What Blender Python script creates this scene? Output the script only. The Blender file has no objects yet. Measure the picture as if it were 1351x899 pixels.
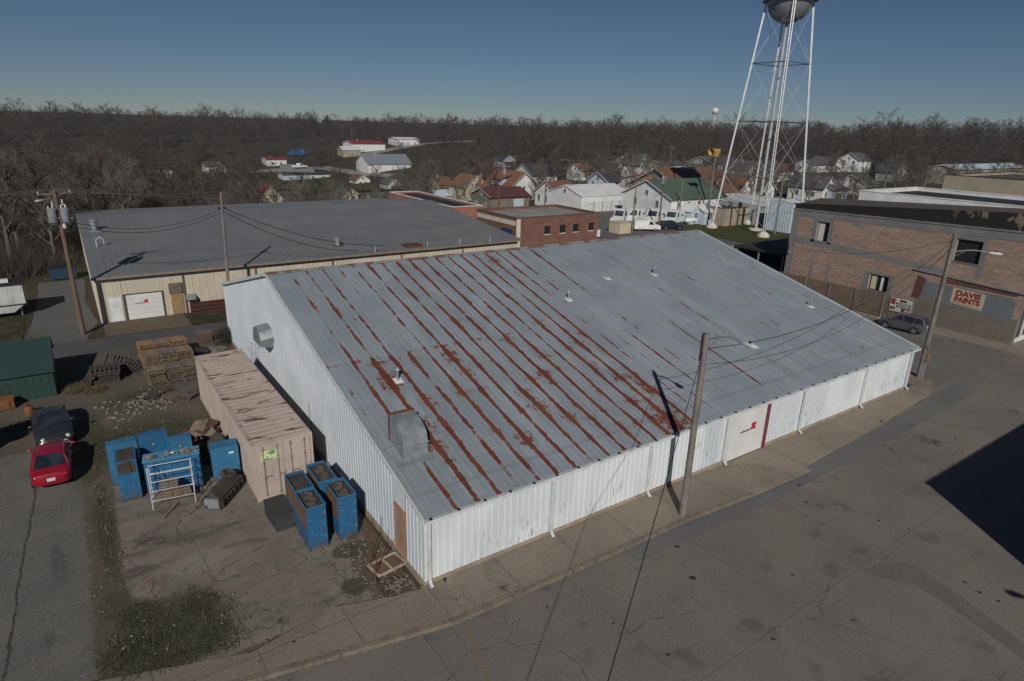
import bpy, bmesh, math, random
import numpy as np
from mathutils import Vector, Matrix
random.seed(7); RNG = np.random.default_rng(11)
SC = bpy.context.scene
COL = SC.collection
R = math.radians

# ------------------------------------------------------------------ camera
CF, CYAW, CPITCH, CROLL = 839.794, 0.95941, 0.32777, 0.02985
CPOS = Vector((-9.0046, -18.1441, 16.9207))
def _axes():
    cy, sy, cp, sp = math.cos(CYAW), math.sin(CYAW), math.cos(CPITCH), math.sin(CPITCH)
    f = Vector((cy*cp, sy*cp, -sp)); r = Vector((sy, -cy, 0)); u = r.cross(f)
    c, s = math.cos(CROLL), math.sin(CROLL)
    return c*r + s*u, -s*r + c*u, f
CR, CU, CFW = _axes()
cam = bpy.data.cameras.new('camera'); cam_o = bpy.data.objects.new('camera', cam); COL.objects.link(cam_o)
cam.sensor_width = 36; cam.lens = 36*CF/1351; cam.clip_end = 20000; cam.clip_start = .1
m3 = Matrix((CR, CU, -CFW)).transposed()
cam_o.matrix_world = Matrix.Translation(CPOS) @ m3.to_4x4()
SC.camera = cam_o

def smooth(a, b, x):
    t = min(1, max(0, (x-a)/(b-a))); return t*t*(3-2*t)
_AZ = [0, 19, 34, 47, 60, 70, 84, 93, 130, 180]; _BZ = [0, 46, 54, 60, 68, 76, 97, 120, 140]; _BM = [0, 0, -3, -6, -11, -13, -13, -6, 0]
_AM = [12, 13.5, 9.5, 7.5, 6, 4.5, 5, 5.5, 6, 3]
def TH(x, y):
    """terrain height: flat town, a hollow beyond it on the left, wooded hills all round"""
    dx, dy = x+9, y+18; r = math.hypot(dx, dy)
    if r < 95: return 0.0
    az = math.degrees(math.atan2(dy, dx))
    return smooth(190, 520, r)*float(np.interp(az, _AZ, _AM))+5*smooth(560, 760, r)+smooth(96, 190, r)*(1-smooth(300, 480, r))*float(np.interp(az, _BZ, _BM))
def G(px, py, z=None, h=0.0):
    """the place on the terrain (plus h) seen at a pixel of the 1351x899 photograph"""
    d = CFW + CR*((px-675.5)/CF) - CU*((py-449.5)/CF)
    if z is not None: return CPOS + d*((z-CPOS.z)/d.z)
    t = 20.0
    while t < 1200:
        p = CPOS + d*t
        if p.z <= TH(p.x, p.y)+h: break
        t += .25
    return p
def PX(p):
    d = Vector(p)-CPOS; z = d.dot(CFW)
    return 675.5+CF*d.dot(CR)/z, 449.5-CF*d.dot(CU)/z

# ------------------------------------------------------------------ objects
def setp(o, label=None, cat=None, group=None, kind=None):
    if label: o['label'] = label
    if cat: o['category'] = cat
    if group: o['group'] = group
    if kind: o['kind'] = kind
    return o
def thing(name, label, cat, loc=(0, 0, 0), rz=0, group=None, kind=None):
    o = bpy.data.objects.new(name, None); COL.objects.link(o); o.empty_display_size = .2
    o.location = loc; o.rotation_euler = (0, 0, rz)
    return setp(o, label, cat, group, kind)
def copy_thing(root, loc, rz=0, scale=1, label=None, group=None):
    def cp(o, par):
        c = o.copy(); COL.objects.link(c); c.parent = par
        for ch in o.children: cp(ch, c)
        return c
    r = cp(root, None); r.location = loc; r.rotation_euler = (0, 0, rz); r.scale = (scale,)*3 if not hasattr(scale, '__len__') else scale
    if label: r['label'] = label
    if group: r['group'] = group
    return r

class MB:
    def __init__(s): s.v = []; s.f = []; s.mi = []
    def add(s, vs, fs, mi=0):
        n = len(s.v); s.v += [tuple(v) for v in vs]
        for f in fs: s.f.append(tuple(i+n for i in f)); s.mi.append(mi)
        return s
    def box(s, c, d, rz=0, mi=0, M=None):
        hx, hy, hz = d[0]/2, d[1]/2, d[2]/2
        vs = [Vector((x*hx, y*hy, z*hz)) for z in (-1, 1) for x, y in ((-1, -1), (1, -1), (1, 1), (-1, 1))]
        Rm = M if M is not None else Matrix.Rotation(rz, 3, 'Z')
        c = Vector(c)
        return s.add([Rm@v+c for v in vs], [(3, 2, 1, 0), (4, 5, 6, 7), (0, 1, 5, 4), (1, 2, 6, 5), (2, 3, 7, 6), (3, 0, 4, 7)], mi)
    def bx(s, x0, x1, y0, y1, z0, z1, mi=0):
        return s.box(((x0+x1)/2, (y0+y1)/2, (z0+z1)/2), (abs(x1-x0), abs(y1-y0), abs(z1-z0)), 0, mi)
    def tube(s, p, q, r0, r1=None, n=8, mi=0, cap=True):
        p = Vector(p); q = Vector(q); r1 = r0 if r1 is None else r1
        d = (q-p); 
        if d.length < 1e-6: return s
        d.normalize(); a = d.orthogonal().normalized(); b = d.cross(a)
        vs = []
        for c, r in ((p, r0), (q, r1)):
            for k in range(n):
                t = 2*math.pi*k/n; vs.append(c+a*(r*math.cos(t))+b*(r*math.sin(t)))
        fs = [(k, (k+1) % n, n+(k+1) % n, n+k) for k in range(n)]
        if cap: fs += [tuple(range(n-1, -1, -1)), tuple(range(n, 2*n))]
        return s.add(vs, fs, mi)
    def path(s, pts, r, n=6, mi=0):
        pts = [Vector(p) for p in pts]; rings = []; N = len(pts)
        t0 = (pts[1]-pts[0]).normalized(); a = t0.orthogonal().normalized()
        vs = []
        for i, p in enumerate(pts):
            t = (pts[min(i+1, N-1)]-pts[max(i-1, 0)]).normalized()
            a = (a-t*a.dot(t)).normalized(); b = t.cross(a)
            rr = r[i] if hasattr(r, '__len__') else r
            for k in range(n):
                an = 2*math.pi*k/n; vs.append(p+a*(rr*math.cos(an))+b*(rr*math.sin(an)))
        fs = []
        for i in range(N-1):
            for k in range(n): fs.append((i*n+k, i*n+(k+1) % n, (i+1)*n+(k+1) % n, (i+1)*n+k))
        fs += [tuple(range(n-1, -1, -1)), tuple(range((N-1)*n, N*n))]
        return s.add(vs, fs, mi)
    def lathe(s, prof, n=16, c=(0, 0, 0), M=None, mi=0):
        """prof: (r, z) from bottom to top"""
        c = Vector(c); vs = []
        for r, z in prof:
            for k in range(n):
                t = 2*math.pi*k/n; v = Vector((r*math.cos(t), r*math.sin(t), z))
                vs.append((M@v if M is not None else v)+c)
        fs = []
        for i in range(len(prof)-1):
            for k in range(n): fs.append((i*n+k, i*n+(k+1) % n, (i+1)*n+(k+1) % n, (i+1)*n+k))
        if prof[0][0] > 1e-4: fs.append(tuple(range(n-1, -1, -1)))
        if prof[-1][0] > 1e-4: fs.append(tuple(range((len(prof)-1)*n, len(prof)*n)))
        return s.add(vs, fs, mi)
    def ext(s, poly, vec, mi=0):
        """a 3D polygon pushed along vec"""
        n = len(poly); vec = Vector(vec); P = [Vector(p) for p in poly]
        vs = P+[p+vec for p in P]
        fs = [tuple(range(n-1, -1, -1)), tuple(range(n, 2*n))]+[(k, (k+1) % n, n+(k+1) % n, n+k) for k in range(n)]
        return s.add(vs, fs, mi)
    def quad(s, a, b, c, d, mi=0): return s.add([a, b, c, d], [(0, 1, 2, 3)], mi)
    def loft(s, rings, closed=True, caps=True, mi=0):
        n = len(rings[0]); vs = [v for r in rings for v in r]; fs = []
        for i in range(len(rings)-1):
            for k in range(n if closed else n-1): fs.append((i*n+k, i*n+(k+1) % n, (i+1)*n+(k+1) % n, (i+1)*n+k))
        if caps: fs += [tuple(range(n-1, -1, -1)), tuple(range((len(rings)-1)*n, len(rings)*n))]
        return s.add(vs, fs, mi)
    def build(s, name, mats, parent=None, smooth=None, label=None, cat=None, group=None, kind=None):
        me = bpy.data.meshes.new(name); me.from_pydata(s.v, [], s.f)
        if not isinstance(mats, (list, tuple)): mats = [mats]
        for m in mats: me.materials.append(m)
        if len(mats) > 1: me.polygons.foreach_set('material_index', s.mi)
        me.update()
        bm = bmesh.new(); bm.from_mesh(me); bmesh.ops.recalc_face_normals(bm, faces=bm.faces); bm.to_mesh(me); bm.free()
        if smooth is not None:
            me.polygons.foreach_set('use_smooth', [True]*len(me.polygons)); me.set_sharp_from_angle(angle=R(smooth))
        o = bpy.data.objects.new(name, me); COL.objects.link(o)
        if parent: o.parent = parent
        return setp(o, label, cat, group, kind)
def fast_mesh(name, V, F, mat, parent=None):
    """V (n,3) array, F (m,3) triangles"""
    me = bpy.data.meshes.new(name); V = np.asarray(V, np.float32); F = np.asarray(F, np.int32)
    me.vertices.add(len(V)); me.vertices.foreach_set('co', V.ravel())
    k = F.shape[1]
    me.loops.add(F.size); me.loops.foreach_set('vertex_index', F.ravel())
    me.polygons.add(len(F)); me.polygons.foreach_set('loop_start', np.arange(0, F.size, k, dtype=np.int32))
    me.update(calc_edges=True); me.materials.append(mat)
    o = bpy.data.objects.new(name, me); COL.objects.link(o)
    if parent: o.parent = parent
    return o

# ------------------------------------------------------------------ materials
class Sh:
    def __init__(s, name):
        s.m = bpy.data.materials.new(name); s.m.use_nodes = True; s.t = s.m.node_tree
        s.t.nodes.clear(); s.o = s.n('ShaderNodeOutputMaterial'); s.b = s.n('ShaderNodeBsdfPrincipled')
        s.t.links.new(s.b.outputs[0], s.o.inputs[0])
    def n(s, k, **p):
        x = s.t.nodes.new(k)
        for a, v in p.items(): setattr(x, a, v)
        return x
    def pl(s, sock, v):
        if hasattr(v, 'is_output'): s.t.links.new(v, sock)
        elif v is not None:
            if hasattr(v, '__len__') and len(v) == 3 and sock.type == 'RGBA': v = (*v, 1)
            sock.default_value = v
    def set(s, **k):
        for a, v in k.items(): s.pl(s.b.inputs[a.replace('_', ' ')], v)
        return s
    def co(s, k='Object'): return s.n('ShaderNodeTexCoord').outputs[k]
    def mp(s, v, scale=(1, 1, 1), loc=(0, 0, 0), rot=(0, 0, 0)):
        x = s.n('ShaderNodeMapping'); s.pl(x.inputs['Vector'], v); x.inputs['Scale'].default_value = scale
        x.inputs['Location'].default_value = loc; x.inputs['Rotation'].default_value = rot; return x.outputs[0]
    def noise(s, v, scale=1, detail=4, rough=.55, dist=0):
        x = s.n('ShaderNodeTexNoise'); s.pl(x.inputs['Vector'], v); x.inputs['Scale'].default_value = scale
        x.inputs['Detail'].default_value = detail; x.inputs['Roughness'].default_value = rough; x.inputs['Distortion'].default_value = dist
        return x.outputs['Fac']
    def M(s, op, a, b=None, c=None, clamp=False):
        x = s.n('ShaderNodeMath', operation=op, use_clamp=clamp)
        for i, v in enumerate((a, b, c)):
            if v is not None: s.pl(x.inputs[i], v)
        return x.outputs[0]
    def ss(s, lo, hi, v, a=0.0, b=1.0):
        x = s.n('ShaderNodeMapRange', interpolation_type='SMOOTHSTEP'); s.pl(x.inputs[0], v)
        for i, q in ((1, lo), (2, hi), (3, a), (4, b)): s.pl(x.inputs[i], q)
        return x.outputs[0]
    def mix(s, f, a, b, mode='MIX'):
        x = s.n('ShaderNodeMix', data_type='RGBA', blend_type=mode); s.pl(x.inputs[0], f); s.pl(x.inputs[6], a); s.pl(x.inputs[7], b); return x.outputs[2]
    def xyz(s, v):
        x = s.n('ShaderNodeSeparateXYZ'); s.pl(x.inputs[0], v); return x.outputs
    def cxyz(s, a, b, c):
        x = s.n('ShaderNodeCombineXYZ')
        for i, v in enumerate((a, b, c)): s.pl(x.inputs[i], v)
        return x.outputs[0]
    def bump(s, h, strength=.3, dist=.02):
        x = s.n('ShaderNodeBump'); s.pl(x.inputs['Height'], h); x.inputs['Strength'].default_value = strength; x.inputs['Distance'].default_value = dist
        s.t.links.new(x.outputs[0], s.b.inputs['Normal'])
def mat(name, c1, c2=None, scale=1.2, rough=.75, metal=0.0, fine=.2, fscale=14, bump=0, streak=None, lo=.38, hi=.62, spec=None):
    """worn two-tone surface; streak = (colour, amount) adds vertical runs"""
    s = Sh(name); co = s.co()
    c2 = c2 or tuple(c*.78 for c in c1)
    col = s.mix(s.ss(lo, hi, s.noise(co, scale, 5)), c1, c2)
    f = s.noise(co, fscale, 5, .6)
    col = s.mix(fine, col, s.mix(s.ss(.3, .7, f), tuple(c*.45 for c in c1), tuple(min(1, c*1.35) for c in c1)))
    if streak:
        n = s.noise(s.mp(co, (5, 5, .35)), 1, 4)
        col = s.mix(s.M('MULTIPLY', s.ss(.52, .72, n), streak[1]), col, streak[0])
    s.set(Base_Color=col, Roughness=rough, Metallic=metal)
    if spec is not None: s.set(Specular_IOR_Level=spec)
    if bump: s.bump(f, bump)
    return s.m
def flat(name, c, rough=.5, metal=0., coat=0):
    s = Sh(name); co = s.co()
    n = s.noise(co, 3, 4)
    s.set(Base_Color=s.mix(s.ss(.35, .7, n), c, tuple(x*.8 for x in c)), Roughness=rough, Metallic=metal)
    if coat: s.set(Coat_Weight=coat, Coat_Roughness=.08)
    return s.m
def glass(name, c=(.015, .02, .025), rough=.08):
    s = Sh(name); n = s.noise(s.co(), .9, 3)
    s.set(Base_Color=s.mix(s.ss(.4, .6, n), c, tuple(x*2.2 for x in c)), Roughness=rough, Specular_IOR_Level=.6); return s.m
def brick(name, c1, c2, mortar, sc=1.0, rot=None, wear=None, bw=.22, bh=.075):
    s = Sh(name); co = s.co(); x, y, z = s.xyz(co)
    v = s.cxyz(s.M('ADD', x, y), z, 0.0)
    b = s.n('ShaderNodeTexBrick'); s.pl(b.inputs['Vector'], v); b.inputs['Scale'].default_value = 1
    b.inputs['Brick Width'].default_value = bw; b.inputs['Row Height'].default_value = bh; b.inputs['Mortar Size'].default_value = .006
    s.pl(b.inputs['Color1'], c1); s.pl(b.inputs['Color2'], c2); s.pl(b.inputs['Mortar'], mortar)
    col = b.outputs['Color']
    n = s.noise(s.mp(co, (.35, .35, 1.4)), 1.2, 6, .65)
    col = s.mix(s.ss(.38, .68, n), col, s.mix(.65, col, wear or mortar))
    n3 = s.noise(s.mp(co, (1, 1, 2.6)), 2.2, 7, .75); col = s.mix(s.ss(.5, .62, n3, 0, .45), col, tuple(c*.5 for c in c1)); col = s.mix(s.ss(.48, .36, n3, 0, .4), col, tuple(min(1, c*1.3) for c in (wear or mortar)))
    n2 = s.noise(s.mp(co, (.6, .6, 3.5)), 2.5, 5, .6)
    col = s.mix(s.ss(.5, .75, n2, 0, .55), col, tuple(c*.45 for c in c1))
    s.set(Base_Color=col, Roughness=.9); s.bump(b.outputs['Fac'], .3, .01)
    return s.m

# ------------------------------------------------------------------ light
SUN_AZ, SUN_EL = R(56.4), R(32.0)         # direction the light travels, height of the sun
sund = bpy.data.lights.new('sun', 'SUN'); sund.energy = 4.1; sund.angle = R(.5); sund.color = (1, .94, .86)
suno = bpy.data.objects.new('sun', sund); COL.objects.link(suno)
suno.rotation_euler = Vector((math.cos(SUN_EL)*math.cos(SUN_AZ), math.cos(SUN_EL)*math.sin(SUN_AZ), -math.sin(SUN_EL))).to_track_quat('-Z', 'Y').to_euler()
suno.location = (-40, -60, 60)
W = bpy.data.worlds.new('World'); SC.world = W; W.use_nodes = True
nt = W.node_tree; bg = nt.nodes['Background']
sky = nt.nodes.new('ShaderNodeTexSky'); sky.sky_type = 'NISHITA'; sky.sun_disc = False
sky.sun_elevation = SUN_EL; sky.sun_rotation = math.atan2(-math.cos(SUN_AZ), -math.sin(SUN_AZ))
sky.altitude = 0; sky.air_density = .7; sky.dust_density = .0; sky.ozone_density = 4.5
nt.links.new(sky.outputs[0], bg.inputs[0]); bg.inputs[1].default_value = .037
SC.view_settings.view_transform = 'Standard'; SC.view_settings.look = 'None'; SC.view_settings.exposure = -.36; SC.view_settings.gamma = 1
SC.view_settings.use_curve_mapping = False
SC.cycles.max_bounces = 5; SC.cycles.diffuse_bounces = 2; SC.cycles.glossy_bounces = 2; SC.cycles.transmission_bounces = 2
# ------------------------------------------------------------------ shared materials
def rust_roof():
    s = Sh('rusting_galvanised_roof'); co = s.co(); x, y, z = s.xyz(co)
    wob = s.M('MULTIPLY', s.M('SUBTRACT', s.noise(s.cxyz(x, s.M('MULTIPLY', y, .5), 0.0), .9, 2), .5), .22)
    u = s.M('ADD', s.M('MULTIPLY_ADD', x, 1/0.965, .22), wob)
    d = s.M('ABSOLUTE', s.M('SUBTRACT', s.M('FRACT', u), .5))            # 0 on a seam .. .5 between
    cell = s.M('FLOOR', u)
    prof = s.ss(.02, .22, d, 1.0, -1.0)
    rnd = s.n('ShaderNodeTexWhiteNoise', noise_dimensions='1D'); s.pl(rnd.inputs['W'], cell); rnd = rnd.outputs['Value']
    n1 = s.noise(s.cxyz(s.M('MULTIPLY', cell, 7.3), s.M('MULTIPLY', y, .62), 0.0), 1, 4)
    n2 = s.noise(s.mp(co, (6.5, 4.2, 1)), 1, 8, .70)
    n3 = s.noise(s.mp(co, (1.2, .8, 1)), 1.0, 3)
    def gs(v, c, w): return s.M('POWER', 2.718, s.M('MULTIPLY', s.M('POWER', s.M('DIVIDE', s.M('SUBTRACT', v, c), w), 2.0), -1.0))
    inx = s.M('MULTIPLY', s.ss(.4, 1.2, x), s.ss(14.2, 16.6, x, 1, 0))
    low = s.ss(9.2, 9.9, y, 1, 0)
    topleft = s.M('MULTIPLY', s.ss(9.6, 10.0, y), s.ss(4.5, 8.5, x, 1, 0))
    reg = s.M('MULTIPLY_ADD', inx, .84, -.76)
    reg = s.M('ADD', reg, s.M('MULTIPLY', s.M('MULTIPLY', inx, low), .16))
    reg = s.M('MULTIPLY_ADD', topleft, -.5, reg)
    reg = s.M('MULTIPLY_ADD', s.M('MULTIPLY', gs(x, 13.6, .8), s.ss(12, 4, y)), .30, reg)
    reg = s.M('MULTIPLY_ADD', s.M('MULTIPLY', gs(x, 13.6, 1.0), s.ss(2.2, .6, y)), .6, reg)
    reg = s.M('MULTIPLY_ADD', s.M('MULTIPLY', s.M('MULTIPLY', s.ss(14.5, 15.5, x), s.ss(20.5, 18.5, x)), s.ss(12.5, 17, y)), .52, reg)
    for cx, y0, y1 in ((17.75, 2.0, 8.6), (21.4, .3, 9.0), (16.1, 1.2, 6.0)):
        reg = s.M('MULTIPLY_ADD', s.M('MULTIPLY', gs(x, cx, .16), s.M('MULTIPLY', s.ss(y0, y0+.8, y), s.ss(y1-2.2, y1, y, 1, 0))), 1.15, reg)
    v = s.M('MULTIPLY', prof, .62)
    v = s.M('ADD', v, s.M('MULTIPLY', s.M('SUBTRACT', n1, .5), 3.1))
    v = s.M('ADD', v, s.M('MULTIPLY', s.M('SUBTRACT', n2, .5), 2.5))
    v = s.M('ADD', v, s.M('MULTIPLY', s.M('SUBTRACT', n3, .5), .2))
    v = s.M('ADD', v, reg); v = s.M('ADD', v, s.M('MULTIPLY', s.M('SUBTRACT', rnd, .5), .5))
    v = s.M('MULTIPLY_ADD', s.ss(1.2, .0, y), -.28, v); rust = s.ss(.14, .32, v)
    # loose flecks that run down the slope
    fl = s.noise(s.mp(co, (2.6, .8, 1), (3.1, 5.7, 0)), 1, 3, .5)
    fl2 = s.noise(s.mp(co, (9, 3, 1)), 1, 3)
    fleck = s.ss(.735, .755, s.M('MULTIPLY_ADD', s.M('SUBTRACT', fl2, .5), .14, fl))
    fleck = s.M('MULTIPLY', fleck, s.ss(1.5, 3, x))
    # rust along the lap line and at the ridge
    lap = s.M('MULTIPLY', gs(y, 9.75, .1), s.M('MULTIPLY', s.ss(.5, .6, s.noise(s.mp(co, (1.6, .1, 1)), 1, 3)), s.ss(12, 9, x)))
    rust = s.M('MAXIMUM', rust, s.M('MAXIMUM', fleck, lap))
    thin = s.M('MULTIPLY', s.M('MULTIPLY', s.ss(.06, .0, d), s.ss(.44, .56, n1)), s.M('MULTIPLY', inx, .55))
    grey = s.mix(s.ss(.35, .65, s.noise(s.mp(co, (.5, .25, 1)), 1, 5)), (.225, .268, .302), (.28, .322, .358))
    pane = s.n('ShaderNodeTexWhiteNoise', noise_dimensions='2D')
    s.pl(pane.inputs['Vector'], s.cxyz(cell, s.M('FLOOR', s.M('DIVIDE', y, 6.6)), 0.0))
    grey = s.mix(s.M('MULTIPLY', pane.outputs['Value'], .5), grey, (.20, .235, .265))
    st = s.noise(s.mp(co, (9, .35, 1)), 1, 4)
    grey = s.mix(s.ss(.5, .75, st, 0, .4), grey, (.15, .168, .18))
    st2 = s.noise(s.mp(co, (2.2, .12, 1), (9, 0, 0)), 1, 4)
    grey = s.mix(s.ss(.55, .72, st2, 0, .35), grey, (.32, .35, .375))
    grey = s.mix(s.ss(.42, .30, s.noise(co, 22, 3), 0, .3), grey, (.18, .2, .21))
    grey = s.mix(s.M('MULTIPLY', gs(y, .9, .09), .4), grey, (.15, .165, .18))  # gutter shadow line near the eave, painted into the roof grey
    rc = s.mix(s.ss(.3, .7, s.noise(co, 7, 5, .65)), (.150, .042, .025), (.09, .029, .02))
    rc = s.mix(s.ss(.58, .8, n2), rc, (.21, .075, .04))
    grey = s.mix(s.ss(-.25, .2, v, 0, .38), grey, (.20, .155, .13)); big = s.noise(s.mp(co, (.9, .55, 1), (4, 1, 0)), 1, 4)
    rc = s.mix(s.ss(.42, .62, big, 0, .75), rc, (.170, .056, .029))
    col = s.mix(thin, grey, (.17, .085, .06)); rc = s.mix(s.ss(.20, .42, v), (.175, .07, .045), rc); col = s.mix(rust, col, rc)
    s.set(Base_Color=col, Roughness=s.ss(0, 1, rust, .52, .9), Specular_IOR_Level=.35)
    return s.m
def wall_white():
    s = Sh('white_painted_sheet'); co = s.co(); x, y, z = s.xyz(co)
    base = s.mix(s.ss(.4, .6, s.noise(s.mp(co, (.5, .5, .25)), 1, 4)), (.69, .735, .76), (.60, .65, .68))
    base = s.mix(s.ss(.55, .7, s.noise(s.mp(co, (7, 7, .3)), 1, 3), 0, .28), base, (.47, .51, .54))
    # scuffs low on the street side
    sc = s.noise(s.mp(co, (9, 9, 1.3)), 1, 6, .65)
    zone = s.M('MULTIPLY', s.ss(2.2, .7, z), s.ss(.42, .6, s.noise(s.mp(co, (.35, .35, .3)), 1, 3)))
    zone = s.M('MAXIMUM', zone, s.M('MULTIPLY', s.M('MULTIPLY', s.ss(14.2, 15.2, x), s.ss(17.6, 17.0, x)), s.ss(3, 1.4, z, .3, 1.0)))
    base = s.mix(s.M('MULTIPLY', s.M('MULTIPLY', s.ss(.54, .64, sc), zone), .85), base, (.17, .19, .21))
    panel = s.M('MULTIPLY', s.M('GREATER_THAN', x, 15.8), s.M('LESS_THAN', x, 17.05))
    base = s.mix(s.M('MULTIPLY', panel, .35), base, (.42, .47, .55))
    panel = s.M('MULTIPLY', s.M('GREATER_THAN', x, 21.35), s.M('LESS_THAN', x, 22.3))
    base = s.mix(s.M('MULTIPLY', panel, .4), base, (.45, .50, .58))
    s.set(Base_Color=base, Roughness=.5, Specular_IOR_Level=.3)
    return s.m
def concrete(name, a, b, jx, jy, rot=0, off=(0, 0), joint=.5, crack=True, dark=(.03, .03, .03), stain=.5):
    s = Sh(name); co0 = s.co(); co = s.mp(co0, rot=(0, 0, rot), loc=(off[0], off[1], 0))
    x, y, z = s.xyz(co)
    col = s.mix(s.ss(.36, .64, s.noise(co, .22, 6, .6)), a, b)
    # slabs of slightly different tone
    cx = s.M('FLOOR', s.M('DIVIDE', x, jx)); cy = s.M('FLOOR', s.M('DIVIDE', y, jy))
    w = s.n('ShaderNodeTexWhiteNoise', noise_dimensions='2D'); s.pl(w.inputs['Vector'], s.cxyz(cx, cy, 0.0))
    col = s.mix(s.M('MULTIPLY', w.outputs['Value'], .35), col, tuple(c*.62 for c in a))
    col = s.mix(s.ss(.56, .72, s.noise(co, .55, 5, .6), 0, stain), col, tuple(c*.35 for c in a))
    col = s.mix(s.ss(.55, .75, s.noise(s.mp(co, (.12, 1.1, 1)), 1, 5, .6), 0, stain*.6), col, tuple(c*.45 for c in a))
    col = s.mix(s.ss(.58, .7, s.noise(co, 1.7, 6, .7), 0, .3), col, tuple(min(1, c*1.5) for c in a))
    fine = s.noise(co, 9, 6, .7)
    col = s.mix(.22, col, s.mix(s.ss(.3, .7, fine), tuple(c*.4 for c in a), tuple(c*1.5 for c in a)))
    col = s.mix(s.ss(.765, .775, s.noise(co, 1.9, 1, .3)), col, dark)       # oil spots
    def line(v, p, wd):
        f = s.M('FRACT', s.M('DIVIDE', s.M('MULTIPLY_ADD', s.M('SUBTRACT', s.noise(co, .8, 3), .5), .12, v), p))
        return s.M('LESS_THAN', s.M('MINIMUM', f, s.M('SUBTRACT', 1.0, f)), wd/p)
    j = s.M('MAXIMUM', line(x, jx, .022), line(y, jy, .022))
    col = s.mix(s.M('MULTIPLY', j, joint), col, dark)
    if crack:
        vo = s.n('ShaderNodeTexVoronoi', feature='DISTANCE_TO_EDGE'); vo.inputs['Scale'].default_value = .16
        wv = s.n('ShaderNodeVectorMath', operation='ADD'); s.pl(wv.inputs[0], co)
        nn = s.n('ShaderNodeTexNoise'); nn.inputs['Scale'].default_value = .9; nn.inputs['Detail'].default_value = 5; s.pl(nn.inputs['Vector'], co)
        s.pl(wv.inputs[1], nn.outputs['Color']); s.pl(vo.inputs['Vector'], wv.outputs[0])
        ck = s.M('MULTIPLY', s.M('LESS_THAN', vo.outputs['Distance'], .0016), s.ss(.52, .58, s.noise(co, .1, 2)))
        col = s.mix(s.M('MULTIPLY', ck, .75), col, dark)
    s.set(Base_Color=col, Roughness=.9, Specular_IOR_Level=.2); s.bump(fine, .25, .02)
    return s.m
def soil(name, cols, sc=.35, grass=(.045, .055, .018), g=.5, lighter=(.2, .17, .13)):
    s = Sh(name); co = s.co()
    col = s.mix(s.ss(.35, .65, s.noise(co, sc, 6, .62)), cols[0], cols[1])
    gr = s.ss(.62-g*.28, .74-g*.28, s.noise(s.mp(co, loc=(17, 3, 0)), sc*1.2, 6, .68))
    col = s.mix(gr, col, s.mix(s.ss(.3, .7, s.noise(co, 6, 5, .7)), grass, tuple(c*.45 for c in grass)))
    col = s.mix(s.ss(.6, .72, s.noise(co, 3.2, 6, .75), 0, .7), col, lighter)
    f = s.noise(co, 11, 6, .75)
    col = s.mix(.35, col, s.mix(s.ss(.3, .7, f), tuple(c*.35 for c in cols[0]), tuple(c*1.6 for c in cols[0])))
    s.set(Base_Color=col, Roughness=.95, Specular_IOR_Level=.1); s.bump(f, .5, .05)
    return s.m
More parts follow.
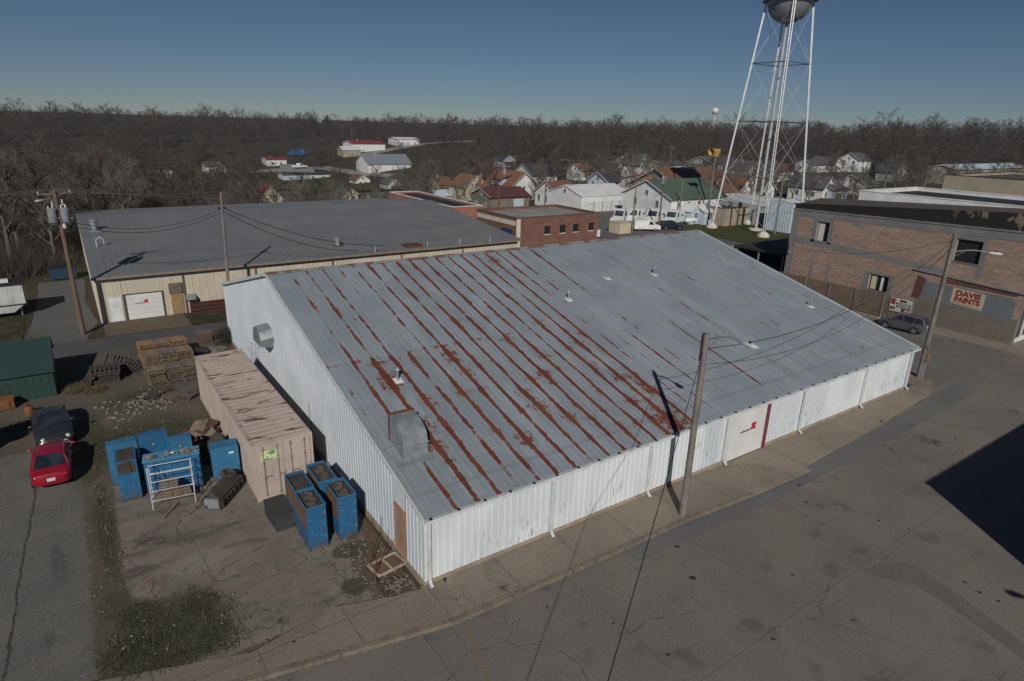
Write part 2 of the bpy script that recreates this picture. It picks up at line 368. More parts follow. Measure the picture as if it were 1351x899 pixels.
M = dict(
 roof=rust_roof(), wwall=wall_white(),
 trim=mat('white_trim', (.66, .69, .70), (.55, .58, .60), 2, .5, streak=((.3, .27, .24), .5)),
 gable=mat('blue_white_sheet', (.66, .71, .76), (.58, .64, .70), .4, .5, streak=((.42, .47, .52), .35), fine=.08),
 galv=mat('galvanised_steel', (.34, .38, .41), (.24, .27, .29), 2.5, .45, .35, streak=((.16, .07, .04), .25)),
 rust=mat('rust', (.14, .045, .025), (.07, .03, .02), 4, .9),
 maroon=mat('maroon_paint', (.20, .045, .045), (.14, .04, .04), 2, .6),
 brownrust=mat('rusty_maroon_steel', (.085, .028, .022), (.05, .022, .018), 1.5, .7),
 ply=mat('bare_plywood', (.40, .235, .15), (.30, .20, .14), 1.6, .8, streak=((.25, .22, .2), .6)),
 found=mat('foundation', (.36, .29, .215), (.24, .20, .16), 1, .9, bump=.2),
 street=concrete('street_concrete', (.205, .185, .160), (.158, .146, .130), 6.1, 7.4, R(-1), (1.2, 1.4), joint=.32, stain=.75),
 side_street=concrete('side_street_asphalt', (.180, .170, .155), (.140, .134, .125), 9, 14, joint=.15, stain=.3),
 walk=concrete('sidewalk_concrete', (.275, .235, .19), (.21, .182, .15), 3.05, 9, joint=.45),
 kerb=mat('kerb_concrete', (.21, .175, .135), (.14, .12, .10), .9, .9, fine=.35, bump=.3, streak=((.06, .055, .05), .7)),
 gutter=concrete('gutter_strip', (.165, .165, .16), (.13, .132, .13), 7, 9, joint=.3, crack=False),
 yard=concrete('yard_concrete', (.205, .172, .138), (.135, .117, .098), 6.6, 7.2, R(8), (1.5, 3.1), joint=.45, stain=.75),
 drive=mat('old_asphalt_drive', (.105, .106, .105), (.135, .131, .124), .5, .95, fine=.55, fscale=7, bump=.6, streak=((.04, .042, .045), .5)),
 alley=concrete('alley_asphalt', (.098, .10, .103), (.078, .08, .083), 30, 40, joint=0, stain=.35),
 brownpad=concrete('garage_apron', (.155, .115, .085), (.125, .098, .076), 5, 7, joint=.3),
 dirt=soil('yard_dirt', ((.115, .092, .068), (.080, .066, .05)), .3, (.05, .06, .02), .75),
 weeds=soil('weedy_soil', ((.085, .07, .05), (.06, .052, .035)), .6, (.034, .040, .015), .85, (.13, .11, .088)),
 town=soil('town_ground', ((.085, .07, .046), (.062, .056, .036)), .03, (.058, .062, .026), .7, (.105, .09, .065)),
 lawn=soil('lawn_grass', ((.085, .088, .036), (.068, .070, .03)), .25, (.072, .08, .028), .9, (.12, .105, .06)),
 forestfloor=soil('woodland_floor', ((.06, .05, .038), (.07, .057, .042)), .05, (.055, .055, .03), .1, (.08, .065, .05)),
 asphalt=mat('far_asphalt', (.10, .10, .10), (.13, .125, .12), .05, .9),
 grass=mat('grass_blades', (.04, .048, .018), (.06, .056, .026), 2, .9),
 drygrass=mat('dry_weeds', (.15, .115, .065), (.09, .07, .045), 2, .95),
 stone=mat('rubble_stone', (.22, .195, .165), (.14, .125, .108), 2.5, .95, bump=.3),
 dark=flat('black_rubber', (.012, .012, .013), .7), tar=mat('tar_paper', (.014, .014, .016), (.028, .028, .03), .7, .8),
 glass=glass('dark_glass'), glassb=glass('blue_glass', (.03, .045, .055), .1),
 chrome=flat('chrome', (.5, .5, .5), .2, .9), wire=flat('black_cable', (.01, .01, .012), .6), wireg=flat('grey_cable', (.12, .12, .12), .5),
 pole=mat('weathered_pole_wood', (.215, .192, .167), (.15, .134, .118), 1.5, .9, streak=((.07, .055, .045), .7)),
 polebrown=mat('brown_pole_wood', (.17, .105, .065), (.12, .08, .052), 1.5, .9, streak=((.06, .045, .035), .7)),
 alu=flat('painted_aluminium', (.45, .48, .5), .4, .2), lampw=flat('pale_lamp_housing', (.62, .66, .68), .4),
 white=mat('white_paint', (.72, .73, .72), (.62, .63, .62), .5, .6, fine=.08), offw=mat('offwhite_siding', (.60, .57, .50), (.54, .51, .45), .4, .7, fine=.1),
 cream=mat('cream_siding', (.56, .49, .35), (.50, .44, .32), .4, .7, fine=.1, streak=((.40, .34, .24), .4)), bluew=mat('pale_blue_siding', (.46, .55, .62), (.40, .48, .55), .5, .7, fine=.1),
 beige=mat('beige_sheet_siding', (.54, .485, .385), (.48, .43, .345), .3, .6, fine=.1, streak=((.40, .33, .23), .6)),
 tanw=mat('tan_stucco', (.36, .31, .24), (.29, .25, .20), .4, .85), greyw=mat('grey_siding', (.34, .35, .35), (.28, .29, .30), .4, .8),
 rbrick=brick('red_brick', (.20, .062, .042), (.15, .05, .036), (.20, .15, .12)),
 obrick=brick('orange_brick', (.36, .12, .065), (.28, .095, .055), (.3, .2, .15)),
 wood=mat('grey_barn_wood', (.22, .19, .15), (.15, .13, .105), .7, .9, streak=((.10, .085, .07), .7)),
 shg=mat('grey_shingles', (.10, .10, .105), (.075, .075, .08), 1.2, .9, fine=.4), shd=mat('dark_shingles', (.045, .047, .052), (.035, .036, .04), 1, .9, fine=.4),
 sho=mat('orange_shingles', (.21, .105, .058), (.16, .083, .05), .8, .9, fine=.3), shb=mat('brown_shingles', (.17, .085, .05), (.13, .07, .045), .8, .9, fine=.3),
 shgn=mat('green_shingles', (.075, .12, .085), (.06, .095, .07), .6, .85, fine=.25), shr=mat('red_metal_roof', (.27, .04, .045), (.2, .035, .04), .6, .6),
 shm=mat('maroon_metal_roof', (.115, .042, .036), (.085, .034, .03), .6, .7, streak=((.06, .03, .027), .6)), wroof=mat('white_metal_roof', (.68, .69, .69), (.60, .61, .61), .4, .5, fine=.1),
 broof=mat('grey_metal_roof', (.180, .190, .196), (.152, .161, .168), .25, .6, fine=.18, streak=((.12, .128, .135), .5)),
 flatroof=mat('gravel_flat_roof', (.30, .285, .26), (.20, .19, .178), .35, .95, fine=.3),
)
WHITE2 = M['white']

# ------------------------------------------------------------------ the setting: terrain, roads, yard
def terrain():
    radii = [0, 30, 60, 90, 97, 106, 115, 125, 137, 150, 162, 175, 190, 200]+[200+15*i for i in range(1, 24)]+[580, 640, 720, 850, 1000, 1400, 2200, 4000, 8000]
    n = 160; V = [(-9, -18, -.03)]; F = []
    for r in radii[1:]:
        for k in range(n):
            a = 2*math.pi*k/n; x, y = -9+r*math.cos(a), -18+r*math.sin(a)
            V.append((x, y, TH(x, y)-.03 if r < 900 else TH(x, y)*max(0, 1-(r-900)/1500)-.03))
    for k in range(n): F.append((0, 1+k, 1+(k+1) % n))
    for i in range(len(radii)-2):
        for k in range(n):
            a, b = 1+i*n+k, 1+i*n+(k+1) % n; F.append((a, a+n, b+n, b))
    mb = MB(); mb.v = V; mb.f = F; mb.mi = [0 if max(f) < 1+21*n else 1 for f in F]
    mb.build('ground', [M['town'], M['forestfloor']], kind='structure', smooth=60)
terrain()
def ragged(poly, step=.5, amp=.18, seed=1):
    rr = random.Random(seed); out = []
    for i, p in enumerate(poly):
        q = poly[(i+1) % len(poly)]; L = math.hypot(q[0]-p[0], q[1]-p[1]); k = max(1, int(L/step))
        for j in range(k):
            t = j/k; out.append((p[0]+(q[0]-p[0])*t+rr.uniform(-amp, amp), p[1]+(q[1]-p[1])*t+rr.uniform(-amp, amp)))
    return out
def sheet(name, poly, z, m, amp=0, seed=1, step=.5, kind='structure', thick=0, **k):
    if amp: poly = ragged(poly, step, amp, seed)
    mb = MB()
    if thick: mb.ext([(x, y, z-thick) for x, y in poly], (0, 0, thick))
    else: mb.add([(x, y, z) for x, y in poly], [tuple(range(len(poly)))])
    o = mb.build(name, m, kind=kind, **k)
    bm = bmesh.new(); bm.from_mesh(o.data); bmesh.ops.triangulate(bm, faces=[f for f in bm.faces if len(f.verts) > 4]); bm.to_mesh(o.data); bm.free()
    return o
def sheetT(name, pts, m, w=None, lift=.12):
    """a strip of road that follows the terrain; pts are (x, y)"""
    mb = MB(); P = []
    for i in range(len(pts)-1):
        (x0, y0), (x1, y1) = pts[i], pts[i+1]; k = max(1, int(math.hypot(x1-x0, y1-y0)/8))
        for j in range(k): P.append((x0+(x1-x0)*j/k, y0+(y1-y0)*j/k))
    P.append(pts[-1]); vs = []
    for i, (x, y) in enumerate(P):
        a, b = P[max(0, i-1)], P[min(len(P)-1, i+1)]; dx, dy = b[0]-a[0], b[1]-a[1]; L = math.hypot(dx, dy) or 1
        for sg in (-1, 1):
            qx, qy = x-dy/L*sg*w/2, y+dx/L*sg*w/2; vs.append((qx, qy, TH(qx, qy)+lift))
    mb.add(vs, [(2*i, 2*i+1, 2*i+3, 2*i+2) for i in range(len(P)-1)]); mb.build(name, m, kind='structure')
# front street, side street, gutter, sidewalk
sheet('street', [(-60, -40), (140, -40), (140, .03), (54, .03), (41, .03), (16.5, .03), (16.45, -2.7), (12, -2.5), (6, -2.45), (0, -2.29), (-6.3, -1.1), (-12, .1), (-30, 3.5), (-60, 9)], 0.0, M['street'])
sheet('side_street', [(40.5, -1.0), (54.4, -1.0), (54.4, 30), (54, 60), (44, 60), (41, 40), (41, 30)], .012, M['side_street'])
sheet('gutter', [(8, -3.3), (17, -3.6), (30, -3.35), (42, -2.9), (46, -2.0), (46, -1.0), (40, -1.5), (30, -2.2), (20.8, -2.72), (16.5, -2.86), (12, -2.5), (8, -2.45)], .008, M['gutter'])
sheet('sidewalk', [(-.2, -2.05), (6, -2.25), (11.9, -2.32), (16.4, -2.6), (16.4, .02), (-.2, .02)], .15, M['walk'], thick=.2)
sw = MB(); so = [(-13, .5, 2.5), (-6.3, -.86, .3), (-3.3, -1.45, .88), (-1.2, -1.86, .2), (-.201, -2.05, .02)]
sw.add([q for x, a, b in so for q in ((x, a, .15), (x, b, .012 if x < -1 else .03))]+[(-.201, -2.05, .15), (-.201, .02, .03)], [(2*i, 2*i+2, 2*i+3, 2*i+1) for i in range(len(so)-1)]); sw.build('sidewalk', M['walk'], kind='structure')
kb = MB(); kp = [(-12, .1), (-6.3, -1.06), (0, -2.29), (6, -2.45), (11.9, -2.52), (16.4, -2.82)]
for a, b in zip(kp[:-1], kp[1:]):
    kb.ext([(a[0], a[1], -.05), (b[0], b[1], -.05), (b[0], b[1], .165), (a[0], a[1], .165)], (0.03, .2, 0))
kb.build('kerb', M['kerb'], kind='structure')
sheet('driveway_apron', [(16.41, -2.8), (21.2, -2.95), (21.6, .02), (16.41, .02)], .06, M['walk'], thick=.1)
sheet('far_sidewalk', [(21.45, -2.5), (30, -2.05), (38.4, -1.35), (40.6, -.6), (41.4, 1.0), (41.4, 34), (39.2, 34), (39.0, .02), (21.45, .02)], .12, M['walk'], thick=.16)
sheet('brick_side_walk', [(54.0, -3.4), (56.4, -3.4), (56.4, .05), (56.25, .05), (56.25, 24), (54.2, 24)], .10, M['walk'], thick=.14)
sheet('brick_front_walk', [(56.4, -3.4), (90, -3.4), (90, .1), (56.4, .1)], .104, M['walk'], thick=.14)
# yard on the left of the warehouse
def yard_mat():
    s = Sh('yard_surface'); co = s.co(); x, y, z = s.xyz(co)
    w1 = s.M('MULTIPLY', s.M('SUBTRACT', s.noise(co, .9, 6, .7), .5), 2.2); w2 = s.M('MULTIPLY', s.M('SUBTRACT', s.noise(s.mp(co, loc=(31, 7, 0)), 2.3, 6, .72), .5), 1.3)
    wob = s.M('ADD', w1, w2)
    def rect(x0, x1, y0, y1, soft=.12, wa=.45):
        d = s.M('MINIMUM', s.M('MINIMUM', s.M('SUBTRACT', x, x0), s.M('SUBTRACT', x1, x)), s.M('MINIMUM', s.M('SUBTRACT', y, y0), s.M('SUBTRACT', y1, y)))
        return s.ss(-soft, soft, s.M('MULTIPLY_ADD', wob, wa, d))
    def ell(cx, cy, rx, ry, soft=.22, wa=.4):
        a = s.M('POWER', s.M('DIVIDE', s.M('SUBTRACT', x, cx), rx), 2.0); b = s.M('POWER', s.M('DIVIDE', s.M('SUBTRACT', y, cy), ry), 2.0)
        return s.ss(-soft, soft, s.M('MULTIPLY_ADD', wob, wa, s.M('SUBTRACT', 1.0, s.M('SQRT', s.M('ADD', a, b)))))
    mx = lambda *a: a[0] if len(a) == 1 else s.M('MAXIMUM', a[0], mx(*a[1:]))
    fine = s.noise(co, 10, 6, .75); mid = s.noise(co, 3, 6, .7); big = s.noise(s.mp(co, loc=(5, 11, 0)), .5, 6, .62)
    # bare earth
    dirt = s.mix(s.ss(.35, .65, big), (.125, .10, .073), (.085, .069, .052)); dirt = s.mix(s.ss(.58, .72, mid, 0, .7), dirt, (.20, .17, .135))
    # concrete pad with stains, worn pale patches and joints
    pad = s.mix(s.ss(.36, .64, big), (.265, .228, .186), (.195, .170, .142)); st = s.noise(s.mp(co, (.28, .8, 1), (3, 8, 0), (0, 0, .35)), 1, 6, .62)
    pad = s.mix(s.ss(.52, .66, st, 0, .72), pad, (.062, .056, .049)); pad = s.mix(s.ss(.58, .66, s.noise(s.mp(co, loc=(9, 2, 0)), .75, 6, .7), 0, .55), pad, (.31, .275, .23))
    pw = s.M('MULTIPLY', ell(-6.9, 6.2, 1.1, .7), .5); pad = s.mix(pw, pad, (.34, .31, .27))
    rd = s.M('MULTIPLY', ell(-8.5, 5.6, .5, .6), s.ss(.5, .56, s.noise(co, 3.4, 4))); pad = s.mix(s.M('MULTIPLY', rd, .6), pad, (.24, .07, .065))
    def ln(v, p, wd):
        f = s.M('FRACT', s.M('DIVIDE', s.M('MULTIPLY_ADD', w2, .09, v), p)); return s.M('LESS_THAN', s.M('MINIMUM', f, s.M('SUBTRACT', 1.0, f)), wd/p)
    rx = s.M('MULTIPLY_ADD', y, .10, x); ry = s.M('MULTIPLY_ADD', x, -.10, y)
    pad = s.mix(s.M('MULTIPLY', s.M('MAXIMUM', ln(s.M('ADD', rx, 2.2), 3.9, .022), ln(s.M('ADD', ry, .6), 4.8, .02)), .55), pad, (.05, .05, .03))
    vo = s.n('ShaderNodeTexVoronoi', feature='DISTANCE_TO_EDGE'); vo.inputs['Scale'].default_value = .42; va = s.n('ShaderNodeVectorMath', operation='ADD'); s.pl(va.inputs[0], co); nn = s.n('ShaderNodeTexNoise'); nn.inputs['Scale'].default_value = 1.3; nn.inputs['Detail'].default_value = 6; s.pl(nn.inputs['Vector'], co); s.pl(va.inputs[1], nn.outputs['Color']); s.pl(vo.inputs['Vector'], va.outputs[0])
    pad = s.mix(s.M('MULTIPLY', s.ss(.016, .004, vo.outputs['Distance']), s.ss(.46, .58, s.noise(s.mp(co, loc=(2, 19, 0)), .4, 3), 0, .8)), pad, (.045, .042, .03))
    pad = s.mix(s.ss(.55, .64, s.noise(s.mp(co, loc=(29, 2, 0)), 1.6, 7, .75), 0, .6), pad, (.085, .074, .06)); pad = s.mix(s.ss(.60, .66, s.noise(s.mp(co, loc=(13, 22, 0)), 1.1, 7, .75), 0, .7), pad, (.35, .315, .27))
    # old asphalt
    asp = s.mix(s.ss(.36, .64, big), (.125, .126, .125), (.165, .16, .15)); asp = s.mix(s.ss(.54, .7, s.noise(s.mp(co, (.9, .18, 1)), 1, 5, .6), 0, .6), asp, (.06, .063, .065))
    cr = s.M('LESS_THAN', s.M('ABSOLUTE', s.M('ADD', s.M('MULTIPLY_ADD', s.M('SUBTRACT', y, 8), -.055, s.M('ADD', x, 12.75)), s.M('MULTIPLY', w1, .22))), .045); asp = s.mix(s.M('MULTIPLY', cr, .85), asp, (.02, .02, .018))
    asp = s.mix(s.ss(.56, .64, mid, 0, .65), asp, (.21, .20, .185)); asp = s.mix(s.ss(.57, .66, s.noise(s.mp(co, loc=(3, 27, 0)), 1.4, 7, .75), 0, .6), asp, (.095, .082, .062))
    grassc = s.mix(s.ss(.3, .7, s.noise(co, 7, 5, .7)), (.040, .048, .018), (.058, .052, .026)); grassc = s.mix(s.ss(.56, .66, mid, 0, .8), grassc, (.115, .092, .066))
    leaf = s.mix(s.ss(.3, .7, s.noise(co, 14, 5, .7)), (.14, .075, .05), (.07, .045, .033))
    col = s.mix(rect(-40, -10.55, -4, 20.2), dirt, asp)
    col = s.mix(rect(-9.35, -1.9, .6, 14.2, .06, .3), col, pad); col = s.mix(rect(-2.2, -.75, 3.9, 9.0, .06, .25), col, pad)
    g = mx(ell(-8.4, 2.75, 2.2, 2.1), ell(-7.2, 18.9, 3.3, 2.7, .3, .55), ell(-10.1, 19.5, .9, 4.5, .3, .6), ell(-6.9, 24.8, 2.2, 1.6, .3, .7), ell(-1.75, 3.75, .55, .5, .2, .5), ell(-2.2, 1.5, .5, .5, .2, .5), ell(-9.85, 10.8, .38, 3.2, .3, .7), ell(-9.9, 5.2, .6, .9, .3, .7))
    col = s.mix(s.M('MULTIPLY', g, .92), col, grassc)
    col = s.mix(s.M('MULTIPLY', rect(-1.45, .2, .35, 6.2, .1, .25), s.ss(.36, .56, mid, .35, .95)), col, leaf)
    col = s.mix(.34, col, s.mix(s.ss(.3, .7, fine), (.03, .028, .024), (.24, .215, .18)))
    s.set(Base_Color=col, Roughness=.95, Specular_IOR_Level=.12); s.bump(fine, .45, .04)
    return s.m
sheet('yard_ground', [(-22, 3.9), (-12.8, 2.6), (-6.7, .3), (-3.2, .9), (-.25, -.1), (-.02, 35.6), (-22, 35.7)], .004, yard_mat())
sheet('alley', [(-40, 34.4), (-14.5, 35.6), (-9, 35.5), (10, 35.5), (40, 35.3), (54, 35.3), (54, 39.1), (10, 39.2), (-9, 39.2), (-12, 39.6), (-40, 41)], .010, M['alley'])
sheet('driveway', [(-13.4, 39.3), (-9.4, 39.2), (-8.4, 44), (-8.9, 52), (-8.6, 62), (-12.6, 62), (-12.8, 50)], .014, M['drive'], .1, 4)
sheet('garage_apron', [(-8.1, 39.3), (-1.8, 39.3), (-1.9, 43.4), (-8.0, 43.4)], .018, M['brownpad'])
sheet('roadside_grass', [(-1.6, 39.4), (3, 39.4), (3, 43.4), (-1.6, 43.4)], .019, M['weeds'], .1, 4)
sheet('trailer_grass', [(-40, 42), (-13.6, 40.2), (-13.3, 48), (-14, 56), (-40, 56)], .008, M['weeds'], .15, 6)
sheet('lawn', [(79, 44), (118, 44), (118, 66), (83, 72), (79, 60)], .006, M['lawn'], .4, 5)
sheet('depot_yard', [(42, 40), (79, 41), (79, 60), (84, 74), (140, 74), (140, 95), (50, 95), (42, 66)], .004, M['asphalt'])
rp = [(1138, 752), (1165, 743), (1200, 742), (1222, 757), (1262, 783), (1302, 812), (1351, 850), (1351, 872), (1290, 826), (1240, 792), (1200, 768), (1160, 764)]
sheet('road_patch', [tuple(G(x, y, z=0)[:2]) for x, y in rp], .006, concrete('patched_concrete', (.165, .152, .135), (.135, .125, .112), 20, 20, joint=0, stain=.6), .05, 2, .4)
# painted yellow mark on the street
ym = MB()
for (x0, y0, x1, y1) in ((.25, -2.6, -.55, -6.2), (-.55, -6.2, .1, -6.5)):
    d = Vector((x1-x0, y1-y0, 0)).normalized(); p = Vector((-d.y, d.x, 0))*.06
    a, b = Vector((x0, y0, .004)), Vector((x1, y1, .004)); ym.quad(a-p, b-p, b+p, a+p)
ym.build('road_marking', mat('worn_yellow_paint', (.20, .15, .075), (.15, .13, .10), 3, .9, fine=.4), kind='structure')
# ------------------------------------------------------------------ the white warehouse
ML, MRY, MH, MHR, MBY, MBZ = 37.4, 19.67, 3.23, 8.33, 33.7, 4.69
SLF = (MHR-MH)/(MRY+.17); SLB = (MBZ-MHR)/(MBY-MRY)
def zroof(y): return MH+SLF*(y+.17) if y <= MRY else MHR+SLB*(y-MRY)
def ribbed(mb, ax, fixed, a, b, zb, zt, pitch=.305, rw=.045, dep=.02, sgn=-1, mi=0):
    """vertical ribbed sheet; ax 'x': runs along x at y=fixed, ribs stand out towards sgn; zt is a function of the running coordinate"""
    prof = []; t = a
    while t < b-1e-6:
        prof += [(t, 0), (t+pitch-rw-.03, 0), (t+pitch-rw, dep), (t+pitch-.015, dep)]; t += pitch
    prof = [(min(u, b), d) for u, d in prof]+[(b, 0)]
    vs = []
    for u, d in prof:
        p = (u, fixed+sgn*d) if ax == 'x' else (fixed+sgn*d, u)
        vs += [(*p, zb), (*p, zt(u))]
    mb.add(vs, [(2*i, 2*i+2, 2*i+3, 2*i+1) for i in range(len(prof)-1)], mi)
wh = thing('warehouse', 'long white metal warehouse with big rust-streaked grey roof in the middle', 'warehouse')
mb = MB(); 
ribbed(mb, 'x', 0, 0, 17.7, .3, lambda u: MH-.02); ribbed(mb, 'x', 0, 21.25, ML, .3, lambda u: MH-.02)
mb.bx(17.7, 21.25, -.01, .05, 3.0, MH-.02)
mb.build('front_wall', M['wwall'], wh)
mb = MB(); ribbed(mb, 'y', 0, 0, 1.55, .28, lambda u: zroof(u)-.03); ribbed(mb, 'y', 0, 2.6, MRY, .28, lambda u: zroof(u)-.03); ribbed(mb, 'y', 0, MRY, MBY, .28, lambda u: zroof(u)-.03)
mb.ext([(0, 1.55, 2.45), (0, 2.6, 2.45), (0, 2.6, zroof(2.6)-.03), (0, 1.55, zroof(1.55)-.03)], (.02, 0, 0))
mb.build('gable_wall', M['gable'], wh)
mb = MB(); ribbed(mb, 'y', ML, 0, MRY, .28, lambda u: zroof(u)-.03, sgn=1); ribbed(mb, 'y', ML, MRY, MBY, .28, lambda u: zroof(u)-.03, sgn=1)
mb.build('end_wall', M['gable'], wh)
mb = MB(); ribbed(mb, 'x', MBY, 0, ML, .28, lambda u: MBZ-.03, sgn=1); mb.build('rear_wall', M['gable'], wh)
mb = MB(); mb.bx(-.06, 17.7, -.06, .3, -.05, .3); mb.bx(21.25, ML+.06, -.06, .3, -.05, .3); mb.bx(-.06, .3, .31, MBY, -.05, .28); mb.bx(ML-.3, ML+.06, .31, MBY, -.05, .28); mb.bx(.31, ML-.31, MBY-.3, MBY+.05, -.05, .28)
mb.build('foundation', M['found'], wh)
# roof sheets with standing ribs
mb = MB(); T = .04
def slope_pts(x, y, dz=0): return (x, y, zroof(y)+dz)
def roof_sheet(y0, y1):
    prof = []; t = -.14; p = .3217
    while t < ML+.1: prof += [(t, 0), (t+p-.075, 0), (t+p-.055, .018), (t+p-.02, .018)]; t += p
    prof.append((ML+.14, 0)); vs = []
    for u, d in prof: vs += [(u, y0, zr(y0)+d), (u, y1, zr(y1)+d)]
    mb.add(vs, [(2*i, 2*i+2, 2*i+3, 2*i+1) for i in range(len(prof)-1)])
def zr(y): return MH+SLF*(y+.17)
roof_sheet(-.26, 9.78); roof_sheet(9.70, MRY)
for v in range(len(mb.v)-1, -1, -1):
    pass
def zr(y): return MHR+SLB*(y-MRY)
roof_sheet(MRY, MBY+.15)
rf = mb.build('roof', M['roof'], wh)
# lift the upper sheet a little over the lower at the lap
for v in rf.data.vertices:
    if 9.69 < v.co.y < 9.71: v.co.z += .012
mb = MB(); mb.ext([(-.16, MRY-.28, zroof(MRY-.28)+.045), (-.16, MRY, MHR+.06), (-.16, MRY+.28, zroof(MRY+.28)+.045), (-.16, MRY+.28, zroof(MRY+.28)+.03), (-.16, MRY, MHR+.045), (-.16, MRY-.28, zroof(MRY-.28)+.03)], (ML+.32, 0, 0))
mb.build('ridge_cap', mat('ridge_cap_metal', (.24, .25, .26), (.17, .06, .035), 1.1, .7, lo=.5, hi=.56), wh)
mb = MB()
for xa in (-.17, ML+.13):
    for (ya, yb) in ((-.26, MRY), (MRY, MBY+.15)):
        mb = MB(); mb.ext([(xa, ya, zroof(ya)+.04), (xa, yb, zroof(yb)+.04), (xa, yb, zroof(yb)-.16), (xa, ya, zroof(ya)-.16)], (.05, 0, 0)); mb.build('rake_trim', M['trim'], wh)
g = MB(); g.ext([(-.15, -.27, MH-.03), (-.15, -.42, MH-.01), (-.15, -.42, MH-.15), (-.15, -.2, MH-.17), (-.15, -.06, MH-.05)], (ML+.3, 0, 0))
gu = g.build('gutter', M['trim'], wh)
x = .1
while x < ML: g = MB(); g.box((x, -.35, MH-.0), (.08, .13, .05)); x += 1.17; g.build('gutter_bracket', M['dark'], gu)
for xd in (.14, 5.98, 11.85, 17.55, 24.45, 31.3, 37.3):
    d = MB(); d.bx(xd-.06, xd+.06, -.17, -.06, .32, MH-.16); d.ext([(xd-.06, -.17, .34), (xd-.06, -.06, .34), (xd-.06, -.28, .16), (xd-.06, -.36, .2)], (.12, 0, 0))
    d.build('downspout', M['trim'], wh)
mb = MB(); mb.bx(-.035, .0, -.035, .07, .3, MH-.05); mb.bx(0, .12, -.035, 0, .3, MH-.05); mb.build('corner_trim', M['trim'], wh); mb = MB(); mb.bx(ML-.1, ML+.035, -.035, -.002, .3, MH-.05); mb.build('corner_trim', M['trim'], wh)
# rolling door with its red and grey mark, white jamb and maroon post
dr = MB()
for k in range(14): dr.bx(17.95, 21.0, -.0+(k % 2)*.012-.0, .06, .1+k*.207, .1+(k+1)*.207-.008)
door = dr.build('rolling_door', mat('white_door_steel', (.71, .72, .71), (.64, .65, .65), .8, .5, fine=.1), wh)
mb = MB(); mb.bx(17.70, 17.95, -.05, .06, .06, 3.0); mb.bx(17.95, 21.0, -.03, .06, 3.0-.001, 3.06); mb.build('door_jamb', M['trim'], wh)
mb = MB(); mb.bx(21.0, 21.25, -.06, .06, .06, 3.05); mb.build('door_post', M['maroon'], wh)
redp = flat('red_sign_paint', (.50, .02, .035), .5); greyp = flat('grey_sign_paint', (.20, .20, .21), .6)
def emblem(name, parent, x, y, z, s):
    e = MB(); e.bx(x, x+s, y-.004, y, z, z+s*.42, 0); e.bx(x, x+s, y-.004, y, z+s*.55, z+s, 0)
    e.bx(x+s*.25, x+s*.75, y-.004, y, z+s*.42, z+s*.55, 0)
    rr = random.Random(4); u = x-.95*s/.42
    while u < x-.05: w = rr.uniform(.04, .08); e.bx(u, u+w, y-.004, y, z-.02, z+s*rr.uniform(.16, .32), 1); u += w+.022
    return e.build(name, [redp, greyp], parent)
emblem('door_emblem', door, 19.75, -.003, 1.55, .40)
# plywood door in the gable with its frame
mb = MB(); mb.bx(-.02, .04, 1.64, 2.52, .28, 2.36); dd = mb.build('plywood_door', M['ply'], wh)
mb = MB(); mb.bx(-.05, .05, 1.55, 1.64, .28, 2.45); mb.bx(-.05, .05, 2.52, 2.6, .28, 2.45); mb.bx(-.05, .05, 1.64, 2.52, 2.36, 2.45)
mb.build('frame', mat('bare_pine', (.42, .22, .13), (.34, .18, .11), 2, .8), dd)
# louvred hood high in the gable
mb = MB(); yc, zc = 20.6, 4.35; prof = []
for k in range(5):
    a = math.pi*(k/4); prof.append((yc+1.05*math.cos(a)*-1, zc+.05+.62*math.sin(a)))
P0 = [(-.0, y, z) for y, z in prof]; P1 = [(-.75, y*.9+yc*.1, z-.12) for y, z in prof]
P2 = [(-.78, y*.8+yc*.2, zc-.5) for y, z in prof]
mb.loft([P0, P1, P2], closed=False, caps=False); mb.quad((0, yc-1.05, zc), (-.75, yc-.95, zc-.07), (-.78, yc-.84, zc-.5), (0, yc-.9, zc-.62)); mb.quad((0, yc+1.05, zc), (-.75, yc+.95, zc-.07), (-.78, yc+.84, zc-.5), (0, yc+.9, zc-.62))
mb.build('wall_hood', mat('dull_galvanised', (.24, .265, .285), (.17, .19, .205), 1.5, .5, .2), wh)
# gooseneck duct on the roof near the corner
hd = MB(); hx0, hx1 = .55, 1.62; y0, y1 = 2.75, 4.1; zb = zroof(3.4)-.25
ring = []
for k in range(9):
    a = math.pi/2*k/8; ring.append((y1-.0-(y1-y0-.05)*math.sin(a), 4.72+.74*math.cos(a)))
sec = [(y1, zroof(y1)-.02)]+[(y1, 4.8)]+ring+[(y0+.05, 4.5), (y0+.02, zroof(y0)-.02)]
hd.ext([(hx0, y, z) for y, z in sec], (hx1-hx0, 0, 0)); hd.bx(hx0-.04, hx1+.04, y0-.03, y1+.03, 4.55, 4.60); hd.bx(hx0-.03, hx1+.03, y0-.02, y1+.02, 4.36, 4.41)
hood = hd.build('roof_duct', M['galv'], wh, smooth=35)
mb = MB(); mb.ext([(hx0-.06, y1-.02, 5.46), (hx1+.06, y1-.02, 5.46), (hx1+.06, y1+.05, 5.49), (hx0-.06, y1+.05, 5.49)], (0, 0, .05)); mb.bx(hx0-.05, hx0, y1-.03, y1+.04, 4.2, 5.46); mb.bx(hx1, hx1+.05, y1-.03, y1+.04, 4.2, 5.46)
mb.build('rim', M['rust'], hood)
